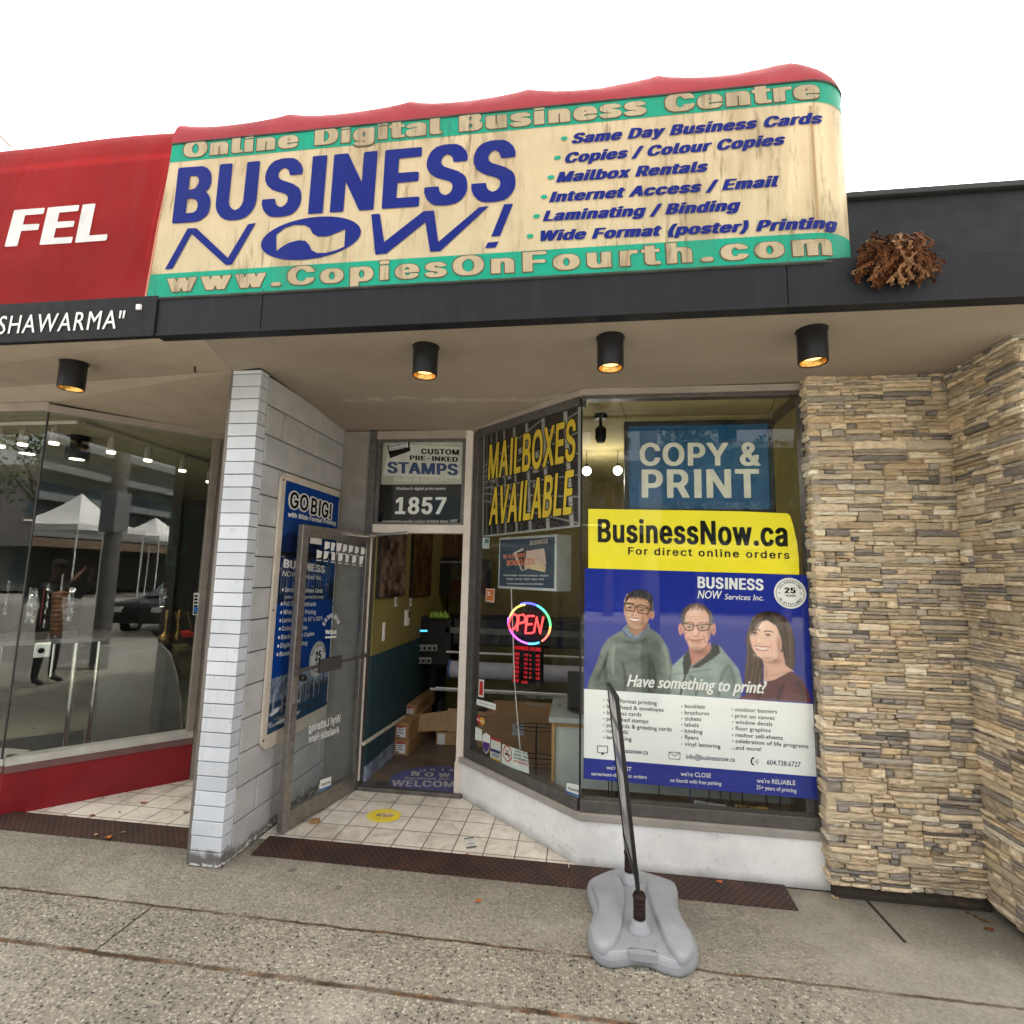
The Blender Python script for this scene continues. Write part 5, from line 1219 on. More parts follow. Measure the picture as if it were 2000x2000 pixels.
for sg in (-1, 1):
    o = Plane((0, 0, 0), (1, 0)); q = [bf + uu * .012 + up * (H - .02), bb - uu * .012 + up * (H - .02), bb - uu * .012 + up * .12, bf + uu * .012 + up * .12]
    h, wv = ap.h, ap.w; vs = []
    for i in range(h):
        for j in range(wv):
            u, v = j / (wv - 1), i / (h - 1); vs.append(q[0] * (1 - u) * (1 - v) + q[1] * u * (1 - v) + q[2] * u * v + q[3] * (1 - u) * v + nn * .004 * sg)
    me = bpy.data.meshes.new('poster'); off = parent_world(PS); idx = np.arange(h * wv).reshape(h, wv); me.from_pydata([tuple(p - off) for p in vs], [], np.stack([idx[1:, :-1], idx[1:, 1:], idx[:-1, 1:], idx[:-1, :-1]], -1).reshape(-1, 4).tolist()); me.update()
    at = me.color_attributes.new('tint', 'FLOAT_COLOR', 'POINT'); at.data.foreach_set('color', np.concatenate([ap.a, np.ones((h, wv, 1))], -1).astype(np.float32).ravel()); me.materials.append(M_PRINT)
    o = bpy.data.objects.new('poster', me); col.objects.link(o); o.parent = PS

# ================================================================ POSTERS AND STICKERS IN THE WINDOWS
FB_ = FRONT.back(.012); AB_ = ANG.back(.012)
M_YEL = plain('bright yellow banner vinyl', (.90, .76, .02), .4, 0, .04, 2)
M_PBLUE = plain('royal blue print', (.008, .022, .27), .5, 0, .06, 2)
M_PWHITE = plain('white poster print', (.84, .85, .85), .45, 0, .03, 2)
z4 = lambda x, y: (900 + x / 3.864, 1150 + y / 3.864)
z5b = lambda x, y: (1120 + x / 3.864, 760 + y / 3.864)
z6 = lambda x, y: (1120 + x / 3.864, 1140 + y / 3.864)
# yellow banner, its right end curling
yc = [FB_.px(1149, 994.2), FB_.px(1530, 1001), FB_.px(1560.5, 1122.3), FB_.px(1149, 1110)]
YB = empty('banner', FB_.P(yc[3][0], yc[3][1]), 'bright yellow online orders banner across the front window, right end curling', 'banner')
m = MB(); q = pts_px(FB_, [(1149, 1110), (1250, 1113), (1350, 1116), (1450, 1119), (1560.5, 1122.3), (1559.5, 1092), (1556, 1060), (1549, 1028), (1543, 1008), (1538, 1003), (1450, 999), (1350, 997), (1250, 995.5), (1149, 994.2)])
m.poly(FB_, q, .003, .0045); m.build('banner_sheet', M_YEL, YB)
m = MB(); text(m, FB_, 'BusinessNow.ca', (1167.4, 1059), (1538.5, 1067.5), (1167.4, 1013.6), lift=.0055, heavy=.02)
text(m, FB_, 'For direct online orders', (1226.6, 1083), (1541.8, 1091.8), (1226.6, 1068.5), lift=.0055, track=.12)
m.build('lettering', M_INK, YB)
# big blue poster with three people
PC = dict(TL=(1142, 1109.4), TR=(1580.7, 1123.6), WL=(1140.7, 1345), WR=(1589.7, 1375), LL=(1140, 1479.5), LR=(1596, 1516.6), BL=(1139.4, 1520.4), BR=(1597, 1561.3))
pc = {k: FB_.px(*v) for k, v in PC.items()}
BP = empty('poster', FB_.P(*pc['BL']), 'big blue and white services poster with three smiling people behind the front window', 'poster')
AWd, AHt = 340, 186
pa = Art(AWd, AHt, (.008, .022, .27))
def A6(x, y):
    X, Y = z6(x, y); u = (X - 1141.5) / (1585 - 1141.5); t = 1109.4 + 14.2 * u; b = 1345 + 30 * u
    return (u * AWd, (Y - t) / (b - t) * AHt)
def P6(pts): return [A6(*p) for p in pts]
KS = AWd / (1585 - 1141.5) / 3.864
def E6(x, y, rx, ry, c, soft=1.2, rot=0.0, k=1.0): pa.el(*A6(x, y), rx * KS, ry * KS, c, soft, rot, k)
def B6(x, y, rx, ry, c, k=.5, rot=0.0): pa.blob(*A6(x, y), rx * KS, ry * KS, c, k, rot)
def L6(pts, wd, c, k=1.0): pa.ln(P6(pts), wd, c, k)
def C6(pts, wd, c, k=1.0): pa.cur(P6(pts), wd, c, k)
rp = np.random.default_rng(31)
pa.put(np.clip((cloud(AWd, AHt, 3, 1) - .45) * 1.2, 0, .25), (.014, .034, .34)); plain_blue = pa.a.copy()
fab = cloud(AWd, AHt, 26, 17); fab2 = cloud(AWd, AHt, 9, 18)
def cloth(pts, c, dark, light, amt=1.0):
    """a garment: flat shape with knit texture and broad light and dark"""
    before = pa.a.copy(); pa.pol(P6(pts), c, 1.2); ch = np.abs(pa.a - before).sum(-1) > 1e-4
    pa.put(ch * np.clip((fab - .5) * 1.7 * amt, 0, .5), light); pa.put(ch * np.clip((.5 - fab) * 1.7 * amt, 0, .5), dark)
    pa.put(ch * np.clip((fab2 - .52) * 1.6, 0, .3), light); pa.put(ch * np.clip((.48 - fab2) * 1.6, 0, .3), dark)
def folds(lst, c, k):
    for p in lst:
        for wd in (6.0, 4.0, 2.2): pa.cur(P6(p), wd, c, k * .33)
def strands(p0, p1, n, jit, cols_, wd=.8, k=.6, bow=0):
    for _ in range(n):
        t = rp.random(); a = np.array(p0[0]) * (1 - t) + np.array(p0[1]) * t + rp.normal(0, jit, 2); b = np.array(p1[0]) * (1 - t) + np.array(p1[1]) * t + rp.normal(0, jit, 2)
        m_ = (a + b) / 2 + np.array([bow, 0]) * rp.uniform(.3, 1.2); pa.cur(P6([tuple(a), tuple(m_), tuple(b)]), wd, cols_[rp.integers(len(cols_))], k)
def eye(x, y, w_, sl, iris):
    pa.pol(P6([(x - w_, y), (x - w_ * .3, y - w_ * .42 + sl), (x + w_ * .4, y - w_ * .38 + sl), (x + w_, y + sl * 2), (x + w_ * .2, y + w_ * .34 + sl), (x - w_ * .5, y + w_ * .28)]), lin(206, 190, 182), 1.0, .9)
    E6(x, y, w_ * .42, w_ * .42, iris, 1.0); C6([(x - w_ * 1.1, y), (x, y - w_ * .75 + sl), (x + w_ * 1.1, y + sl * 2)], 1.2, lin(44, 30, 26), .85); B6(x, y + w_ * .8, w_, w_ * .4, lin(150, 104, 86), .45)
# man on the left
sw = [(108, 800), (125, 720), (185, 590), (225, 480), (275, 415), (380, 358), (420, 405), (490, 425), (560, 385), (595, 338), (675, 395), (735, 490), (765, 610), (768, 760), (748, 835)]
cloth(sw, lin(98, 106, 100), lin(62, 70, 64), lin(132, 142, 134))
B6(280, 520, 80, 150, lin(136, 146, 138), .5); B6(600, 640, 70, 220, lin(54, 62, 56), .6); B6(720, 640, 30, 170, lin(120, 130, 122), .6); B6(190, 700, 60, 90, lin(60, 68, 62), .4)
folds([[(590, 560), (600, 700), (590, 830)], [(270, 520), (245, 640), (180, 730)], [(610, 600), (640, 680), (630, 800)], [(380, 600), (420, 700), (400, 800)]], lin(46, 54, 48), .65)
folds([[(400, 440), (490, 470), (580, 420)]], lin(64, 72, 66), .7); folds([[(320, 470), (300, 560), (310, 680)], [(700, 470), (735, 560), (740, 700)]], lin(146, 154, 146), .45)
pa.pol(P6([(380, 350), (420, 310), (590, 305), (597, 345), (560, 390), (490, 425), (430, 405)]), lin(112, 130, 144), 1.0); L6([(425, 330), (470, 405)], 1.2, lin(70, 84, 98), .8); L6([(585, 330), (520, 405)], 1.2, lin(70, 84, 98), .8)
pa.pol(P6([(418, 290), (585, 270), (562, 350), (490, 402), (440, 370)]), lin(162, 120, 96), 1.0); B6(485, 325, 70, 30, lin(104, 70, 54), .9); B6(560, 320, 20, 50, lin(112, 76, 60), .7)
pa.pol(P6([(398, 130), (420, 80), (500, 60), (590, 95), (612, 180), (604, 250), (580, 300), (540, 338), (490, 350), (440, 330), (410, 280), (394, 210)]), lin(198, 152, 126), 1.6)
B6(590, 210, 26, 110, lin(128, 88, 68), .85); B6(540, 310, 60, 28, lin(140, 98, 78), .7); B6(430, 150, 44, 46, lin(230, 194, 168), .7); B6(440, 245, 26, 26, lin(222, 176, 150), .6); B6(530, 262, 26, 24, lin(206, 154, 128), .5); B6(470, 310, 66, 26, lin(146, 112, 94), .55)
E6(614, 238, 19, 38, lin(188, 138, 114), 1.2); B6(610, 240, 8, 22, lin(130, 86, 70), .8)
pa.pol(P6([(404, 175), (410, 110), (440, 66), (500, 44), (560, 50), (614, 86), (630, 150), (620, 215), (604, 205), (598, 160), (575, 122), (500, 104), (440, 108), (418, 140)]), lin(36, 33, 33), 1.6)
strands([(430, 110), (590, 120)], [(450, 50), (600, 70)], 70, 8, [lin(84, 82, 84), lin(22, 20, 20), lin(58, 56, 58)], .8, .6); strands([(604, 130), (625, 140)], [(604, 205), (618, 210)], 24, 4, [lin(104, 102, 102), lin(36, 34, 34)], .7, .6)
C6([(412, 158), (440, 144), (474, 160)], 1.7, lin(46, 34, 30), .85); C6([(500, 170), (540, 160), (584, 190)], 1.7, lin(46, 34, 30), .85)
eye(442, 188, 19, 1, lin(42, 28, 22)); eye(536, 208, 19, 2, lin(42, 28, 22))
C6([(486, 180), (470, 225), (466, 240)], 1.4, lin(152, 106, 84), .7); B6(478, 222, 9, 30, lin(232, 194, 168), .8); B6(462, 246, 26, 8, lin(140, 92, 74), .65)
pa.pol(P6([(432, 262), (476, 272), (530, 276), (500, 292), (464, 290)]), lin(232, 222, 214), 1.0, .8); C6([(428, 258), (476, 268), (536, 274)], 1.3, lin(128, 70, 60), .9); C6([(440, 276), (474, 304), (518, 286)], 1.5, lin(168, 98, 86), .9); C6([(424, 232), (408, 256), (420, 280)], 1.1, lin(150, 106, 86), .55); C6([(540, 246), (560, 272), (540, 298)], 1.1, lin(140, 96, 76), .6)
for pts in ([(398, 152), (484, 172), (478, 215), (412, 206), (398, 152)], [(498, 178), (598, 202), (578, 238), (508, 226), (498, 178)]): L6(pts, 1.3, lin(26, 22, 24))
L6([(484, 184), (498, 188)], 1.3, lin(26, 22, 24)); L6([(596, 208), (618, 212)], 1.3, lin(26, 22, 24))
# man in the middle
jk = [(748, 838), (766, 625), (835, 560), (880, 520), (1120, 470), (1180, 545), (1262, 650), (1288, 760), (1268, 866)]
cloth(jk, lin(134, 148, 144), lin(100, 114, 110), lin(166, 178, 174), .8); B6(840, 720, 40, 130, lin(172, 186, 180), .6); B6(1190, 720, 50, 150, lin(92, 106, 104), .6); B6(1080, 640, 60, 60, lin(160, 172, 168), .5)
L6([(850, 600), (862, 700), (826, 832)], 3.0, lin(34, 40, 38)); L6([(770, 690), (1050, 652)], 1.2, lin(90, 104, 100), .8); folds([[(1110, 850), (1112, 700), (1190, 620)], [(1200, 640), (1240, 740), (1230, 840)], [(900, 700), (960, 760), (940, 850)]], lin(88, 100, 98), .7)
pa.pol(P6([(892, 480), (1060, 450), (1050, 540), (905, 625), (898, 560)]), lin(188, 130, 114), 1.0); B6(970, 515, 70, 34, lin(120, 72, 60), .9); C6([(930, 540), (920, 580), (906, 612)], 1.2, lin(150, 94, 80), .7)
cloth([(888, 500), (850, 560), (852, 690), (880, 690), (910, 610), (902, 540)], lin(36, 42, 40), lin(20, 24, 24), lin(62, 68, 66)); cloth([(1075, 452), (1118, 480), (1125, 530), (1060, 580), (960, 640), (905, 640), (1000, 570), (1050, 520)], lin(42, 48, 44), lin(22, 26, 24), lin(74, 80, 76))
for cx in (833, 1080): E6(cx, 350, 19, 46, lin(204, 146, 130), 1.2); B6(cx, 356, 8, 24, lin(150, 92, 80), .7)
pa.pol(P6([(850, 250), (880, 190), (955, 165), (1030, 190), (1066, 260), (1068, 350), (1052, 420), (1020, 475), (980, 508), (935, 508), (892, 480), (864, 420), (848, 350)]), lin(218, 172, 152), 1.6)
B6(1050, 370, 26, 110, lin(150, 102, 86), .8); B6(862, 380, 16, 90, lin(176, 124, 108), .6); B6(940, 230, 70, 40, lin(244, 214, 198), .8); B6(960, 496, 60, 20, lin(150, 106, 92), .7); B6(900, 400, 24, 26, lin(228, 170, 152), .6); B6(1005, 402, 24, 26, lin(216, 156, 138), .6); B6(955, 455, 66, 22, lin(182, 138, 122), .5)
for y in (238, 258): C6([(890, y), (950, y - 8), (1020, y)], 1.0, lin(190, 140, 120), .4)
pa.pol(P6([(838, 312), (832, 250), (850, 195), (900, 160), (960, 150), (1020, 170), (1065, 215), (1083, 270), (1070, 320), (1052, 300), (1045, 240), (1005, 190), (955, 172), (905, 190), (872, 235), (860, 302)]), lin(84, 74, 66), 1.6, .92)
strands([(838, 210), (866, 215)], [(840, 305), (856, 300)], 34, 4, [lin(130, 120, 112), lin(60, 52, 46)], .7, .6); strands([(1050, 215), (1078, 230)], [(1054, 305), (1072, 312)], 34, 4, [lin(124, 114, 106), lin(56, 48, 44)], .7, .6); strands([(880, 200), (1040, 205)], [(920, 158), (1000, 165)], 40, 6, [lin(150, 124, 108), lin(80, 66, 58)], .7, .5)
C6([(862, 306), (896, 292), (932, 306)], 1.6, lin(96, 72, 62), .7); C6([(962, 306), (1000, 294), (1044, 308)], 1.6, lin(96, 72, 62), .7)
eye(898, 336, 17, 0, lin(60, 50, 46)); eye(996, 340, 17, 0, lin(60, 50, 46))
B6(944, 372, 14, 34, lin(240, 196, 178), .8); C6([(962, 340), (976, 385), (962, 400)], 1.3, lin(170, 112, 96), .7); B6(946, 404, 30, 8, lin(150, 92, 80), .7)
C6([(896, 428), (945, 440), (1004, 427)], 1.5, lin(132, 70, 64), .9); C6([(910, 440), (948, 456), (992, 440)], 1.6, lin(190, 118, 108), .8); C6([(896, 404), (878, 424), (884, 452)], 1.2, lin(160, 106, 90), .65); C6([(1002, 402), (1024, 426), (1014, 456)], 1.2, lin(152, 98, 84), .65)
for pts in ([(848, 308), (930, 316), (928, 350), (900, 362), (868, 352), (848, 308)], [(958, 320), (1060, 314), (1036, 356), (990, 364), (964, 348), (958, 320)]): L6(pts, 1.6, lin(24, 20, 22))
L6([(930, 322), (958, 324)], 1.6, lin(24, 20, 22)); L6([(838, 305), (850, 310)], 1.5, lin(24, 20, 22))
# woman on the right
hair = lin(44, 32, 26)
pa.pol(P6([(1345, 330), (1370, 260), (1420, 225), (1490, 210), (1560, 222), (1625, 270), (1660, 350), (1675, 460), (1672, 600), (1660, 660), (1560, 640), (1440, 560), (1440, 720), (1400, 790), (1310, 850), (1296, 760), (1310, 640), (1325, 520), (1316, 420)]), hair, 1.8)
hc = [lin(92, 68, 52), lin(64, 46, 36), lin(26, 18, 15), lin(112, 84, 66)]
strands([(1600, 260), (1665, 360)], [(1590, 640), (1668, 650)], 90, 8, hc, .9, .55, 14); strands([(1340, 340), (1400, 240)], [(1305, 800), (1420, 760)], 110, 9, hc, .9, .55, -14); strands([(1420, 232), (1560, 225)], [(1345, 330), (1640, 380)], 0, 8, hc, .9, .5)
pa.pol(P6([(1430, 540), (1590, 520), (1600, 620), (1660, 668), (1540, 740), (1440, 745), (1445, 620)]), lin(212, 168, 148), 1.2); B6(1515, 590, 70, 26, lin(146, 100, 82), .9); B6(1460, 680, 16, 60, lin(166, 118, 98), .6); C6([(1470, 700), (1540, 690), (1620, 668)], 1.2, lin(180, 134, 114), .6)
cloth([(1250, 868), (1330, 830), (1420, 752), (1520, 730), (1640, 664), (1715, 720), (1755, 800), (1782, 898)], lin(92, 44, 50), lin(58, 24, 30), lin(124, 66, 70), .7); folds([[(1540, 878), (1550, 820), (1585, 760)], [(1400, 860), (1430, 810), (1440, 770)], [(1680, 740), (1710, 800), (1720, 880)]], lin(52, 20, 26), .7)
strands([(1330, 640), (1425, 640)], [(1300, 840), (1400, 800)], 60, 8, hc, .9, .6, -8)
pa.pol(P6([(1362, 330), (1400, 285), (1470, 270), (1540, 310), (1580, 400), (1578, 490), (1548, 560), (1500, 590), (1450, 585), (1400, 550), (1362, 490), (1346, 410)]), lin(230, 190, 170), 1.6)
B6(1560, 470, 26, 100, lin(166, 118, 98), .85); B6(1480, 572, 60, 20, lin(180, 132, 112), .7); B6(1420, 330, 50, 34, lin(248, 220, 206), .8); B6(1378, 446, 26, 26, lin(236, 176, 158), .6); B6(1500, 458, 30, 28, lin(232, 170, 152), .6); B6(1410, 545, 40, 14, lin(236, 200, 182), .5)
pa.pol(P6([(1352, 410), (1362, 300), (1420, 236), (1520, 246), (1604, 326), (1612, 520), (1590, 565), (1582, 430), (1548, 330), (1480, 284), (1420, 296), (1378, 345)]), hair, 1.8); strands([(1500, 235), (1560, 260)], [(1592, 420), (1606, 545)], 50, 6, hc, .9, .55, 26); strands([(1420, 238), (1470, 240)], [(1360, 320), (1372, 400)], 24, 5, hc, .9, .5, -10)
for cx, cy in ((1386, 380), (1482, 394)): C6([(cx - 28, cy - 24), (cx, cy - 36), (cx + 38, cy - 20)], 1.4, lin(74, 52, 44), .85); eye(cx, cy, 18, 2, lin(48, 40, 38))
C6([(1408, 400), (1392, 440), (1400, 456)], 1.1, lin(196, 142, 122), .6); B6(1408, 436, 9, 26, lin(250, 220, 206), .8); B6(1420, 460, 22, 7, lin(176, 118, 100), .6)
pa.pol(P6([(1384, 478), (1430, 488), (1488, 490), (1462, 508), (1420, 508)]), lin(236, 228, 222), 1.0, .9); C6([(1376, 474), (1430, 482), (1494, 486)], 1.4, lin(170, 88, 84), .9); C6([(1390, 494), (1428, 524), (1480, 504)], 1.7, lin(190, 106, 100), .9); C6([(1366, 446), (1354, 476), (1374, 506)], 1.0, lin(196, 142, 124), .55); C6([(1500, 462), (1522, 488), (1502, 520)], 1.0, lin(186, 132, 114), .6)
pa.a = plain_blue * (1 - pa.cov[..., None]) + pa.a * pa.cov[..., None]; pa.grain(.03)
picture('printed_people', FB_, [pc['TL'], pc['TR'], pc['WR'], pc['WL']], pa, vcol('blue poster print', .38), BP, .0045)
m = MB(); m.poly(FB_, [pc['BL'], pc['BR'], pc['TR'], pc['TL']], .002, .0035); m.build('poster_sheet', M_PBLUE, BP)
m = MB(); m.poly(FB_, [pc['LL'], pc['LR'], pc['WR'], pc['WL']], .0036, .0044); m.build('white_panel', M_PWHITE, BP)
m = MB()
text(m, FB_, 'BUSINESS', z5b(935, 1500), z5b(1432, 1520), z5b(935, 1415), lift=.006, heavy=.03)
text(m, FB_, 'NOW', z5b(935, 1578), z5b(1110, 1582), z5b(945, 1518), face='R', lift=.006, heavy=.01); text(m, FB_, 'Services Inc.', z5b(1138, 1586), z5b(1432, 1595), z5b(1145, 1545), face='R', lift=.006)
text(m, FB_, 'Have something to print?', z6(402, 772), z6(1440, 826), z6(425, 685), face='R', lift=.006, heavy=.03)
for s, a, b, h in (("we're FAST", (248, 1398), (438, 1412), 30), ('same/next-day most orders', (135, 1442), (552, 1470), 26), ("we're CLOSE", (808, 1446), (1036, 1462), 32), ('on fourth with free parking', (730, 1492), (1115, 1520), 28), ("we're RELIABLE", (1380, 1498), (1672, 1518), 34), ('25+ years of printing', (1378, 1546), (1680, 1574), 30)):
    text(m, FB_, s, z6(*a), z6(*b), z6(a[0], a[1] - h), face='R', lift=.006)
m.build('lettering', M_WHITE, BP)
m = MB()
for rows in ((((252, 890), (628, 915), 'wide format printing'), ((252, 938), (680, 965), 'letterhead & envelopes'), ((252, 985), (512, 1000), 'business cards'), ((250, 1030), (565, 1052), 'pre-inked stamps'), ((250, 1078), (740, 1112), 'postcards & greeting cards'), ((250, 1122), (410, 1132), 'notepads'), ((250, 1170), (438, 1186), 'laminating'),
               ((838, 935), (990, 942), 'booklets'), ((838, 985), (1022, 992), 'brochures'), ((838, 1030), (962, 1035), 'tickets'), ((838, 1075), (944, 1081), 'labels'), ((838, 1122), (973, 1130), 'binding'), ((838, 1170), (942, 1176), 'flyers'), ((838, 1220), (1108, 1240), 'vinyl lettering'),
               ((1218, 960), (1533, 978), 'outdoor banners'), ((1218, 1008), (1515, 1026), 'print on canvas'), ((1220, 1055), (1498, 1072), 'window decals'), ((1220, 1103), (1485, 1120), 'floor graphics'), ((1222, 1152), (1577, 1176), 'realtor sell-sheets'), ((1222, 1198), (1770, 1240), 'celebration of life programs'), ((1190, 1246), (1415, 1262), '...and more!')),):
    for a, b, s in rows:
        text(m, FB_, s, z6(*a), z6(*b), z6(a[0], a[1] - 30), face='R', lift=.006, track=.03)
        if s[0] != '.': m.poly(FB_, ell(FB_.px(*z6(a[0] - 22, a[1] - 12)), .0035, .0035, 10), .0050, .006)
mon = pts_px(FB_, [z6(180, 1222), z6(257, 1224), z6(257, 1275), z6(180, 1272)]); stroke(m, FB_, mon + mon[:1], .004, .006); m.poly(FB_, pts_px(FB_, [z6(208, 1288), z6(232, 1288), z6(228, 1276), z6(212, 1276)]), .005, .006)
env = pts_px(FB_, [z6(720, 1268), z6(804, 1272), z6(802, 1325), z6(720, 1318)]); stroke(m, FB_, env + env[:1], .003, .006); stroke(m, FB_, [env[0], FB_.px(*z6(762, 1300)), env[1]], .003, .006)
ph = pts_px(FB_, [z6(1360, 1308), z6(1342, 1322), z6(1340, 1348), z6(1358, 1368)]); stroke(m, FB_, ph, .008, .006)
for r in (10, 20, 30): stroke(m, FB_, [FB_.px(*z6(1362 + r * math.cos(t), 1340 + r * math.sin(t))) for t in np.linspace(-.8, .8, 6)], .002, .006)
m.build('lettering', M_INK, BP)
m = MB()
for s, a, b in (('businessnow.ca', (305, 1268), (562, 1288)), ('info@businessnow.ca', (850, 1318), (1217, 1342)), ('604.738.6727', (1458, 1362), (1712, 1380))): text(m, FB_, s, z6(*a), z6(*b), z6(a[0], a[1] - 36), face='R', lift=.006)
m.build('lettering', plain('dark blue ink', (.03, .035, .12), .5), BP)
c = FB_.px(*z5b(1632, 1540)); rr = .0905
m = MB(); m.poly(FB_, [(c[0] + (rr + .003 * (i % 2)) * math.cos(i * math.pi / 45), c[1] + (rr + .003 * (i % 2)) * math.sin(i * math.pi / 45)) for i in range(90)], .0050, .0062); sl = m.build('seal', M_WHITE, BP)
m = MB(); arc_text(m, FB_, 'CELEBRATING', c, .060, .014, -68, 68, lift=.007); arc_text(m, FB_, 'IN KITSILANO!', c, .074, .014, 248, 112, lift=.007, inward=True)
text_ab(m, FB_, '25', c + [-.032, .0], c + [.032, .0], c + [-.032, .034], lift=.007, heavy=.06); text_ab(m, FB_, 'YEARS', c + [-.030, -.022], c + [.030, -.022], c + [-.030, -.008], lift=.007)
rg = ell(c, .080, .080, 40); stroke(m, FB_, rg + rg[:1], .0025, .007)
for sx in (-1, 1): m.poly(FB_, ell(c + [sx * .062, 0], .004, .004, 8), .006, .007)
m.build('lettering', M_INK, sl)
# COPY & PRINT panel hanging inside
CPp = FRONT.back(.10)
q = pts_px(CPp, [(1219.6, 938), (1512, 940), (1512, 822), (1219.6, 822)]); a0, a1, b1 = q[0][0], q[1][0], (q[2][1] + q[3][1]) / 2; b0 = b1 - .62
CP = empty('hanging_sign', CPp.P((a0 + a1) / 2, b0), 'blue COPY & PRINT panel in a black frame hanging inside the front window', 'sign')
m = MB(); m.slab(CPp, a0, a1, b1 - .03, b1, -.04, .012); m.slab(CPp, a0, a0 + .028, b0, b1 - .03, -.04, .012); m.slab(CPp, a1 - .028, a1, b0, b1 - .03, -.04, .012); m.slab(CPp, a0 + .028, a1 - .028, b0, b0 + .03, -.04, .012); m.build('frame', M_BLACK, CP)
m = MB(); m.slab(CPp, a0 + .028, a1 - .028, b0 + .03, b1 - .03, -.035, .002); m.build('panel', plain('steel blue sign panel', (.014, .075, .17), .3, 0, .1, 3), CP)
m = MB(); text(m, CPp, 'COPY &', (1249, 909.6), (1485, 910), (1249, 865.6), lift=.004, heavy=.01); text(m, CPp, 'PRINT', (1253.3, 972.2), (1483.6, 972.7), (1253, 917.3), lift=.004, heavy=.01); m.build('lettering', plain('cream cut letters', (.62, .60, .50), .5), CP)
m = MB()
for x in (a0 + .02, a1 - .02): m.tube([CPp.P(x, b1, -.01), CPp.P(x + (-.05 if x < .6 else .06), 2.93, -.01)], .002, 5)
m.build('hanging_wire', M_BLACK, CP)
# MAILBOXES poster
mbq = [AB_.px(*p) for p in ((945.4, 850.2), (1134, 784.5), (1135, 1028.4), (942.6, 1049.3))]
MP = empty('poster', AB_.P(*mbq[3]), 'MAILBOXES AVAILABLE poster with golden letters over a photo of steel mailboxes', 'poster')
pa = Art(150, 190, lin(52, 48, 46))
cl = cloud(150, 190, 4, 9); pa.put(np.clip((cl - .5) * 3, 0, .6), lin(24, 22, 22))
for k, x in enumerate((6, 14, 24, 37, 54, 74, 99, 130)): pa.ln([(x, 0), (x + 2 + k, 190)], 1.2 + k * .55, lin(120 + k * 8, 118 + k * 8, 116 + k * 8), .85)
for k, y in enumerate((-20, 14, 46, 79, 112, 146, 186)):
    pa.ln([(0, 95 + (y - 95) * .30), (150, y)], 2.2, lin(150, 148, 145), .8); pa.ln([(0, 95 + (y - 95) * .30 + 4), (150, y + 10)], 1.2, lin(84, 80, 78), .8)
for k, x in enumerate((9, 18, 29, 44, 62, 85, 113)):
    for y in (25, 58, 92, 128, 162):
        yy = 95 + (y - 95) * (.3 + .7 * x / 150); pa.pol([(x, yy - 3 - k), (x + 3 + k, yy - 3 - k), (x + 3 + k, yy + 1), (x, yy + 1)], lin(*[(28, 25, 25), (160, 156, 152)][(k + y) % 2]), 1, .8)
pa.grain(.06)
for e_ in ((0, 0, 150, 2), (0, 187, 150, 190), (0, 0, 2, 190), (147, 0, 150, 190)): pa.pol([(e_[0], e_[1]), (e_[2], e_[1]), (e_[2], e_[3]), (e_[0], e_[3])], lin(150, 152, 148), 1)
picture('printed_photo', AB_, mbq, pa, M_PRINT, MP, .0035)
zz = lambda x, y: (900 + x / 4.293, 750 + y / 4.293)
mk = MB(); m = MB()
for s, a, b, t in (('MAILBOXES', (232, 806), (962, 640), (246, 510)), ('AVAILABLE', (240, 1186), (932, 1090), (263, 872))):
    for kk, (dx, dy) in enumerate(((-6, -6), (6, -6), (-6, 6), (6, 6), (0, 8), (8, 0), (-8, 0), (0, -8))): text(mk, AB_, s, zz(a[0] + dx, a[1] + dy), zz(b[0] + dx, b[1] + dy), zz(t[0] + dx, t[1] + dy), lift=.0040 + kk * .00018, track=-.02)
    text(m, AB_, s, zz(*a), zz(*b), zz(*t), lift=.0056, track=-.02)
mk.build('lettering', M_INK, MP); m.build('lettering', plain('golden yellow letters', (.70, .49, .04), .45, 0, .15, 4), MP)
m = MB(); m.poly(AB_, [mbq[3], mbq[2], mbq[1], mbq[0]], -.001, .003); m.build('poster_sheet', M_PWHITE, MP)
# CUSTOM PRE-INKED STAMPS and 1857 behind the transom glass
TP = Plane((0, 4.15, 0), (1, 0)); zs = lambda x, y: (440 + x / 3.715, 700 + y / 3.715)
ST = sheet('poster', TP, pts_px(TP, [zs(1112, 600), zs(1755, 600), zs(1745, 915), zs(1100, 915)]), plain('pale green grey print', (.44, .45, .37), .5), 'custom pre-inked stamps poster at the top of the transom window', 'poster', .002)
m = MB(); m.poly(TP, pts_px(TP, [zs(1142, 850), zs(1708, 875), zs(1722, 645), zs(1320, 625), zs(1180, 700)]), .002, .0035); cd = m.build('card', plain('white stamp card', (.62, .61, .57), .5), ST)
m = MB(); text(m, TP, 'CUSTOM', zs(1422, 694), zs(1698, 702), zs(1422, 655), lift=.005, heavy=.04); text(m, TP, 'PRE-INKED', zs(1340, 738), zs(1690, 752), zs(1340, 704), lift=.005, heavy=.04)
m.poly(TP, pts_px(TP, [zs(1196, 726), zs(1345, 672), zs(1335, 592), zs(1178, 630)]), .004, .006); m.build('lettering', M_INK, ST)
m = MB(); m.poly(TP, pts_px(TP, [zs(1195, 672), zs(1330, 645), zs(1322, 600), zs(1188, 628)]), .006, .0068); m.build('stamp_label', M_WHITE, ST)
m = MB(); text(m, TP, 'BUSINESS', zs(1198, 650), zs(1318, 628), zs(1194, 630), lift=.0075); text(m, TP, 'NOW Services', zs(1202, 666), zs(1318, 645), zs(1200, 655), lift=.0075); m.build('lettering', M_INK, ST)
m = MB(); text(m, TP, 'STAMPS', zs(1176, 832), zs(1690, 850), zs(1178, 750), lift=.005, heavy=.05); m.build('lettering', plain('navy ink', (.02, .05, .16), .5), ST)
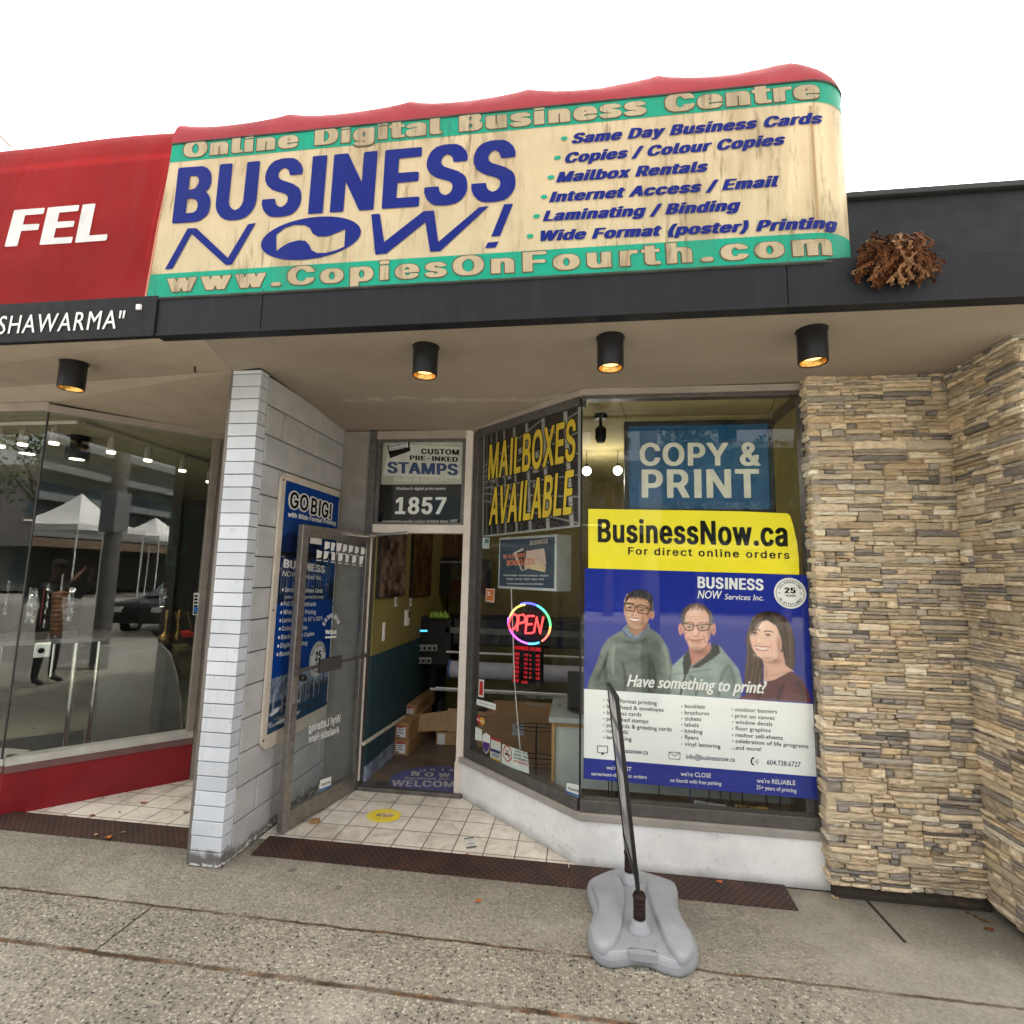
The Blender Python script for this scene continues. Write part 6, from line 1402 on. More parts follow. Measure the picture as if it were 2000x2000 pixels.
m = MB(); text(m, TP, 'READY IN 24 HOURS', zs(1230, 892), zs(1615, 892), zs(1230, 868), lift=.005); text(m, TP, 'WWW.BUSINESSNOW.CA', zs(1415, 625), zs(1720, 630), zs(1415, 610), lift=.005, face='R'); m.build('lettering', plain('pale letter print', (.66, .66, .60), .5), ST)
NP = sheet('address_sign', TP, pts_px(TP, [zs(1085, 916), zs(1755, 912), zs(1748, 1222), zs(1075, 1212)]), plain('black sign film', (.005, .005, .005), .7, 0, .1, 5, 0, 60, .04), 'black address sign with the number 1857 in the transom window', 'sign', .002)
m = MB(); text(m, TP, '1857', zs(1232, 1130), zs(1600, 1130), zs(1240, 1008), lift=.004, heavy=.02); text(m, TP, "Kitsilano's digital print centre", zs(1242, 953), zs(1597, 953), zs(1246, 934), lift=.004, face='R'); text(m, TP, 'presentation-quality colour printing since 1997', zs(1140, 1192), zs(1682, 1190), zs(1144, 1172), lift=.004, face='R'); m.build('lettering', M_WHITE, NP)
# booklets lightbox hanging behind the angled window
LBp = Plane(ANG.back(.16).o, ANG.u); zz = lambda x, y: (900 + x / 4.293, 750 + y / 4.293)
q = pts_px(LBp, [zz(300, 1718), zz(785, 1733), zz(818, 1247), zz(330, 1297)]); a0 = (q[0][0] + q[3][0]) / 2; a1 = (q[1][0] + q[2][0]) / 2; b0 = (q[0][1] + q[1][1]) / 2; b1 = (q[2][1] + q[3][1]) / 2
LB = empty('lightbox', LBp.P((a0 + a1) / 2, b0), 'pale grey booklets lightbox hanging inside the angled window above the neon sign', 'lightbox')
m = MB(); m.slab(LBp, a0, a1, b0, b1, -.16, 0); m.build('case', plain('pale grey metal case', (.50, .53, .52), .45), LB, bevel=.006)
m = MB(); m.slab(LBp, a0 + .02, a1 - .02, b0 + .02, b1 - .02, 0, .002); m.build('face', glow('slate blue lit panel', (.035, .055, .08), .02), LB)
m = MB(); 
def sh(pts, l): m.poly(LBp, pts_px(LBp, [zz(*p) for p in pts]), l - .001, l)
sh([(440, 1418), (512, 1568), (610, 1535), (520, 1376)], .004); m.build('leaflet', plain('white leaflet print', (.6, .56, .5), .5), LB)
m = MB(); sh([(470, 1418), (520, 1560), (600, 1510), (545, 1388)], .0052); m.build('leaflet', plain('dark leaflet print', (.05, .035, .03), .5), LB)
m = MB(); sh([(535, 1540), (712, 1578), (718, 1525), (560, 1395)], .0062); m.build('leaflet', plain('cream leaflet print', (.68, .52, .32), .5), LB)
m = MB(); sh([(560, 1520), (722, 1512), (705, 1378), (552, 1402)], .0072); m.build('leaflet', plain('pink cream leaflet print', (.62, .45, .38), .5), LB)
m = MB(); text(m, LBp, 'BUSINESS', zz(583, 1352), zz(732, 1335), zz(588, 1315), lift=.006); m.build('lettering', plain('pale tan letters', (.55, .47, .36), .5), LB)
m = MB(); text(m, LBp, 'WE ALSO PRINT', zz(362, 1465), zz(548, 1452), zz(362, 1432), lift=.0082, heavy=.03); text(m, LBp, 'BOOKLETS', zz(392, 1525), zz(620, 1512), zz(394, 1478), lift=.0082, heavy=.04); m.build('lettering', plain('coral letters', (.68, .22, .12), .5), LB)
m = MB()
for y, x0, x1, s in ((1610, 360, 740, 'Information Booklets - Instructional User Manuals - Newsletters'), (1640, 385, 700, 'Catalogues - Price Lists - Programs - Reports - Poetry'), (1680, 388, 695, 'Visit www.businessnow.ca for more information')): text(m, LBp, s, zz(x0, y), zz(x1, y + 4), zz(x0, y - 13), lift=.004)
m.build('lettering', M_WHITE, LB)
# neon OPEN sign
NPn = ANG.back(.07); zc = z4
NE = empty('neon_sign', NPn.P(*NPn.px(*zc(505, 410))), 'glowing neon OPEN sign with red letters in a rainbow oval ring', 'neon sign')
cN = NPn.px(*zc(510, 260)); rN = np.array([abs(NPn.px(*zc(668, 262))[0] - NPn.px(*zc(352, 262))[0]) / 2, abs(NPn.px(*zc(510, 105))[1] - NPn.px(*zc(510, 410))[1]) / 2])
cols = [(-150, -118, (1, .1, .9)), (-118, -88, (.5, .15, 1)), (-88, -60, (.1, .5, 1)), (-50, -22, (1, .18, .12)), (-22, -2, (1, .35, .1)), (-2, 40, (.12, 1, .25)), (40, 66, (.1, .9, .8)), (66, 112, (.12, .12, 1)), (102, 126, (1, .85, .12)), (126, 170, (1, .75, .2)), (170, 210, (.65, .15, 1))]
def tube_glow(c): return glow('neon %02d%02d%02d' % tuple(int(v * 9) for v in c), c, .42)
for d0, d1, c in cols:
    m = MB(); m.tube([NPn.P(cN[0] + rN[0] * (1.0 if d0 < 100 or d0 > 130 else .93) * math.cos(R_(d)), cN[1] + rN[1] * (1.0 if d0 < 100 or d0 > 130 else .93) * math.sin(R_(d)), 0) for d in np.linspace(d0, d1, 10)], .0075, 8); m.build('neon_tube', tube_glow(c), NE)
m = MB()
def nt(pts): m.tube([NPn.P(*NPn.px(*zc(*p)), .012) for p in pts], .0078, 7)
nt([(437, 205), (410, 190), (385, 215), (372, 260), (375, 295), (395, 312), (420, 295), (437, 250), (437, 212)])
nt([(434, 318), (447, 200), (480, 194), (497, 215), (490, 250), (446, 262)])
nt([(560, 205), (512, 205), (504, 268), (497, 335), (550, 332)]); nt([(508, 268), (548, 266)])
nt([(560, 330), (582, 215), (608, 335), (632, 212)])
m.build('neon_letters', glow('neon red', (1, .06, .06), .5), NE)
m = MB(); m.lathe(NPn.P(cN[0], cN[1], -.03), [(.001, 0), (rN[1] * .9, 0), (rN[1] * .9, .004), (.001, .004)], 30, tuple(NPn.n)); m.build('backing', plain('black sign backing', (.006, .006, .007), .5), NE)
m = MB(); m.tube([NPn.P(*NPn.px(*zc(*p)), -.02) for p in ((365, 0), (368, 90), (380, 360), (385, 560), (392, 720), (405, 900), (432, 1215))], .004, 6); o = m.build('power_cord', plain('white cord', (.6, .6, .58), .5)); tag(o, 'white power cord hanging from the neon sign down the angled window', 'cord')
# business hours panel
HP = ANG.back(.10); q = pts_px(HP, [zc(392, 722), zc(608, 738), zc(612, 425), zc(395, 415)])
HS = empty('hours_sign', HP.P(*q[0]), 'black business hours panel with red lit letters below the neon sign', 'sign')
m = MB(); m.poly(HP, q, -.02, 0); m.build('panel', plain('black acrylic', (.006, .006, .006), .2), HS)
m = MB()
text(m, HP, 'BUSINESS HOURS', zc(398, 455), zc(606, 474), zc(398, 428), lift=.002)
for k, dname in enumerate(('MON', 'TUE', 'WED', 'THU', 'FRI', 'SAT', 'SUN')):
    y = 500 + k * 33.5; text(m, HP, dname, zc(400 - k, y), zc(443 - k, y + 3), zc(400 - k, y - 22), lift=.002)
    if k < 6: text(m, HP, '9 00', zc(480 - k, y + 8), zc(506 - k, y + 10), zc(480 - k, y - 12), lift=.002); text(m, HP, 'TO', zc(517, y + 10), zc(534, y + 11), zc(517, y - 4), lift=.002); text(m, HP, '6 00', zc(568, y + 16), zc(596, y + 18), zc(568, y - 6), lift=.002)
    else: text(m, HP, 'CLOSED', zc(458, y + 10), zc(506, y + 14), zc(458, y - 8), lift=.002)
m.build('lettering', glow('red led', (.7, .01, .015), .12), HS)
# stickers
def sticker(pts, mat, label, z=z4, pl=AB_, lift=.006, name='sticker'):
    q = pts_px(pl, [z(*p) for p in pts]); return sheet(name, pl, q, mat, label, 'sticker', lift, .001), q
def bands(o, q, rows, pl=AB_, lift=.0068):
    tl, tr, br, bl = (np.array(v) for v in q)
    for x0, x1, y0, y1, mat, nm in rows:
        f_ = lambda u, v: (tl * (1 - u) + tr * u) * (1 - v) + (bl * (1 - u) + br * u) * v
        m = MB(); m.poly(pl, [f_(x0, y1), f_(x1, y1), f_(x1, y0), f_(x0, y0)], lift - .0006, lift); m.build(nm, mat, o)
M_OR = plain('orange sticker', (.55, .16, .03), .5); M_RDS = plain('red sticker', (.5, .015, .02), .5); M_NAVY = plain('navy sticker', (.015, .02, .13), .5); M_GOLDS = plain('gold sticker', (.5, .32, .07), .5); M_PURP = plain('purple sticker', (.08, .03, .22), .5)
o, q = sticker([(195, -3), (262, 0), (256, 105), (190, 96)], plain('pale pink paper', (.62, .42, .34), .6), 'orange sticker at the left edge of the angled window below the lightbox'); bands(o, q, [(.12, .88, .1, .88, M_OR, 'orange_panel'), (.25, .5, .25, .34, M_WHITE, 'white_text'), (.25, .55, .42, .5, M_WHITE, 'white_text'), (.25, .7, .6, .63, M_WHITE, 'white_text')]) if False else bands(o, q, [(.12, .88, .1, .88, M_OR, 'orange_panel')])
bands(o, q, [(.25, .5, .25, .34, M_WHITE, 'white_text'), (.25, .55, .42, .5, M_WHITE, 'white_text')], lift=.0076)
o, q = sticker([(142, 682), (180, 686), (176, 820), (136, 812)], M_WHITE, 'narrow red and white sticker low on the left of the angled window'); bands(o, q, [(.15, .85, .1, .9, M_RDS, 'red_panel')])
o, q = sticker([(125, 830), (268, 868), (266, 915), (122, 872)], M_WHITE, 'white paper strip crossing the left frame of the angled window'); bands(o, q, [(.15, .9, .45, .6, plain('grey print', (.45, .45, .45), .6), 'grey_text')])
zz = lambda x, y: (900 + x / 4.293, 750 + y / 4.293)
o, q = sticker([(187, 1290), (246, 1290), (243, 1382), (184, 1378)], plain('pale teal sticker', (.42, .52, .48), .5), 'pale teal notice at the left edge below the mailboxes poster', zz); bands(o, q, [(.35, .9, .1, .5, plain('teal grey print', (.10, .16, .16), .6), 'dark_picture'), (.1, .8, .7, .76, plain('grey print', (.3, .3, .3), .6), 'grey_text')])
o, q = sticker([(122, 948), (188, 962), (186, 1036), (118, 1020)], plain('black card sticker', (.02, .012, .02), .45), 'payment sticker with overlapping red and orange circles')
m = MB(); c = (np.array(q[0]) + q[2]) / 2; h_ = abs(q[0][1] - q[3][1]); m.poly(AB_, ell(c + [-.12 * h_ * 2, 0], h_ * .42, h_ * .42, 20), .006, .0066); m.build('red_circle', plain('red circle', (.55, .03, .02), .5), o); m = MB(); m.poly(AB_, ell(c + [.16 * h_ * 2, 0], h_ * .42, h_ * .42, 20), .006, .0070); m.build('orange_circle', plain('orange circle', (.75, .36, .03), .5), o)
m = MB(); text_ab(m, AB_, 'MasterCard', c + [-.6 * h_, -.1 * h_], c + [.6 * h_, -.1 * h_], c + [-.6 * h_, .12 * h_], lift=.0076); m.build('lettering', M_WHITE, o)
o, q = sticker([(115, 1040), (163, 1062), (165, 1148), (112, 1138)], M_WHITE, 'blank white rounded sticker at the bottom left of the angled window')
m = MB(); q = pts_px(AB_, [zc(*p) for p in ((170, 1098), (198, 1086), (226, 1110), (224, 1180), (212, 1225), (195, 1245), (178, 1220), (168, 1165))]); m.poly(AB_, q, .005, .006); o = m.build('sticker', M_WHITE); tag(o, 'shield-shaped white and purple sticker at the bottom of the angled window', 'sticker')
m = MB(); m.poly(AB_, pts_px(AB_, [zc(*p) for p in ((172, 1150), (222, 1165), (220, 1195), (208, 1222), (195, 1238), (180, 1215), (171, 1180))]), .006, .0068); m.build('purple_panel', M_PURP, o)
o, q = sticker([(232, 1115), (306, 1142), (303, 1312), (226, 1286)], plain('pale card sticker', (.60, .60, .57), .5), 'VISA payment sticker with navy and gold bands'); bands(o, q, [(.02, .98, .5, .62, M_NAVY, 'navy_band'), (.02, .98, .88, .99, M_GOLDS, 'gold_band'), (.0, 1, 0, .10, M_RDS, 'red_band')])
m = MB(); text_ab(m, AB_, 'VISA', np.array(q[3]) + (np.array(q[0]) - q[3]) * .17 + (np.array(q[2]) - q[3]) * .16, np.array(q[2]) + (np.array(q[1]) - q[2]) * .17 - (np.array(q[2]) - q[3]) * .16, np.array(q[3]) + (np.array(q[0]) - q[3]) * .34 + (np.array(q[2]) - q[3]) * .22, lift=.0076); m.build('lettering', M_NAVY, o)
ABf = ANG.back(-.004)
o, q = sticker([(318, 1170), (510, 1238), (520, 1394), (310, 1326)], plain('mint white sticker', (.60, .66, .62), .5), 'no smoking sticker with a crossed-out cigarette in a red ring')
tl, tr, br, bl = (np.array(v) for v in q); c = bl + (br - bl) * .21 + (tl - bl) * .62; r_ = np.linalg.norm(tl - bl) * .33
m = MB(); rg = ell(c, r_, r_ * 1.05, 30); stroke(m, AB_, rg + rg[:1], .008, .0072); stroke(m, AB_, [c + [-r_ * .7, r_ * .7], c + [r_ * .7, -r_ * .7]], .008, .0074); m.build('red_ring', M_RDS, o)
m = MB(); stroke(m, AB_, [c + [-r_ * .6, -r_ * .15], c + [r_ * .6, -r_ * .15]], .011, .0068); stroke(m, AB_, [c + [r_ * .2, r_ * .1], c + [r_ * .05, r_ * .4], c + [r_ * .35, r_ * .55]], .005, .0068)
for k, s in enumerate(('THIS IS A', 'SMOKE-FREE', 'ENVIRONMENT')):
    v = .80 - k * .155; text_ab(m, AB_, s, bl + (br - bl) * .46 + (tl - bl) * v, bl + (br - bl) * .95 + (tl - bl) * v, bl + (br - bl) * .46 + (tl - bl) * (v + .10), lift=.0072)
m.build('lettering', M_INK, o)
m = MB(); text_ab(m, AB_, 'NO SMOKING', bl + (br - bl) * .46 + (tl - bl) * .33, bl + (br - bl) * .95 + (tl - bl) * .33, bl + (br - bl) * .46 + (tl - bl) * .44, lift=.0072); m.build('lettering', M_RDS, o)
AS = empty('sticker', AB_.P(*AB_.px(*z4(858, 1575))), 'white and blue alarm sticker in the lower right corner of the angled window', 'sticker')
alarm_sticker(AB_, [z4(805, 1462), z4(913, 1482), z4(910, 1580), z4(798, 1535)], .006, AS, '')
m = MB(); text(m, AB_, 'Vinyl Lettering', z4(490, 822), z4(770, 838), z4(490, 795), face='R', lift=.006); text(m, AB_, 'Available Here', z4(490, 885), z4(768, 892), z4(490, 855), face='R', lift=.006); o = m.build('window_lettering', plain('grey vinyl lettering', (.10, .10, .095), .5)); tag(o, 'dim grey vinyl lettering on the angled window below the hours panel', 'lettering')

# ================================================================ FLOOR MARKS
FL = Flat(.003)
c = FL.px(749.5, 1593); rx = abs(FL.px(784, 1593)[0] - FL.px(714.5, 1593)[0]) / 2; ry = abs(FL.px(749, 1579)[1] - FL.px(749, 1607)[1]) / 2
pa = Art(64, 64, lin(238, 214, 60)); pa.grain(.05)
pa.pol([(16, 30), (24, 22), (40, 20), (50, 26), (48, 38), (30, 40), (20, 38)], lin(150, 140, 132), 1.5, .85); pa.el(40, 24, 9, 5, lin(214, 190, 176), 1.5); pa.el(26, 32, 8, 6, lin(110, 104, 104), 2); pa.el(44, 34, 6, 4, lin(176, 120, 104), 1.5); pa.ln([(14, 46), (50, 46)], 2, lin(186, 150, 40), .7); pa.ln([(18, 51), (46, 51)], 1.4, lin(196, 160, 44), .7); pa.el(12, 30, 5, 3, lin(246, 226, 90), 1)
pa.put(np.clip((cloud(64, 64, 6, 4) - .5) * 4, 0, .5), lin(236, 222, 130))
F_ = empty('floor_sticker', (c[0], c[1], .003), 'worn round yellow sticker on the entry floor tiles', 'sticker')
vs = []; fs = []
gx = 33
m = MB()
for i in range(gx):
    for j in range(25):
        t = 2 * math.pi * j / 24; r = i / (gx - 1); u = .5 + .5 * r * math.cos(t); v = .5 + .5 * r * math.sin(t)
        m.v.append((c[0] + rx * r * math.cos(t), c[1] + ry * r * math.sin(t), .0046)); m.c.append(tuple(pa.a[int(min(63, (1 - v) * 64)), int(min(63, u * 64))]))
for i in range(gx - 1):
    for j in range(24): m.f.append((i * 25 + j, (i + 1) * 25 + j, (i + 1) * 25 + j + 1, i * 25 + j + 1))
m.build('printed_disc', vcol('floor sticker print', .5), F_, colors=True)
WFl = Flat(.0325)
a_, b_ = WFl.px(755, 1528)[0], WFl.px(825, 1493.5)[1]; by = WFl.px(800, 1540)[1]
cw = np.array([-1.13, (b_ + by) / 2 - .06]); rw = (-1.13 - a_, (b_ - by) / 2 + .06)
Wm = empty('floor_decal', (cw[0], cw[1], .03), 'faded purple oval WELCOME decal on the shop floor just inside the door', 'decal')
m = MB(); m.poly(WFl, [p for p in ell(cw, rw[0], rw[1], 48) if p[1] > by - .0], .0, .001); m.build('decal_disc', plain('faded violet print', (.09, .095, .24), .5, 0, .25, 8), Wm)
m = MB()
lp = lambda x, y: (440 + x / 3.39, 1150 + y / 3.39)
text(m, WFl, 'WELCOME', lp(1095, 1308), lp(1580, 1318), lp(1105, 1268), lift=.0025, heavy=.02); text(m, WFl, 'NOW', lp(1228, 1240), lp(1490, 1250), lp(1236, 1214), lift=.0025, heavy=.06, track=.5); text(m, WFl, 'Services Inc.', lp(1185, 1262), lp(1500, 1268), lp(1190, 1246), lift=.0025)
for i, ch in enumerate('BUSINESS'):
    t = R_(-62 + 124 * (i + .5) / 8); d = np.array([math.sin(t), math.cos(t)]); V, F = layout(ch, 'B'); rt = np.array([d[1], -d[0]]); o_ = cw + [0, -.02] + d * np.array([rw[0] * .72, rw[1] * .72]) - rt * V[:, 0].max() * .03
    m.add([WFl.P(*(o_ + rt * v[0] * .065 + d * v[1] * .055), .0025) for v in V], F)
m.build('lettering', plain('pale worn letters', (.40, .39, .42), .6), Wm)

# ================================================================ INSIDE THE PRINT SHOP
LW = Plane((-1.715, 0, 0), (0, 1))
zi = lambda x, y: (700 + x / 3.864, 1000 + y / 3.864)
def wallart(px4, label, seed, c0, c1):
    q = pts_px(LW, px4); a0 = min(p[0] for p in q); a1 = max(p[0] for p in q); b0 = min(p[1] for p in q); b1 = max(p[1] for p in q)
    E_ = empty('wall_picture', LW.P((a0 + a1) / 2, b0), label, 'picture')
    m = MB(); m.slab(LW, a0, a1, b0, b1, 0, .025); m.build('canvas_edge', plain('dark brown edge', (.02, .014, .012), .6), E_)
    pa = Art(40, 90, c0); cl = cloud(40, 90, 7, seed); pa.a = np.array(c0) + (np.array(c1) - np.array(c0)) * np.clip((cl[..., None] - .35) * 3, 0, 1); pa.grain(.35)
    picture('printed_canvas', LW, [(a0 + .01, b1 - .01), (a1 - .01, b1 - .01), (a1 - .01, b0 + .01), (a0 + .01, b0 + .01)], pa, M_PRINT, E_, .027)
wallart([zi(135, 630), zi(330, 630), zi(350, 150), zi(155, 150)], 'tall dark canvas print nearest the door on the yellow wall', 3, (.02, .012, .01), (.22, .15, .12))
wallart([zi(388, 628), zi(530, 628), zi(548, 150), zi(405, 150)], 'narrow brown canvas print deeper inside on the yellow wall', 5, (.03, .014, .006), (.13, .07, .03))
for (x, y), lab in (((281, 676), 'small label card below the first canvas print'), ((393, 676), 'small label card below the second canvas print')):
    c = LW.px(*zi(x, y)); m = MB(); m.slab(LW, c[0] - .03, c[0] + .03, c[1] - .045, c[1] + .045, 0, .006); o = m.build('label_card', M_WHITE); tag(o, lab, 'card'); m = MB(); m.slab(LW, c[0] - .008, c[0] + .008, c[1] - .025, c[1] + .025, .006, .008); m.build('print_mark', M_INK, o)
c = LW.px(*zi(355, 797)); m = MB(); m.slab(LW, c[0] - .04, c[0] + .04, c[1] - .075, c[1] + .075, 0, .03); o = m.build('thermostat', M_WHITE, bevel=.004); tag(o, 'white thermostat on the yellow wall', 'thermostat'); m = MB(); m.slab(LW, c[0] - .0, c[0] + .036, c[1] - .0, c[1] + .07, .03, .032); m.build('display', M_INK, o)
c = LW.px(*zi(188, 902)); m = MB(); m.slab(LW, c[0] - .025, c[0] + .025, c[1] - .08, c[1] + .08, 0, .008); o = m.build('switch_plate', M_WHITE); tag(o, 'white switch plate on the yellow wall close to the door', 'switch'); m = MB(); m.slab(LW, c[0] - .008, c[0] + .008, c[1] - .03, c[1] + .03, .008, .014); m.build('rocker', M_WHITEP, o)
m = MB(); p0, p1 = LW.px(*zi(20, 1748)), LW.px(*zi(330, 1545)); m.tube([LW.P(*p0, .02), LW.P(*p1, .02)], .016, 10); o = m.build('conduit', plain('cream conduit', (.5, .47, .40), .5)); tag(o, 'cream conduit pipe running along the dado', 'pipe')
# black display poster at the back
BKp = Plane((0, 6.2, 0), (1, 0))
q = pts_px(BKp, [zi(540, 625), zi(1000, 625), zi(1000, 356), zi(548, 356)])
o = sheet('display_poster', BKp, [q[3], q[2], q[1], q[0]][::1] and [q[3], q[2], q[1], q[0]], plain('black display board', (.010, .009, .009), .5), 'black display poster on the back wall above the wide printer', 'poster', 0, .02)
m = MB(); text(m, BKp, 'Full-Colour European Gold Signs', zi(562, 385), zi(860, 385), zi(562, 366), lift=.002); m.build('lettering', plain('grey lettering', (.35, .34, .32), .6), o)
pa = Art(50, 40, (.012, .01, .01)); cl = cloud(50, 40, 6, 12); pa.a = np.where((pa.Y < 22)[..., None], np.stack([.10 * cl, .085 * cl, .05 * cl], -1), np.stack([.14 * cl, .03 * cl, .02 * cl], -1)); pa.grain(.4)
r = pts_px(BKp, [zi(700, 400), zi(950, 400), zi(950, 620), zi(700, 620)]); picture('printed_flowers', BKp, r, pa, M_PRINT, o, .003)
m = MB(); x0, x1 = Py(*zi(625, 200), 6.4)[0], Py(*zi(762, 200), 6.4)[0]; zt, zb = 2.45, Py(*zi(700, 350), 6.4)[2]; m.box(x0, x1, 6.3, 6.59, zb, zt); o = m.build('wall_cabinet', plain('brown cabinet', (.09, .04, .018), .5), bevel=.004); tag(o, 'brown wooden cabinet high on the back wall', 'cabinet'); m = MB(); m.box(x1 - .04, x1 - .02, 6.28, 6.30, zb + .15, zb + .5); m.build('handle', M_CHROME, o)
# wide-format printer
PR = empty('printer', (-.6, 5.6, .03), 'large black wide-format printer across the back of the print shop', 'printer')
YP = 5.5; PP = Plane((0, YP, 0), (1, 0))
g_ = lambda x, y: PP.px(*zi(x, y))
aL_, aR_ = g_(418, 900)[0], PP.px(1190, 1250)[0]; zt = g_(500, 792)[1]; zb = g_(500, 1155)[1]
M_PRN = plain('matt black printer plastic', (.012, .012, .013), .45)
m = MB(); m.slab(PP, aL_, aL_ + .42, zb, zt, -.6, 0); m.slab(PP, aL_ + .42, aR_, zb + .22, zt, -.6, -.03); m.slab(PP, aR_ - .02, aR_ + .35, zb, zt, -.6, 0); m.build('body', M_PRN, PR, bevel=.02)
m = MB(); m.slab(PP, aL_ + .35, aR_, zt - .16, zt - .10, -.05, .0); m.build('lid_edge', plain('grey lid edge', (.10, .10, .10), .3), PR)
m = MB(); m.slab(PP, aL_ + .1, aL_ + .18, .05, zb, -.4, -.3); m.slab(PP, aR_ + .1, aR_ + .18, .05, zb, -.4, -.3); m.slab(PP, aL_ + .05, aL_ + .23, .03, .09, -.65, -.05); m.slab(PP, aR_ + .05, aR_ + .23, .03, .09, -.65, -.05); m.build('stand', M_PRN, PR)
for y0_, y1_, x0_, n_k in ((1045, 990, 452, 4), (1140, 1085, 445, 3)):
    for k in range(n_k):
        x = x0_ + k * 38; q = pts_px(PP, [zi(x, y0_), zi(x + 32, y0_), zi(x + 32, y1_ + 10), zi(x, y1_ + 10)]); m = MB(); m.poly(PP, q, .0, .03); c_ = m.build('ink_cartridge', plain('pale grey cartridge', (.36, .36, .35), .5), PR); m = MB(); m.poly(PP, pts_px(PP, [zi(x + 7, y0_ - 8), zi(x + 25, y0_ - 8), zi(x + 25, y1_ + 24), zi(x + 7, y1_ + 24)]), .03, .032); m.build('cartridge_window', M_INK, c_)
m = MB(); m.poly(PP, pts_px(PP, [zi(460, 903), zi(520, 903), zi(520, 890), zi(460, 890)]), 0, .004); m.build('status_light', glow('blue status light', (.06, .35, .55), .5), PR)
m = MB(); z_ = g_(700, 1045)[1]; m.tube([PP.P(g_(680, 1045)[0], z_, .10), PP.P(aR_ - .05, z_, .10)], .012, 8); z2_ = g_(700, 1308)[1]; m.tube([PP.P(g_(585, 1308)[0], z2_, .22), PP.P(aR_ + .05, z2_, .22)], .014, 8); m.tube([PP.P(g_(640, 1290)[0], z2_ + .03, .28), PP.P(aR_ + .0, z2_ + .03, .28)], .009, 8); m.build('rail', plain('pale rail', (.65, .65, .63), .35, .4), PR)
zr = g_(740, 1170)[1]; m = MB(); m.tube([PP.P(g_(722, 1170)[0], zr, .12), PP.P(aR_ - .08, zr, .12)], .085, 20); ro = m.build('paper_roll', plain('lavender white paper', (.42, .42, .50), .6), PR, smooth=False); m = MB(); m.lathe(PP.P(g_(722, 1170)[0] - .02, zr, .12), [(.03, 0), (.10, 0), (.10, .02), (.03, .02)], 24, (1, 0, 0)); m.build('roll_flange', plain('blue flange', (.05, .10, .30), .5), ro)
c = Py(*zi(600, 772), 5.3); m = MB()
for k in range(9): t = k * .7; m.lathe((c[0] - .08 + k * .02, c[1] + .05 + .02 * math.sin(k * 2), c[2] - .05), [(.001, 0), (.03 + .01 * math.sin(k), .02), (.024, .05), (.001, .075 + .015 * math.sin(k * 3))], 8)
o = m.build('plastic_bag', plain('lime green plastic', (.22, .36, .06), .5)); tag(o, 'crumpled lime green bag on top of the black printer', 'bag')
# boxes
def roll_box(pxl, Y, dep, label):
    q = [Py(*p, Y) for p in pxl]; x0, x1 = q[0][0], q[1][0]; z0 = q[0][2]; z1 = q[2][2]
    E_ = empty('carton', ((x0 + x1) / 2, Y, z0), label, 'box', 'long cartons stacked along the dado')
    m = MB(); m.box(x0, x1, Y, Y + dep, z0, z1); m.build('box', M_CARD, E_, bevel=.004)
    m = MB(); m.box(x0 + .025, x1 - .03, Y - .0025, Y - .0005, z0 + .018, z1 - .022); l_ = m.build('label', M_WHITE, E_); m = MB(); m.box(x0 + .025, x1 - .03, Y - .0035, Y - .0026, z1 - .036, z1 - .022); m.build('red_stripe', M_RDS, l_)
    m = MB()
    for k in range(4): m.box(x0 + .035, x1 - .05 - .012 * (k % 2), Y - .0033, Y - .0026, z0 + .05 + k * .017, z0 + .055 + k * .017)
    m.box(x0 + .03, x0 + .055, Y - .0033, Y - .0026, z0 + .022, z0 + .034); m.build('print_lines', M_INK, l_)
roll_box([zi(262, 1832), zi(376, 1832), zi(376, 1722)], 4.83, .75, 'long carton with a white label, bottom of the stack by the dado')
roll_box([zi(268, 1710), zi(378, 1710), zi(378, 1596)], 4.84, .75, 'long carton with a white label, middle of the stack by the dado')
roll_box([zi(335, 1560), zi(434, 1560), zi(434, 1455)], 5.15, .7, 'long carton with a white label, set back on top of the stack')
CB = empty('carton', (-1.0, 5.2, .03), 'wide cardboard carton with open flaps on the floor below the printer', 'box')
Yc = 5.17; x0 = Py(*zi(582, 1765), Yc)[0]; zt_ = Py(*zi(650, 1660), Yc)[2]; xe = Py(965, 1440, Yc)[0]
m = MB(); m.box(x0, xe, Yc, Yc + .4, .035, zt_); m.build('box', M_CARDL, CB, bevel=.003)
m = MB(); zf2 = Py(*zi(650, 1505), Yc)[2]; m.prism([(x0 + .12, Yc - .01, zt_ + .01), (xe, Yc - .01, zt_ + .01), (xe, Yc + .05, zf2), (x0 + .10, Yc + .05, zf2 + .02)], (0, .006, 0)); xa = Py(*zi(453, 1600), Yc)[0]; m.prism([(x0 + .12, Yc - .012, zt_ + .02), (x0 + .10, Yc + .04, zf2 + .0), (xa, Yc - .02, zf2 - .04), (xa + .01, Yc - .05, zt_ - .0)], (0, .006, 0)); m.build('flap', M_CARDL, CB)
m = MB(); q0, q1 = Py(*zi(597, 1752), Yc), Py(*zi(655, 1675), Yc); m.box(q0[0], q1[0], Yc - .003, Yc - .0008, q0[2], q1[2]); m.build('label', M_WHITE, CB)
Yd = 4.75; C2 = empty('carton', (-.4, Yd, .03), 'brown carton with a pale label behind the angled window', 'box')
x0, x1 = Py(948, 1440, Yd)[0], Py(1080, 1440, Yd)[0]; zt2 = Py(1000, 1393, Yd)[2]; m = MB(); m.box(x0, x1, Yd, Yd + .45, .035, zt2); m.build('box', M_CARD, C2, bevel=.004)
q0, q1 = Py(1000, 1436, Yd), Py(1024, 1415, Yd); m = MB(); m.box(q0[0], q1[0], Yd - .003, Yd - .0008, q0[2], q1[2]); m.build('label', plain('pale label', (.45, .45, .46), .6), C2)
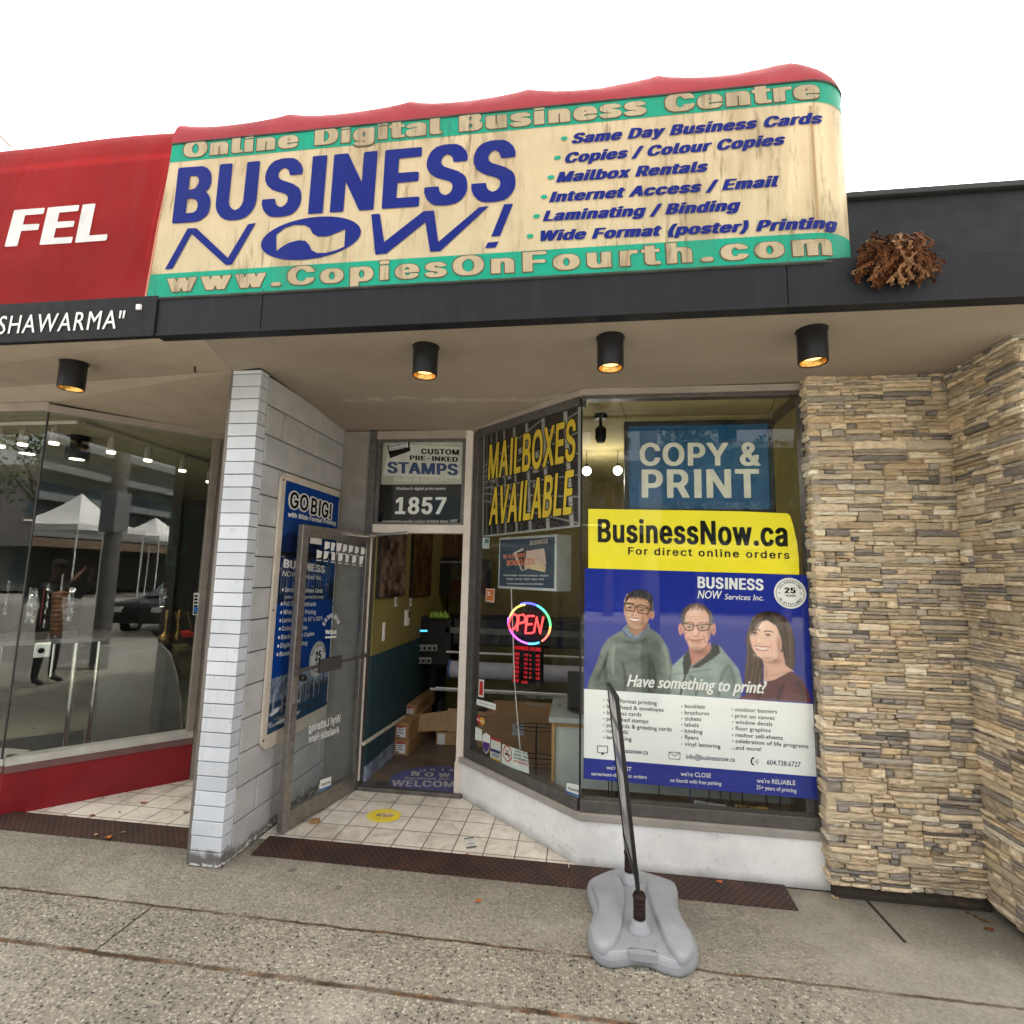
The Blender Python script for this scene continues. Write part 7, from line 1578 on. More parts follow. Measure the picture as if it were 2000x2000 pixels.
# counter behind the windows
KT = empty('counter', (.5, 3.85, .03), 'white panelled counter with a wood edge standing behind both windows', 'counter')
Yk = 3.80; KP = Plane((0, Yk, 0), (1, 0)); k0, k1 = KP.px(1080, 1480)[0], KP.px(1549, 1560)[0]; kt = KP.px(1084, 1403)[1]; kb = KP.px(1300, 1552)[1]
m = MB(); m.box(k0 + .015, k1, Yk, Yk + .02, kb, kt - .02); m.build('front_panel', plain('pale mint laminate', (.46, .50, .47), .4, 0, .05), KT)
m = MB(); m.box(k0 - .01, k0 + .012, Yk - .02, Yk + .02, .035, kt - .015); m.box(k0 + .012, k0 + .55, Yk - .004, Yk - .001, kt - .055, kt - .030); m.build('wood_edge', plain('oak edging', (.42, .26, .11), .5, 0, .15, 30), KT)
m = MB(); m.box(k0 - .03, k1 + .02, Yk - .04, Yk + .60, kt - .02, kt + .015); m.build('counter_top', plain('grey laminate top', (.38, .41, .40), .35), KT, bevel=.003)
m = MB(); m.box(KP.px(1575, 1600)[0], KP.px(1586, 1600)[0], Yk - .05, Yk, .035, kt - .02); m.build('leg', M_WHITE, KT)
MO = empty('monitor', (-.05, 3.97, kt), 'black computer monitor on the counter seen from behind', 'monitor')
q0, q1 = Py(1108, 1395, 3.98), Py(1140, 1312, 3.98); m = MB(); m.box(q0[0], q0[0] + .48, 3.97, 4.0, q0[2] - .0, q1[2]); m.build('screen_back', M_PRN, MO, bevel=.006); m = MB(); m.box(q0[0] + .2, q0[0] + .26, 3.99, 4.03, kt + .02, q0[2] + .1); m.lathe((q0[0] + .1, 4.0, kt + .015), [(.10, 0), (.09, .012), (.001, .02)], 24); m.build('stand', M_PRN, MO)
RK = empty('wire_stand', (-.28, 4.0, .03), 'black wire display stand behind the no smoking sticker', 'stand')
cx, cy = Py(1047, 1480, 3.95)[:2]; m = MB(); m.tube([(cx, cy, .04), (cx, cy, .62)], .007, 8); m.build('post', M_BLACK, RK)
for zz_, rr in ((.60, .15), (.38, .16), (.10, .14)):
    m = MB(); m.tube([(cx + rr * math.cos(t), cy + rr * .7 * math.sin(t), zz_) for t in np.linspace(0, 6.283, 24, endpoint=False)], .004, 6, closed=True); m.tube([(cx - rr, cy, zz_), (cx + rr, cy, zz_)], .004, 6); m.build('ring', M_BLACK, RK)
# papers and cables at the foot of the front window
PT = Plane((0, 3.50, 0), (1, 0))
def card(px4, mat, label, txt=None):
    q = pts_px(PT, px4); q[0] = (q[0][0], q[0][1] - .10); q[1] = (q[1][0], q[1][1] - .10)
    o = sheet('card', PT, [q[3], q[2], q[1], q[0]], mat, label, 'card')
    return o
o = card([(1352, 1590), (1423, 1598), (1418, 1572), (1356, 1562)], plain('white card', (.5, .5, .5), .6), 'white card reading This Is My Company at the foot of the front window')
m = MB(); text(m, PT, 'This Is My Company', (1360, 1573), (1412, 1569), (1359, 1566), face='R', lift=.004); m.build('lettering', M_INK, o)
PT2 = Plane((0, 3.48, 0), (1, 0))
o = card([(1432, 1604), (1504, 1612), (1500, 1577), (1436, 1571)], plain('amber card', (.5, .27, .03), .6), 'amber card reading BUSINESS at the foot of the front window')
m = MB(); text(m, PT, 'BUSINESS', (1440, 1584), (1478, 1580), (1439, 1573), lift=.004); m.build('lettering', M_INK, o)
r6 = np.random.default_rng(6)
for k, x in enumerate((1187, 1195, 1276, 1342, 1381, 1403, 1421, 1436, 1497, 1512, 1540)):
    top_ = KP.px(x + r6.uniform(-12, 12), 1515)[0]; bot = KP.px(x + r6.uniform(-6, 14), 1600)[0]; m = MB(); m.tube([(top_, Yk - .03, .56), (top_ * .6 + bot * .4, Yk - .05, .36), (bot, Yk - .09, .05)], .004, 6); o = m.build('cable', plain('blue cable', (.04, .10, .28), .5) if k in (3,) else M_BLACKR); tag(o, 'blue cable hanging down behind the counter' if k == 3 else 'thin black cable hanging in front of the counter panel', 'cable', 'cables below the counter')
# pendant globes
for (x, y), lab in (((1146, 920), 'glowing white globe lamp right beside the window corner'), ((1206.5, 919), 'glowing white globe lamp just left of the COPY & PRINT panel')):
    p = Py(x, y, 4.9); E_ = empty('globe_lamp', p, lab, 'lamp', 'globe lamps inside the print shop')
    m = MB(); m.lathe(p - np.array([0, 0, .042]), [(.042 * math.sin(t), .042 - .042 * math.cos(t)) for t in np.linspace(.02, math.pi - .02, 14)], 20); m.build('globe', glow('white globe', (1, .93, .82), 3), E_, smooth=True)
    m = MB(); m.tube([p + np.array([0, 0, .04]), np.array([p[0], p[1], 2.92])], .003, 6); m.lathe(p + np.array([0, 0, .036]), [(.016, 0), (.016, .03), (.004, .04)], 12); m.build('cord', M_BLACKR, E_)
    ld = bpy.data.lights.new('globe_glow', 'POINT'); ld.energy = 1.2; ld.color = (1, .9, .75); ld.shadow_soft_size = .06; lo = bpy.data.objects.new('globe_glow', ld); col.objects.link(lo); lo.parent = E_; lo.location = (0, 0, -.10)
p = Py(1173, 812, 3.75); E_ = empty('security_camera', p, 'small dark ceiling camera in the top left corner of the front window', 'camera'); m = MB(); m.lathe((p[0], p[1], 2.88), [(.045, 0), (.05, .02), (.05, .035)], 20); m.build('mount', M_PRN, E_); m = MB(); m.tube([(p[0], p[1], 2.89), (p[0], p[1] - .02, 2.80)], .012, 8); m.lathe((p[0], p[1] - .02, 2.70), [(.03, 0), (.04, .03), (.04, .10), (.02, .12)], 16); m.build('body', M_PRN, E_)

# ================================================================ INSIDE THE CAFE
def lamp_copy_px(x, y): return Pz(x, y, 2.84)
TK = empty('track', (0, 0, 0), 'x', 'x'); bpy.data.objects.remove(TK)
m = MB(); a_ = Pz(152, 824, 2.85); b_ = Pz(409, 903, 2.85); c_ = Pz(-60, 829, 2.85)
m.tube([c_, a_], .016, 6); o = m.build('light_track', M_WHITEP); tag(o, 'white light track along the cafe ceiling near the left edge', 'light track')
m = MB(); m.tube([a_ + np.array([.02, .03, 0]), b_], .014, 6); o = m.build('light_track', M_PUTTY); tag(o, 'dim light track running back along the cafe ceiling', 'light track')
first = None
tops = [(5, 836, 0), (49, 832, 1), (110, 829, 1), (221, 849, 1), (292, 867, 0), (359, 890, 1), (411, 915, 0)]
labs = ['cafe spotlight cut by the left edge of the photo', 'white cafe spotlight left of the glass joint', 'bright cafe spotlight just right of the glass joint', 'cafe spotlight first on the receding track', 'tilted cafe spotlight midway on the receding track', 'cafe spotlight far along the receding track', 'last cafe spotlight beside the window frame']
for (x, y, _), lab in zip(tops, labs):
    p = Pz(x, y, 2.835)
    if first is None:
        first = empty('spotlight', p, lab, 'light', 'track spotlights in the cafe'); p0 = p
        m = MB(); m.lathe(p + np.array([0, 0, -.03]), [(.012, 0), (.012, .03)], 8); m.lathe(p + np.array([0, 0, -.13]), [(.030, -.02), (.034, 0), (.030, .06), (.026, .10), (.0, .105)], 16); m.build('housing', M_PUTTY, first)
        m = MB(); m.lathe(p + np.array([0, 0, -.165]), [(.0, -.004), (.030, 0), (.034, .018)], 16); m.build('bulb', glow('spot bulb', (1, .86, .6), 1.0), first)
    else: copy_thing(first, p - p0, lab)
    if _:
        ld = bpy.data.lights.new('spot_glow', 'SPOT'); ld.energy = 5; ld.color = (1, .86, .66); ld.spot_size = R_(95); ld.spot_blend = .5; ld.shadow_soft_size = .03; lo = bpy.data.objects.new('spot_glow', ld); col.objects.link(lo); lo.location = tuple(p + np.array([0, 0, -.20]))
for (x, y0_, y1_, D_), lab in zip(((150, 858, 897, .9), (53, 866, 886, 1.2)), ('black drum pendant lamp right of the glass joint', 'black drum pendant lamp left of the glass joint')):
    pl = LEFT.back(D_); a, b = pl.px(x, y1_); t_ = pl.px(x, y0_)[1]; p = pl.P(a, b); E_ = empty('pendant_lamp', p, lab, 'lamp')
    m = MB(); m.lathe(p, [(.085, 0), (.085, .13), (.0, .135)], 24); m.tube([p + np.array([0, 0, .13]), np.array([p[0], p[1], 2.86])], .02, 8); m.lathe((p[0], p[1], 2.845), [(.09, 0), (.09, .02)], 20); m.build('shade', M_BLACK, E_)
    m = MB(); m.lathe(p + np.array([0, 0, -.002]), [(.001, 0), (.055, 0), (.055, .004)], 20); m.build('diffuser', glow('pendant diffuser', (1, .9, .65), 1.5), E_)
def dpl(d): return LEFT.back(d)
# curved display case
DC = dpl(.55); cq = [(188, 1452), (196, 1262), (318, 1260), (333, 1275), (346, 1320), (353, 1370), (354, 1446)]
q = pts_px(DC, cq); E_ = empty('display_case', DC.P(*q[0]), 'stainless curved-front display case inside the cafe window', 'display case')
zmin = .03; q[0] = (q[0][0], zmin); q[-1] = (q[-1][0] + .02, zmin); m = MB(); m.poly(DC, q, -1.3, 0); m.build('side_panel', plain('brushed steel', (.19, .185, .175), .4, .5, .1, 6), E_)
q2 = pts_px(DC, [(318, 1262), (333, 1277), (346, 1322), (353, 1372), (355, 1446)]); m = MB(); m.tube([DC.P(a, b, .012) for a, b in q2], .012, 6); m.build('edge_rail', plain('chrome edge', (.7, .68, .66), .2, .9), E_)
# prep table with tubular legs
TB = dpl(.7); t0, t1 = TB.px(-40, 1290), TB.px(205, 1290); tz = TB.px(100, 1258)[1]
E_ = empty('prep_table', TB.P((t0[0] + t1[0]) / 2, .03), 'low stainless prep table inside the cafe window', 'table')
m = MB(); m.slab(TB, t0[0], t1[0], tz, tz + .035, -.7, 0); m.build('table_top', plain('dark steel', (.16, .155, .15), .35, .6), E_, bevel=.003)
for a in (t1[0] - .05, t1[0] - .20, t0[0] + .1): m = MB(); m.tube([TB.P(a, .03, -.04), TB.P(a, tz, -.04)], .018, 10); m.build('leg', M_CHROME, E_)
m = MB(); m.slab(TB, t0[0], t1[0] - .08, .17, .20, -.6, -.02); m.build('shelf', plain('dark steel', (.16, .155, .15), .35, .6), E_)
m = MB(); pp = dpl(.6); c = pp.px(82, 1272); m.slab(pp, c[0] - .05, c[0] + .05, c[1] - .05, c[1] + .06, -.1, 0); o = m.build('dispenser', M_WHITE, bevel=.01); tag(o, 'small white dispenser box on the cafe prep table', 'dispenser'); m = MB(); m.lathe(pp.P(c[0] - .005, c[1] + .005, 0), [(.022, 0), (.022, .004), (0, .005)], 16, tuple(pp.n)); m.build('opening', M_INK, o)
# spit of meat and foil wrapped uprights
SP = dpl(.9); c = SP.px(112, 1215); cb, ct = SP.px(112, 1240)[1], SP.px(112, 1155)[1]; hw = abs(SP.px(130, 1200)[0] - SP.px(96, 1200)[0]) / 2
E_ = empty('meat_spit', SP.P(c[0], cb), 'brown cone of meat on a vertical spit in the cafe', 'meat spit')
prof = [(hw * .55, 0)] + [(hw * (.62 + .38 * math.sin(min(1, t * 1.3) * 1.57)) * (1 + .06 * math.sin(t * 60)), t * (ct - cb)) for t in np.linspace(.03, .97, 26)] + [(hw * .5, ct - cb)]
m = MB(); m.lathe(SP.P(c[0], cb), prof, 20); m.build('meat', plain('roasted meat', (.11, .045, .018), .6, 0, .5, 30, .6, 40), E_); m = MB(); m.tube([SP.P(c[0], cb - .35), SP.P(c[0], ct + .15)], .01, 8); m.lathe(SP.P(c[0], cb - .04), [(hw * 1.1, 0), (hw * 1.1, .02)], 20); m.build('rod', M_CHROME, E_)
nf = N('crumpled foil'); nf.bump(nf.vor(22), .9, .04); M_FOIL = nf.done((.72, .72, .74), .22, 1.0)
for (xa, xb, ya, yb), lab in zip(((48, 75, 1148, 1218), (128, 148, 1148, 1212), (86, 95, 1140, 1226), (8, 20, 1135, 1200), (310, 326, 1150, 1185)), ('crumpled foil sheet left of the meat spit', 'crumpled foil sheet right of the meat spit', 'narrow strip of foil beside the meat spit', 'twist of foil at the far left of the cafe window', 'foil wrapped upright deep in the cafe')):
    pl = dpl(.85 if xa < 300 else 1.1); A, Bq = pl.px(xa, yb), pl.px(xb, ya); r7 = np.random.default_rng(xa); nx_, nz_ = 7, 14; vs = []; fs = []
    for i in range(nx_):
        for j in range(nz_): vs.append(pl.P(A[0] + (Bq[0] - A[0]) * i / (nx_ - 1) + r7.normal(0, .004), A[1] + (Bq[1] - A[1]) * j / (nz_ - 1), r7.normal(0, .018)))
    for i in range(nx_ - 1):
        for j in range(nz_ - 1): fs.append((i * nz_ + j, (i + 1) * nz_ + j, (i + 1) * nz_ + j + 1, i * nz_ + j + 1))
    m = MB(); m.add(vs, fs); o = m.build('foil', M_FOIL); tag(o, lab, 'foil'); sl_ = o.modifiers.new('thickness', 'SOLIDIFY'); sl_.thickness = .002
m = MB(); pl = dpl(.9); A, Bq = pl.px(78, 1218), pl.px(86, 1150); m.slab(pl, A[0], Bq[0], A[1], Bq[1], -.03, 0); o = m.build('heater_tube', glow('dull red heater', (.16, .02, .012), .15)); tag(o, 'dull red upright heater bar left of the meat spit', 'heater')
for (xa, xb, ya, yb), lab in zip(((22, 44, 1158, 1225), (150, 188, 1165, 1260)), ('dark upright grill body at the left of the cafe', 'dark upright grill body behind the meat spit')):
    pl = dpl(1.05); A, Bq = pl.px(xa, yb), pl.px(xb, ya); m = MB(); m.slab(pl, A[0], Bq[0], A[1], Bq[1], -.2, 0); m.slab(pl, A[0] + .01, Bq[0] - .01, A[1] - .03, A[1], -.2, .01); o = m.build('grill', M_PRN, bevel=.006); tag(o, lab, 'grill')
# brass water pipes and red trays on the display case
for x, lab in ((322, 'ornate brass water pipe on the display case, left one'), (346, 'smaller ornate brass water pipe on the display case, right one')):
    pl = dpl(.75); b0 = pl.px(x, 1256)[1]; t_ = pl.px(x, 1192)[1]; a = pl.px(x, 1250)[0]; h_ = t_ - b0; p = pl.P(a, b0); sc_ = 1 if x < 330 else .6
    E_ = empty('water_pipe', p, lab, 'water pipe'); m = MB(); m.lathe(p, [(.001, 0), (.05 * sc_, .004), (.062 * sc_, .04), (.05 * sc_, .075), (.018, .10), (.012, h_ * .5), (.02, h_ * .6), (.011, h_ * .7), (.022, h_ * .85), (.016, h_), (0, h_ + .005)], 18); m.build('vase', plain('brass', (.16, .10, .03), .3, .9, .3, 30), E_, smooth=True)
    m = MB(); m.tube([p + np.array([0, 0, h_ * .8]), p + pl.u * .06 + np.array([0, 0, h_ * .95]), p + pl.u * .10 + np.array([0, 0, h_ * .5]), p + pl.u * .10 + np.array([0, 0, .08])], .006, 6); m.build('hose', plain('brown hose', (.16, .07, .02), .6), E_)
pl = dpl(.95); A, Bq = pl.px(348, 1246), pl.px(378, 1236); m = MB(); m.slab(pl, A[0], Bq[0], A[1], Bq[1], -.2, 0); m.slab(pl, A[0] + .01, Bq[0] - .01, Bq[1], Bq[1] + .01, -.19, -.01); o = m.build('tray', plain('red tray', (.35, .015, .012), .45), bevel=.004); tag(o, 'red tray on the counter beside the cafe window frame', 'tray')
pl = dpl(1.0); A, Bq = pl.px(339, 1330), pl.px(376, 1272); m = MB(); m.slab(pl, A[0], Bq[0], A[1], Bq[1], -.4, 0); m.slab(pl, A[0], Bq[0], Bq[1], Bq[1] + .03, -.42, .02); o = m.build('food_counter', plain('dim food counter', (.10, .09, .05), .5), bevel=.005); tag(o, 'dim food counter behind the display case', 'counter')
for k, (xa, ya, xb, yb) in enumerate(((318, 1062, 342, 1000), (322, 1105, 346, 1066), (355, 1080, 372, 1012))):
    pl = dpl(1.6 + .3 * k); A, Bq = pl.px(xa, ya), pl.px(xb, yb); E_ = empty('menu_board', pl.P(A[0], A[1]), ('upper', 'lower', 'right-hand')[k] + ' dark green framed menu board in the cafe', 'menu board')
    m = MB(); m.slab(pl, A[0], Bq[0], A[1], Bq[1], -.03, 0); m.build('frame', plain('dark green frame', (.02, .05, .04), .5), E_); m = MB(); m.poly(pl, ell((np.array(A) + Bq) / 2, abs(Bq[0] - A[0]) * .34, abs(Bq[1] - A[1]) * .32, 16), 0, .004); m.build('printed_plate', plain('dim print', (.03, .028, .02), .5), E_)
# stickers on the cafe glass
LS = Plane(LEFT.o + LEFT.n * .004, LEFT.u)
o = sheet('sticker', LS, pts_px(LS, [(378.5, 1158), (389, 1158), (387, 1201), (376.5, 1201)]), plain('white sticker', (.6, .6, .58), .5), 'vertical strip sticker at the right of the cafe glass', 'sticker', .003, .001)
m = MB()
for k in range(6): m.poly(LS, pts_px(LS, [(379.5 - k * .25, 1166 + k * 6.6), (386 - k * .25, 1166 + k * 6.6), (386 - k * .25, 1162 + k * 6.6), (379.5 - k * .25, 1162 + k * 6.6)]), .003, .0038)
m.build('lettering', M_INK, o); m = MB(); m.poly(LS, pts_px(LS, [(378, 1196), (387, 1196), (387.5, 1186), (378.5, 1186)]), .0038, .0044); m.build('blue_panel', plain('sticker blue', (.03, .16, .45), .4), o)

# ================================================================ DRY FERN ON THE LEDGE
rf = np.random.default_rng(21)
c0 = Py(1733, 505, 2.36); c0[2] = 3.19
FE = empty('dried_plant', c0, 'shrivelled brown fern hanging over the fascia beside the sign', 'plant')
m = MB()
for k in range(240):
    a = rf.uniform(0, 2 * math.pi); sp = rf.uniform(.2, 1.0)
    st = c0 + np.array([rf.uniform(-.05, .055), rf.uniform(-.04, .03), rf.uniform(-.055, .015)])
    vx = rf.normal(0, .035) + (st[0] - c0[0]) * .25; L = rf.uniform(.05, .14) * (1.0 if rf.random() < .85 else 1.2); vy = -rf.uniform(.02, .14)
    path = []
    n_ = 12; curl = rf.uniform(-.08, .08)
    for i in range(n_):
        t = i / (n_ - 1); path.append(st + np.array([vx * t * 1.2 + curl * math.sin(t * 5) + .018 * math.sin(t * 11 + k), vy * (t if t < .5 else 1 - t * .6) - .01, .06 * math.sin(min(1, t * 1.7) * math.pi) * (1 if k % 3 else .6) - L * t * t * .95]))
    cc = np.array([(.075, .028, .012), (.12, .048, .02), (.035, .014, .008), (.22, .12, .06)][rf.integers(4)]) * rf.uniform(.7, 1.2)
    m.cc = tuple(cc); m.tube(path, [.0042] * n_, 5)
    for i in range(1, n_ - 1):
        for sg in (-1, 1):
            for q in range(2):
                p = path[i] + (path[i + 1] - path[i]) * q * .5; d = path[i + 1] - path[i]; d /= np.linalg.norm(d) + 1e-9; s_ = np.cross(d, [0, 1, 0.3]); s_ /= np.linalg.norm(s_) + 1e-9
                m.cc = tuple(cc * rf.uniform(.6, 1.6)); ln = rf.uniform(.005, .012); e = s_ * sg * ln + np.array([0, rf.uniform(-.012, .008), -.006])
                m.add([p - d * .005, p + d * .006, p + e + d * .004, p + e * .9 - d * .004], [(0, 1, 2, 3)])
m.build('fronds', vcol('dead fern', .85), FE, colors=True)

# ================================================================ FALLEN LEAVES, LITTER
def leaf(px, z, size, label, colr, grp='fallen dry leaves'):
    p = Pz(px[0], px[1], z); a = rf.uniform(0, 6.28); m = MB(); vs = []; fs = []
    n_ = 7
    for i in range(n_):
        t = i / (n_ - 1); wd = size * .34 * math.sin(math.pi * min(.97, max(.03, t))) ** .8
        for s_ in (-1, 0, 1):
            x = (t - .5) * size; y = s_ * wd; zz_ = .002 + .22 * size * (abs(s_) * .5 * (1 - t * .3)) + .12 * size * math.sin(t * 3 + a)
            vs.append(p + np.array([x * math.cos(a) - y * math.sin(a), x * math.sin(a) + y * math.cos(a), max(.001, zz_)]))
    for i in range(n_ - 1):
        for j in range(2): fs.append((i * 3 + j, (i + 1) * 3 + j, (i + 1) * 3 + j + 1, i * 3 + j + 1))
    m.add(vs, fs); o = m.build('leaf', colr); tag(o, label, 'leaf', grp); sm = o.modifiers.new('thickness', 'SOLIDIFY'); sm.thickness = .0012
L1 = plain('orange dry leaf', (.42, .13, .04), .7, 0, .3, 60); L2 = plain('brown dry leaf', (.17, .07, .03), .7, 0, .3, 60); L3 = plain('tan dry leaf', (.50, .33, .18), .7, 0, .3, 60)
leaf((934, 1760), .003, .045, 'lone curled orange leaf on the open pavement', L1)
leaf((211, 1637), .012, .055, 'large curled orange leaf on the cafe chequer plate', L1)
leaf((188, 1630), .012, .035, 'pale tan leaf left of the big orange leaf on the cafe chequer plate', L3)
leaf((241, 1626), .012, .030, 'pale scrap of leaf right of the big orange leaf on the cafe plate', L3)
for p in ((127, 1595), (150, 1602), (249, 1613), (180, 1594), (363, 1588)): leaf(p, .004, .035, 'small brown leaf fragment lying along the edge of the cafe entry tiles', L2, 'leaf fragments at the cafe tile edge')
leaf((281, 1568), .004, .045, 'orange brown leaf alone in the middle of the cafe entry tiles', L1); leaf((3, 1582), .004, .05, 'orange leaf against the red bulkhead at the left edge', L1)
for p in ((201, 1560), (234, 1557), (233, 1587)): leaf(p, .004, .02, 'dark specks of leaf on the cafe entry tiles', L2, 'dark leaf specks on the cafe tiles')
leaf((157, 1684), .002, .03, 'tan leaf on the pavement before the cafe', L3)
leaf((1785, 1757), .002, .05, 'reddish brown leaf below the stone wall', L2); leaf((1932, 1815), .002, .05, 'small brown leaf on the cement right of the saw cut', L2); leaf((1405, 1722), .02, .04, 'orange leaf on the chequer plate under the poster window', L1)
for p in ((1905, 1790), (1925, 1800), (1890, 1783), (1868, 1768), (1918, 1797)): leaf(p, .002, .03, 'rotting leaves gathered at the foot of the stone return', L2, 'rotting leaves at the stone wall foot')
leaf((1630, 1752), .002, .05, 'pale curled scrap of leaf below the window plinth', L3)
for p in ((913, 1668), (920, 1673), (908, 1670)): leaf(p, .004, .02, 'crumbs of orange leaf below the litter label on the tiles', L1, 'orange crumbs on the entry tiles')
tq = [FL.px(*p) for p in ((906, 1638), (926, 1634.5), (932, 1656), (911, 1659))]
o = sheet('litter_label', FL, tq, plain('white litter paper', (.6, .6, .58), .6, 0, .1), 'torn black and white paper label lying on the entry tiles', 'litter', .003, .001)
tl, tr, br, bl = (np.array(v) for v in tq); m = MB()
f_ = lambda u, v: tuple((tl * (1 - u) + tr * u) * (1 - v) + (bl * (1 - u) + br * u) * v)
for k in range(9): x = .02 + k * .107; m.poly(FL, [f_(x, .12), f_(x + .08, .14), f_(x + .09, .0), f_(x + .02, .02)], .003, .0036); m.poly(FL, [f_(x, .99), f_(x + .08, .99), f_(x + .07, .82), f_(x, .84)], .003, .0036)
m.poly(FL, [f_(.2, .62), f_(.8, .64), f_(.8, .60), f_(.2, .58)], .003, .0036); m.build('print_marks', M_INK, o)

# ================================================================ FAR LEFT ROOF BEYOND THE AWNING
NB = empty('neighbour_house', (-19, 14, 0), 'pale gabled building beyond the red awning at the left edge', 'building')
q1, q2 = Py(22, 283, 12), Py(-30, 232, 12)
m = MB(); m.box(q2[0] - 6, q1[0] - .5, 12.05, 12.25, 0, q1[2] - .1); m.build('wall', plain('pale cladding', (.55, .52, .47), .7), NB)
m = MB(); m.prism([(q1[0], 12, q1[2] - .12), (q2[0] - 6, 12, q1[2] + (q2[2] - q1[2]) / (q1[0] - q2[0]) * (q1[0] - q2[0] + 6) - .12), (q2[0] - 6, 12, q1[2] + (q2[2] - q1[2]) / (q1[0] - q2[0]) * (q1[0] - q2[0] + 6)), (q1[0], 12, q1[2])], (0, .3, 0)); m.build('roof', plain('pale roof edge', (.50, .46, .42), .7), NB)

# ================================================================ ACROSS THE STREET (seen in the window reflections)
OP = empty('apartment_building', (18, -24, 0), 'grey terraced apartment building across the street seen in the cafe glass', 'building')
M_CLAD = plain('grey cladding', (.075, .085, .09), .6); M_BAND = plain('pale slab band', (.20, .22, .225), .6); M_PGL = plain('dark blue glazing', (.05, .075, .085), .08, 0, .3, .4)
m = MB(); m.box(5, 46, -40, -24, 0, 9.3); m.build('wall', M_CLAD, OP)
m = MB()
for z in (3.4, 5.6, 7.4): m.box(4.6, 46.5, -40, -23.3, z, z + .45)
m.box(4.6, 46.5, -40, -23.3, 9.1, 9.5); m.build('balcony_band', M_BAND, OP)
for k in range(9):
    for z in (3.95, 6.1, 7.9): 
        m = MB(); m.box(6 + k * 4.5, 9.4 + k * 4.5, -24.02, -23.95, z, z + 1.25); w_ = m.build('window', M_PGL, OP)
m = MB(); m.box(4, 47, -23.4, -21.2, 2.7, 3.2); m.build('canopy', plain('brown canopy', (.17, .12, .08), .7), OP)
m = MB(); m.box(5, 46, -24.05, -23.98, 0, 2.7); m.build('shop_front', plain('dark shopfront', (.03, .028, .026), .2), OP)
O2 = empty('shop_row', (-12, -24, 0), 'grey two-storey shop row across the street', 'building'); m = MB(); m.box(-60, 4, -38, -22, 0, 8.2); m.build('wall', plain('grey brown render', (.10, .095, .09), .7), O2); m = MB(); m.box(-60, 4, -22.4, -20.6, 2.8, 3.3); m.build('canopy', M_ALU_D, O2); m = MB()
for k in range(14): m.box(-58 + k * 4.4, -55 + k * 4.4, -21.99, -21.95, .5, 2.6)
m.build('shop_glass', M_PGL, O2)
for k in range(14):
    m = MB(); m.box(-57.4 + k * 4.4, -55.6 + k * 4.4, -21.99, -21.94, 4.6, 6.4); w_ = m.build('window', M_PGL, O2); m = MB(); m.box(-57.5 + k * 4.4, -55.5 + k * 4.4, -21.94, -21.90, 4.45, 4.58); m.build('sill', M_WHITEP, w_)
def tent(cx, cy, s, ze, za, label):
    E_ = empty('market_tent', (cx, cy, 0), label, 'tent', 'white tents across the street'); m = MB(); n_ = 10; vs = []; fs = []
    ring = [(-s, -s), (s, -s), (s, s), (-s, s)]
    pts = []
    for k in range(4):
        a, b = ring[k], ring[(k + 1) % 4]
        for i in range(8): t = i / 8; pts.append((a[0] * (1 - t) + b[0] * t, a[1] * (1 - t) + b[1] * t))
    for j in range(n_):
        t = j / (n_ - 1); r = 1 - t; z = ze + (za - ze) * t ** 1.7
        for x, y in pts: vs.append((cx + x * r, cy + y * r, z))
    w1 = len(pts)
    for j in range(n_ - 1):
        for i in range(w1): fs.append((j * w1 + i, j * w1 + (i + 1) % w1, (j + 1) * w1 + (i + 1) % w1, (j + 1) * w1 + i))
    for i, (x, y) in enumerate(pts): vs.append((cx + x, cy + y, ze - .25 - .35 * (abs((i % 8) / 8 - .5) < .01)*0 - .0))
    b = n_ * w1
    for i in range(w1): fs.append((b + i, b + (i + 1) % w1, (i + 1) % w1, i))
    m.add(vs, fs); m.build('canopy', plain('white tent canvas', (.80, .80, .78), .6), E_)
    for x, y in ring: m = MB(); m.tube([(cx + x * .97, cy + y * .97, 0), (cx + x * .97, cy + y * .97, ze)], .03, 8); m.build('leg', M_WHITE, E_)
tent(15.6, -15.9, 1.9, 3.55, 5.2, 'white peaked market tent on the far pavement'); tent(20.8, -16.2, 1.7, 3.4, 4.6, 'second white market tent further right on the far pavement')
UP = empty('utility_pole', (.95, -.62, 0), 'grey utility pole at the near kerb seen in the cafe glass', 'pole'); m = MB(); m.tube([(.95, -.62, 0), (.95, -.62, 9)], [.13, .10], 16); m.build('pole', plain('weathered pole', (.16, .155, .15), .8, 0, .3, 6), UP); m = MB(); m.box(.80, 1.10, -.78, -.5, 2.3, 3.0); m.build('control_box', plain('grey box', (.22, .23, .24), .5), UP)
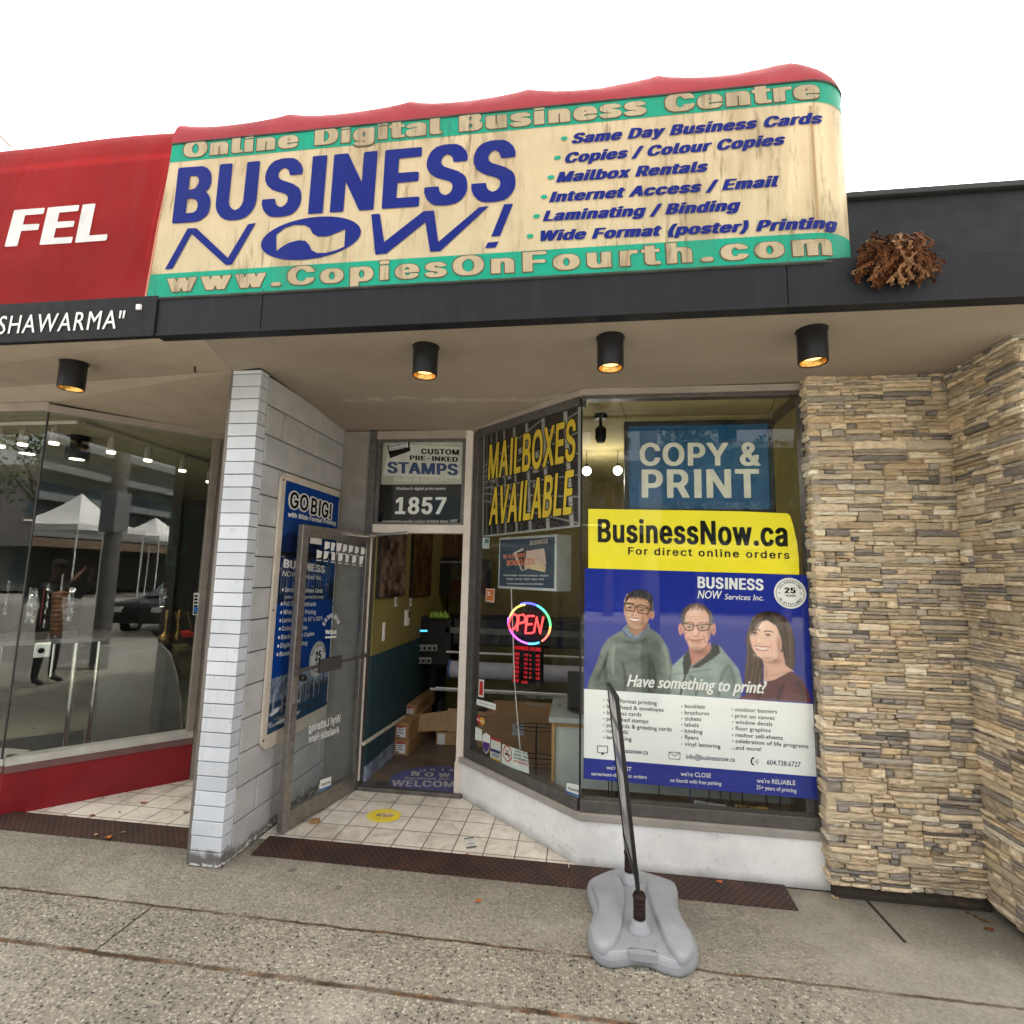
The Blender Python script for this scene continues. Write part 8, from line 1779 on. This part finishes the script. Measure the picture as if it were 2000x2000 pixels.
def car(cx, cy, label):
    E_ = empty('parked_car', (cx, cy, -.15), label, 'car'); L, Wd = 4.3, 1.75
    prof = [(-L / 2, .35), (-L / 2, .75), (-L / 2 + .15, .88), (-1.0, .98), (-.35, 1.42), (1.1, 1.45), (1.75, 1.0), (L / 2, .92), (L / 2, .35)]
    m = MB(); n_ = len(prof)
    m.add([(cx + x, cy - Wd / 2 + (.14 if z > 1.1 else 0), z - .15) for x, z in prof] + [(cx + x, cy + Wd / 2 - (.14 if z > 1.1 else 0), z - .15) for x, z in prof], [tuple(range(n_)), tuple(reversed(range(n_, 2 * n_)))] + [(i, n_ + i, n_ + (i + 1) % n_, (i + 1) % n_) for i in range(n_)])
    m.build('body', plain('black car paint', (.012, .012, .014), .15), E_, bevel=.04)
    m = MB(); m.prism([(cx - .98, cy - .7, .86), (cx - .40, cy - .66, 1.24), (cx - .40, cy + .66, 1.24), (cx - .98, cy + .7, .86)], (-.02, 0, .02)); m.build('windscreen', plain('car glass', (.10, .12, .13), .05), E_)
    for x in (-1.35, 1.35):
        for y in (-Wd / 2, Wd / 2 - .2):
            m = MB(); m.lathe((cx + x, cy + y, .17), [(.2, 0), (.32, .02), (.32, .18), (.2, .2)], 20, (0, 1, 0)); w_ = m.build('wheel', M_BLACKR, E_); m = MB(); m.lathe((cx + x, cy + y - .005, .17), [(.02, 0), (.19, 0), (.19, .21), (.02, .21)], 16, (0, 1, 0)); m.build('rim', M_CHROME, w_)
    for y in (-.6, .6): m = MB(); m.box(cx - L / 2 - .01, cx - L / 2 + .1, cy + y - .18, cy + y + .18, .50, .64); m.build('headlight', plain('headlight', (.7, .7, .7), .1), E_)
car(7.9, -4.1, 'black car parked on the road seen in the cafe glass')
def tree(x, y, h, r, label, seed, dark=1.0):
    rt = np.random.default_rng(seed); E_ = empty('street_tree', (x, y, 0), label, 'tree', 'trees across the street'); m = MB(); m.tube([(x, y, 0), (x + .1, y, h * .35), (x - .05, y + .1, h * .7)], [.22, .16, .07], 10)
    for k in range(6): a = k * 1.05; m.tube([(x, y, h * (.3 + .05 * k)), (x + r * .6 * math.cos(a), y + r * .6 * math.sin(a), h * (.5 + .06 * k))], [.07, .02], 6)
    m.build('trunk', plain('bark', (.09, .07, .05), .9, 0, .3, 20), E_)
    m = MB(); cl_ = [np.array([x + rt.normal(0, r * .45), y + rt.normal(0, r * .45), h * rt.uniform(.42, .95)]) for _ in range(34)]
    for c in cl_:
        s = rt.uniform(.5, 1.0) * r * .36
        for q in range(90):
            p = c + rt.normal(0, s * .6, 3); a = rt.normal(0, 1, 3); a /= np.linalg.norm(a); b = np.cross(a, rt.normal(0, 1, 3)); b /= np.linalg.norm(b); k = rt.uniform(.07, .15)
            g = rt.uniform(.6, 1.3) * dark; m.cc = (.06 * g, .10 * g, .028 * g); m.add([p - a * k, p + b * k * .5, p + a * k, p - b * k * .5], [(0, 1, 2, 3)])
    m.build('crown', vcol('leaf green', .6), E_, colors=True)
tree(5.0, -16.3, 9, 2.4, 'leafy street tree opposite the poster window', 1); tree(8.6, -16.6, 8, 2.2, 'smaller street tree right of the one opposite the poster window', 2); tree(-26.5, -15.5, 11, 3.2, 'leafy street tree across the road to the left', 3); tree(1.2, -16.5, 12, 1.1, 'narrow dark conifer across the street', 4, .6)
# the photographer, standing beside the camera
PH = empty('person', (-.30, -.28, 0), 'person in black clothes and cap holding up a phone, reflected in the cafe glass', 'person')
J = {'pel': (-.30, -.32, .96, .13, .10), 'sp1': (-.30, -.33, 1.12, .13, .095), 'sp2': (-.30, -.33, 1.32, .155, .105), 'nk': (-.30, -.31, 1.48, .06, .06), 'hd1': (-.29, -.28, 1.58, .075, .085), 'hd2': (-.29, -.27, 1.68, .085, .095), 'hd3': (-.29, -.28, 1.76, .06, .07),
     'shL': (-.48, -.32, 1.42, .06, .06), 'elL': (-.46, -.10, 1.24, .042, .042), 'wrL': (-.16, -.10, 1.58, .028, .028), 'haL': (-.09, -.09, 1.65, .03, .022),
     'shR': (-.12, -.32, 1.42, .06, .06), 'elR': (.02, -.20, 1.22, .042, .042), 'wrR': (.08, -.12, 1.56, .028, .028), 'haR': (.06, -.09, 1.65, .03, .022),
     'hpL': (-.40, -.32, .90, .09, .09), 'knL': (-.42, -.29, .50, .062, .062), 'anL': (-.43, -.32, .10, .042, .042), 'toL': (-.45, -.16, .04, .035, .03),
     'hpR': (-.20, -.32, .90, .09, .09), 'knR': (-.19, -.29, .50, .062, .062), 'anR': (-.18, -.32, .10, .042, .042), 'toR': (-.16, -.16, .04, .035, .03)}
Ed = [('pel', 'sp1'), ('sp1', 'sp2'), ('sp2', 'nk'), ('nk', 'hd1'), ('hd1', 'hd2'), ('hd2', 'hd3'), ('sp2', 'shL'), ('shL', 'elL'), ('elL', 'wrL'), ('wrL', 'haL'), ('sp2', 'shR'), ('shR', 'elR'), ('elR', 'wrR'), ('wrR', 'haR'), ('pel', 'hpL'), ('hpL', 'knL'), ('knL', 'anL'), ('anL', 'toL'), ('pel', 'hpR'), ('hpR', 'knR'), ('knR', 'anR'), ('anR', 'toR')]
ks = list(J); off = parent_world(PH); me = bpy.data.meshes.new('body'); me.from_pydata([tuple(np.array(J[k][:3]) - off) for k in ks], [(ks.index(a), ks.index(b)) for a, b in Ed], []); me.update()
nb = N('skin and black clothes'); xb, yb, zb_ = nb.xyz(); sk_ = nb.math('GREATER_THAN', zb_, 1.49)
me.materials.append(nb.done(nb.mix(sk_, (.012, .012, .014), (.16, .09, .065)), .65))
o = bpy.data.objects.new('body', me); col.objects.link(o); o.parent = PH
sk = o.modifiers.new('skin', 'SKIN')
for i, k in enumerate(ks): v = me.skin_vertices[0].data[i]; v.radius = J[k][3:5]; v.use_root = (k == 'pel')
sb = o.modifiers.new('smooth', 'SUBSURF'); sb.levels = 2; sb.render_levels = 2
m = MB(); m.lathe((-.29, -.275, 1.70), [(.098, -.005), (.100, .03), (.085, .075), (.05, .10), (0, .108)], 20); m.box(-.36, -.22, -.21, -.09, 1.70, 1.712); m.build('cap', M_BLACK, PH)
for nm, c, sg in (('hand', J['haL'], 1), ('hand', J['haR'], -1)):
    m = MB()
    for k in range(4): m.tube([(c[0], c[1], c[2] + .005 * k), (c[0] + sg * .03, c[1] + .012, c[2] + .014 * k + .01), (c[0] + sg * .055, c[1] + .030, c[2] + .014 * k + .012)], [.009, .008, .006], 6)
    m.tube([(c[0], c[1], c[2]), (c[0] + sg * .02, c[1] - .02, c[2] + .04), (c[0] + sg * .05, c[1] - .005, c[2] + .055)], [.011, .010, .007], 6); m.build('fingers', plain('skin', (.36, .20, .14), .6), PH)
m = MB(); m.box(-.085, .065, -.072, -.062, 1.665, 1.74); o = m.build('phone', M_BLACK, bevel=.003); tag(o, 'black phone held up by the person in black', 'phone')
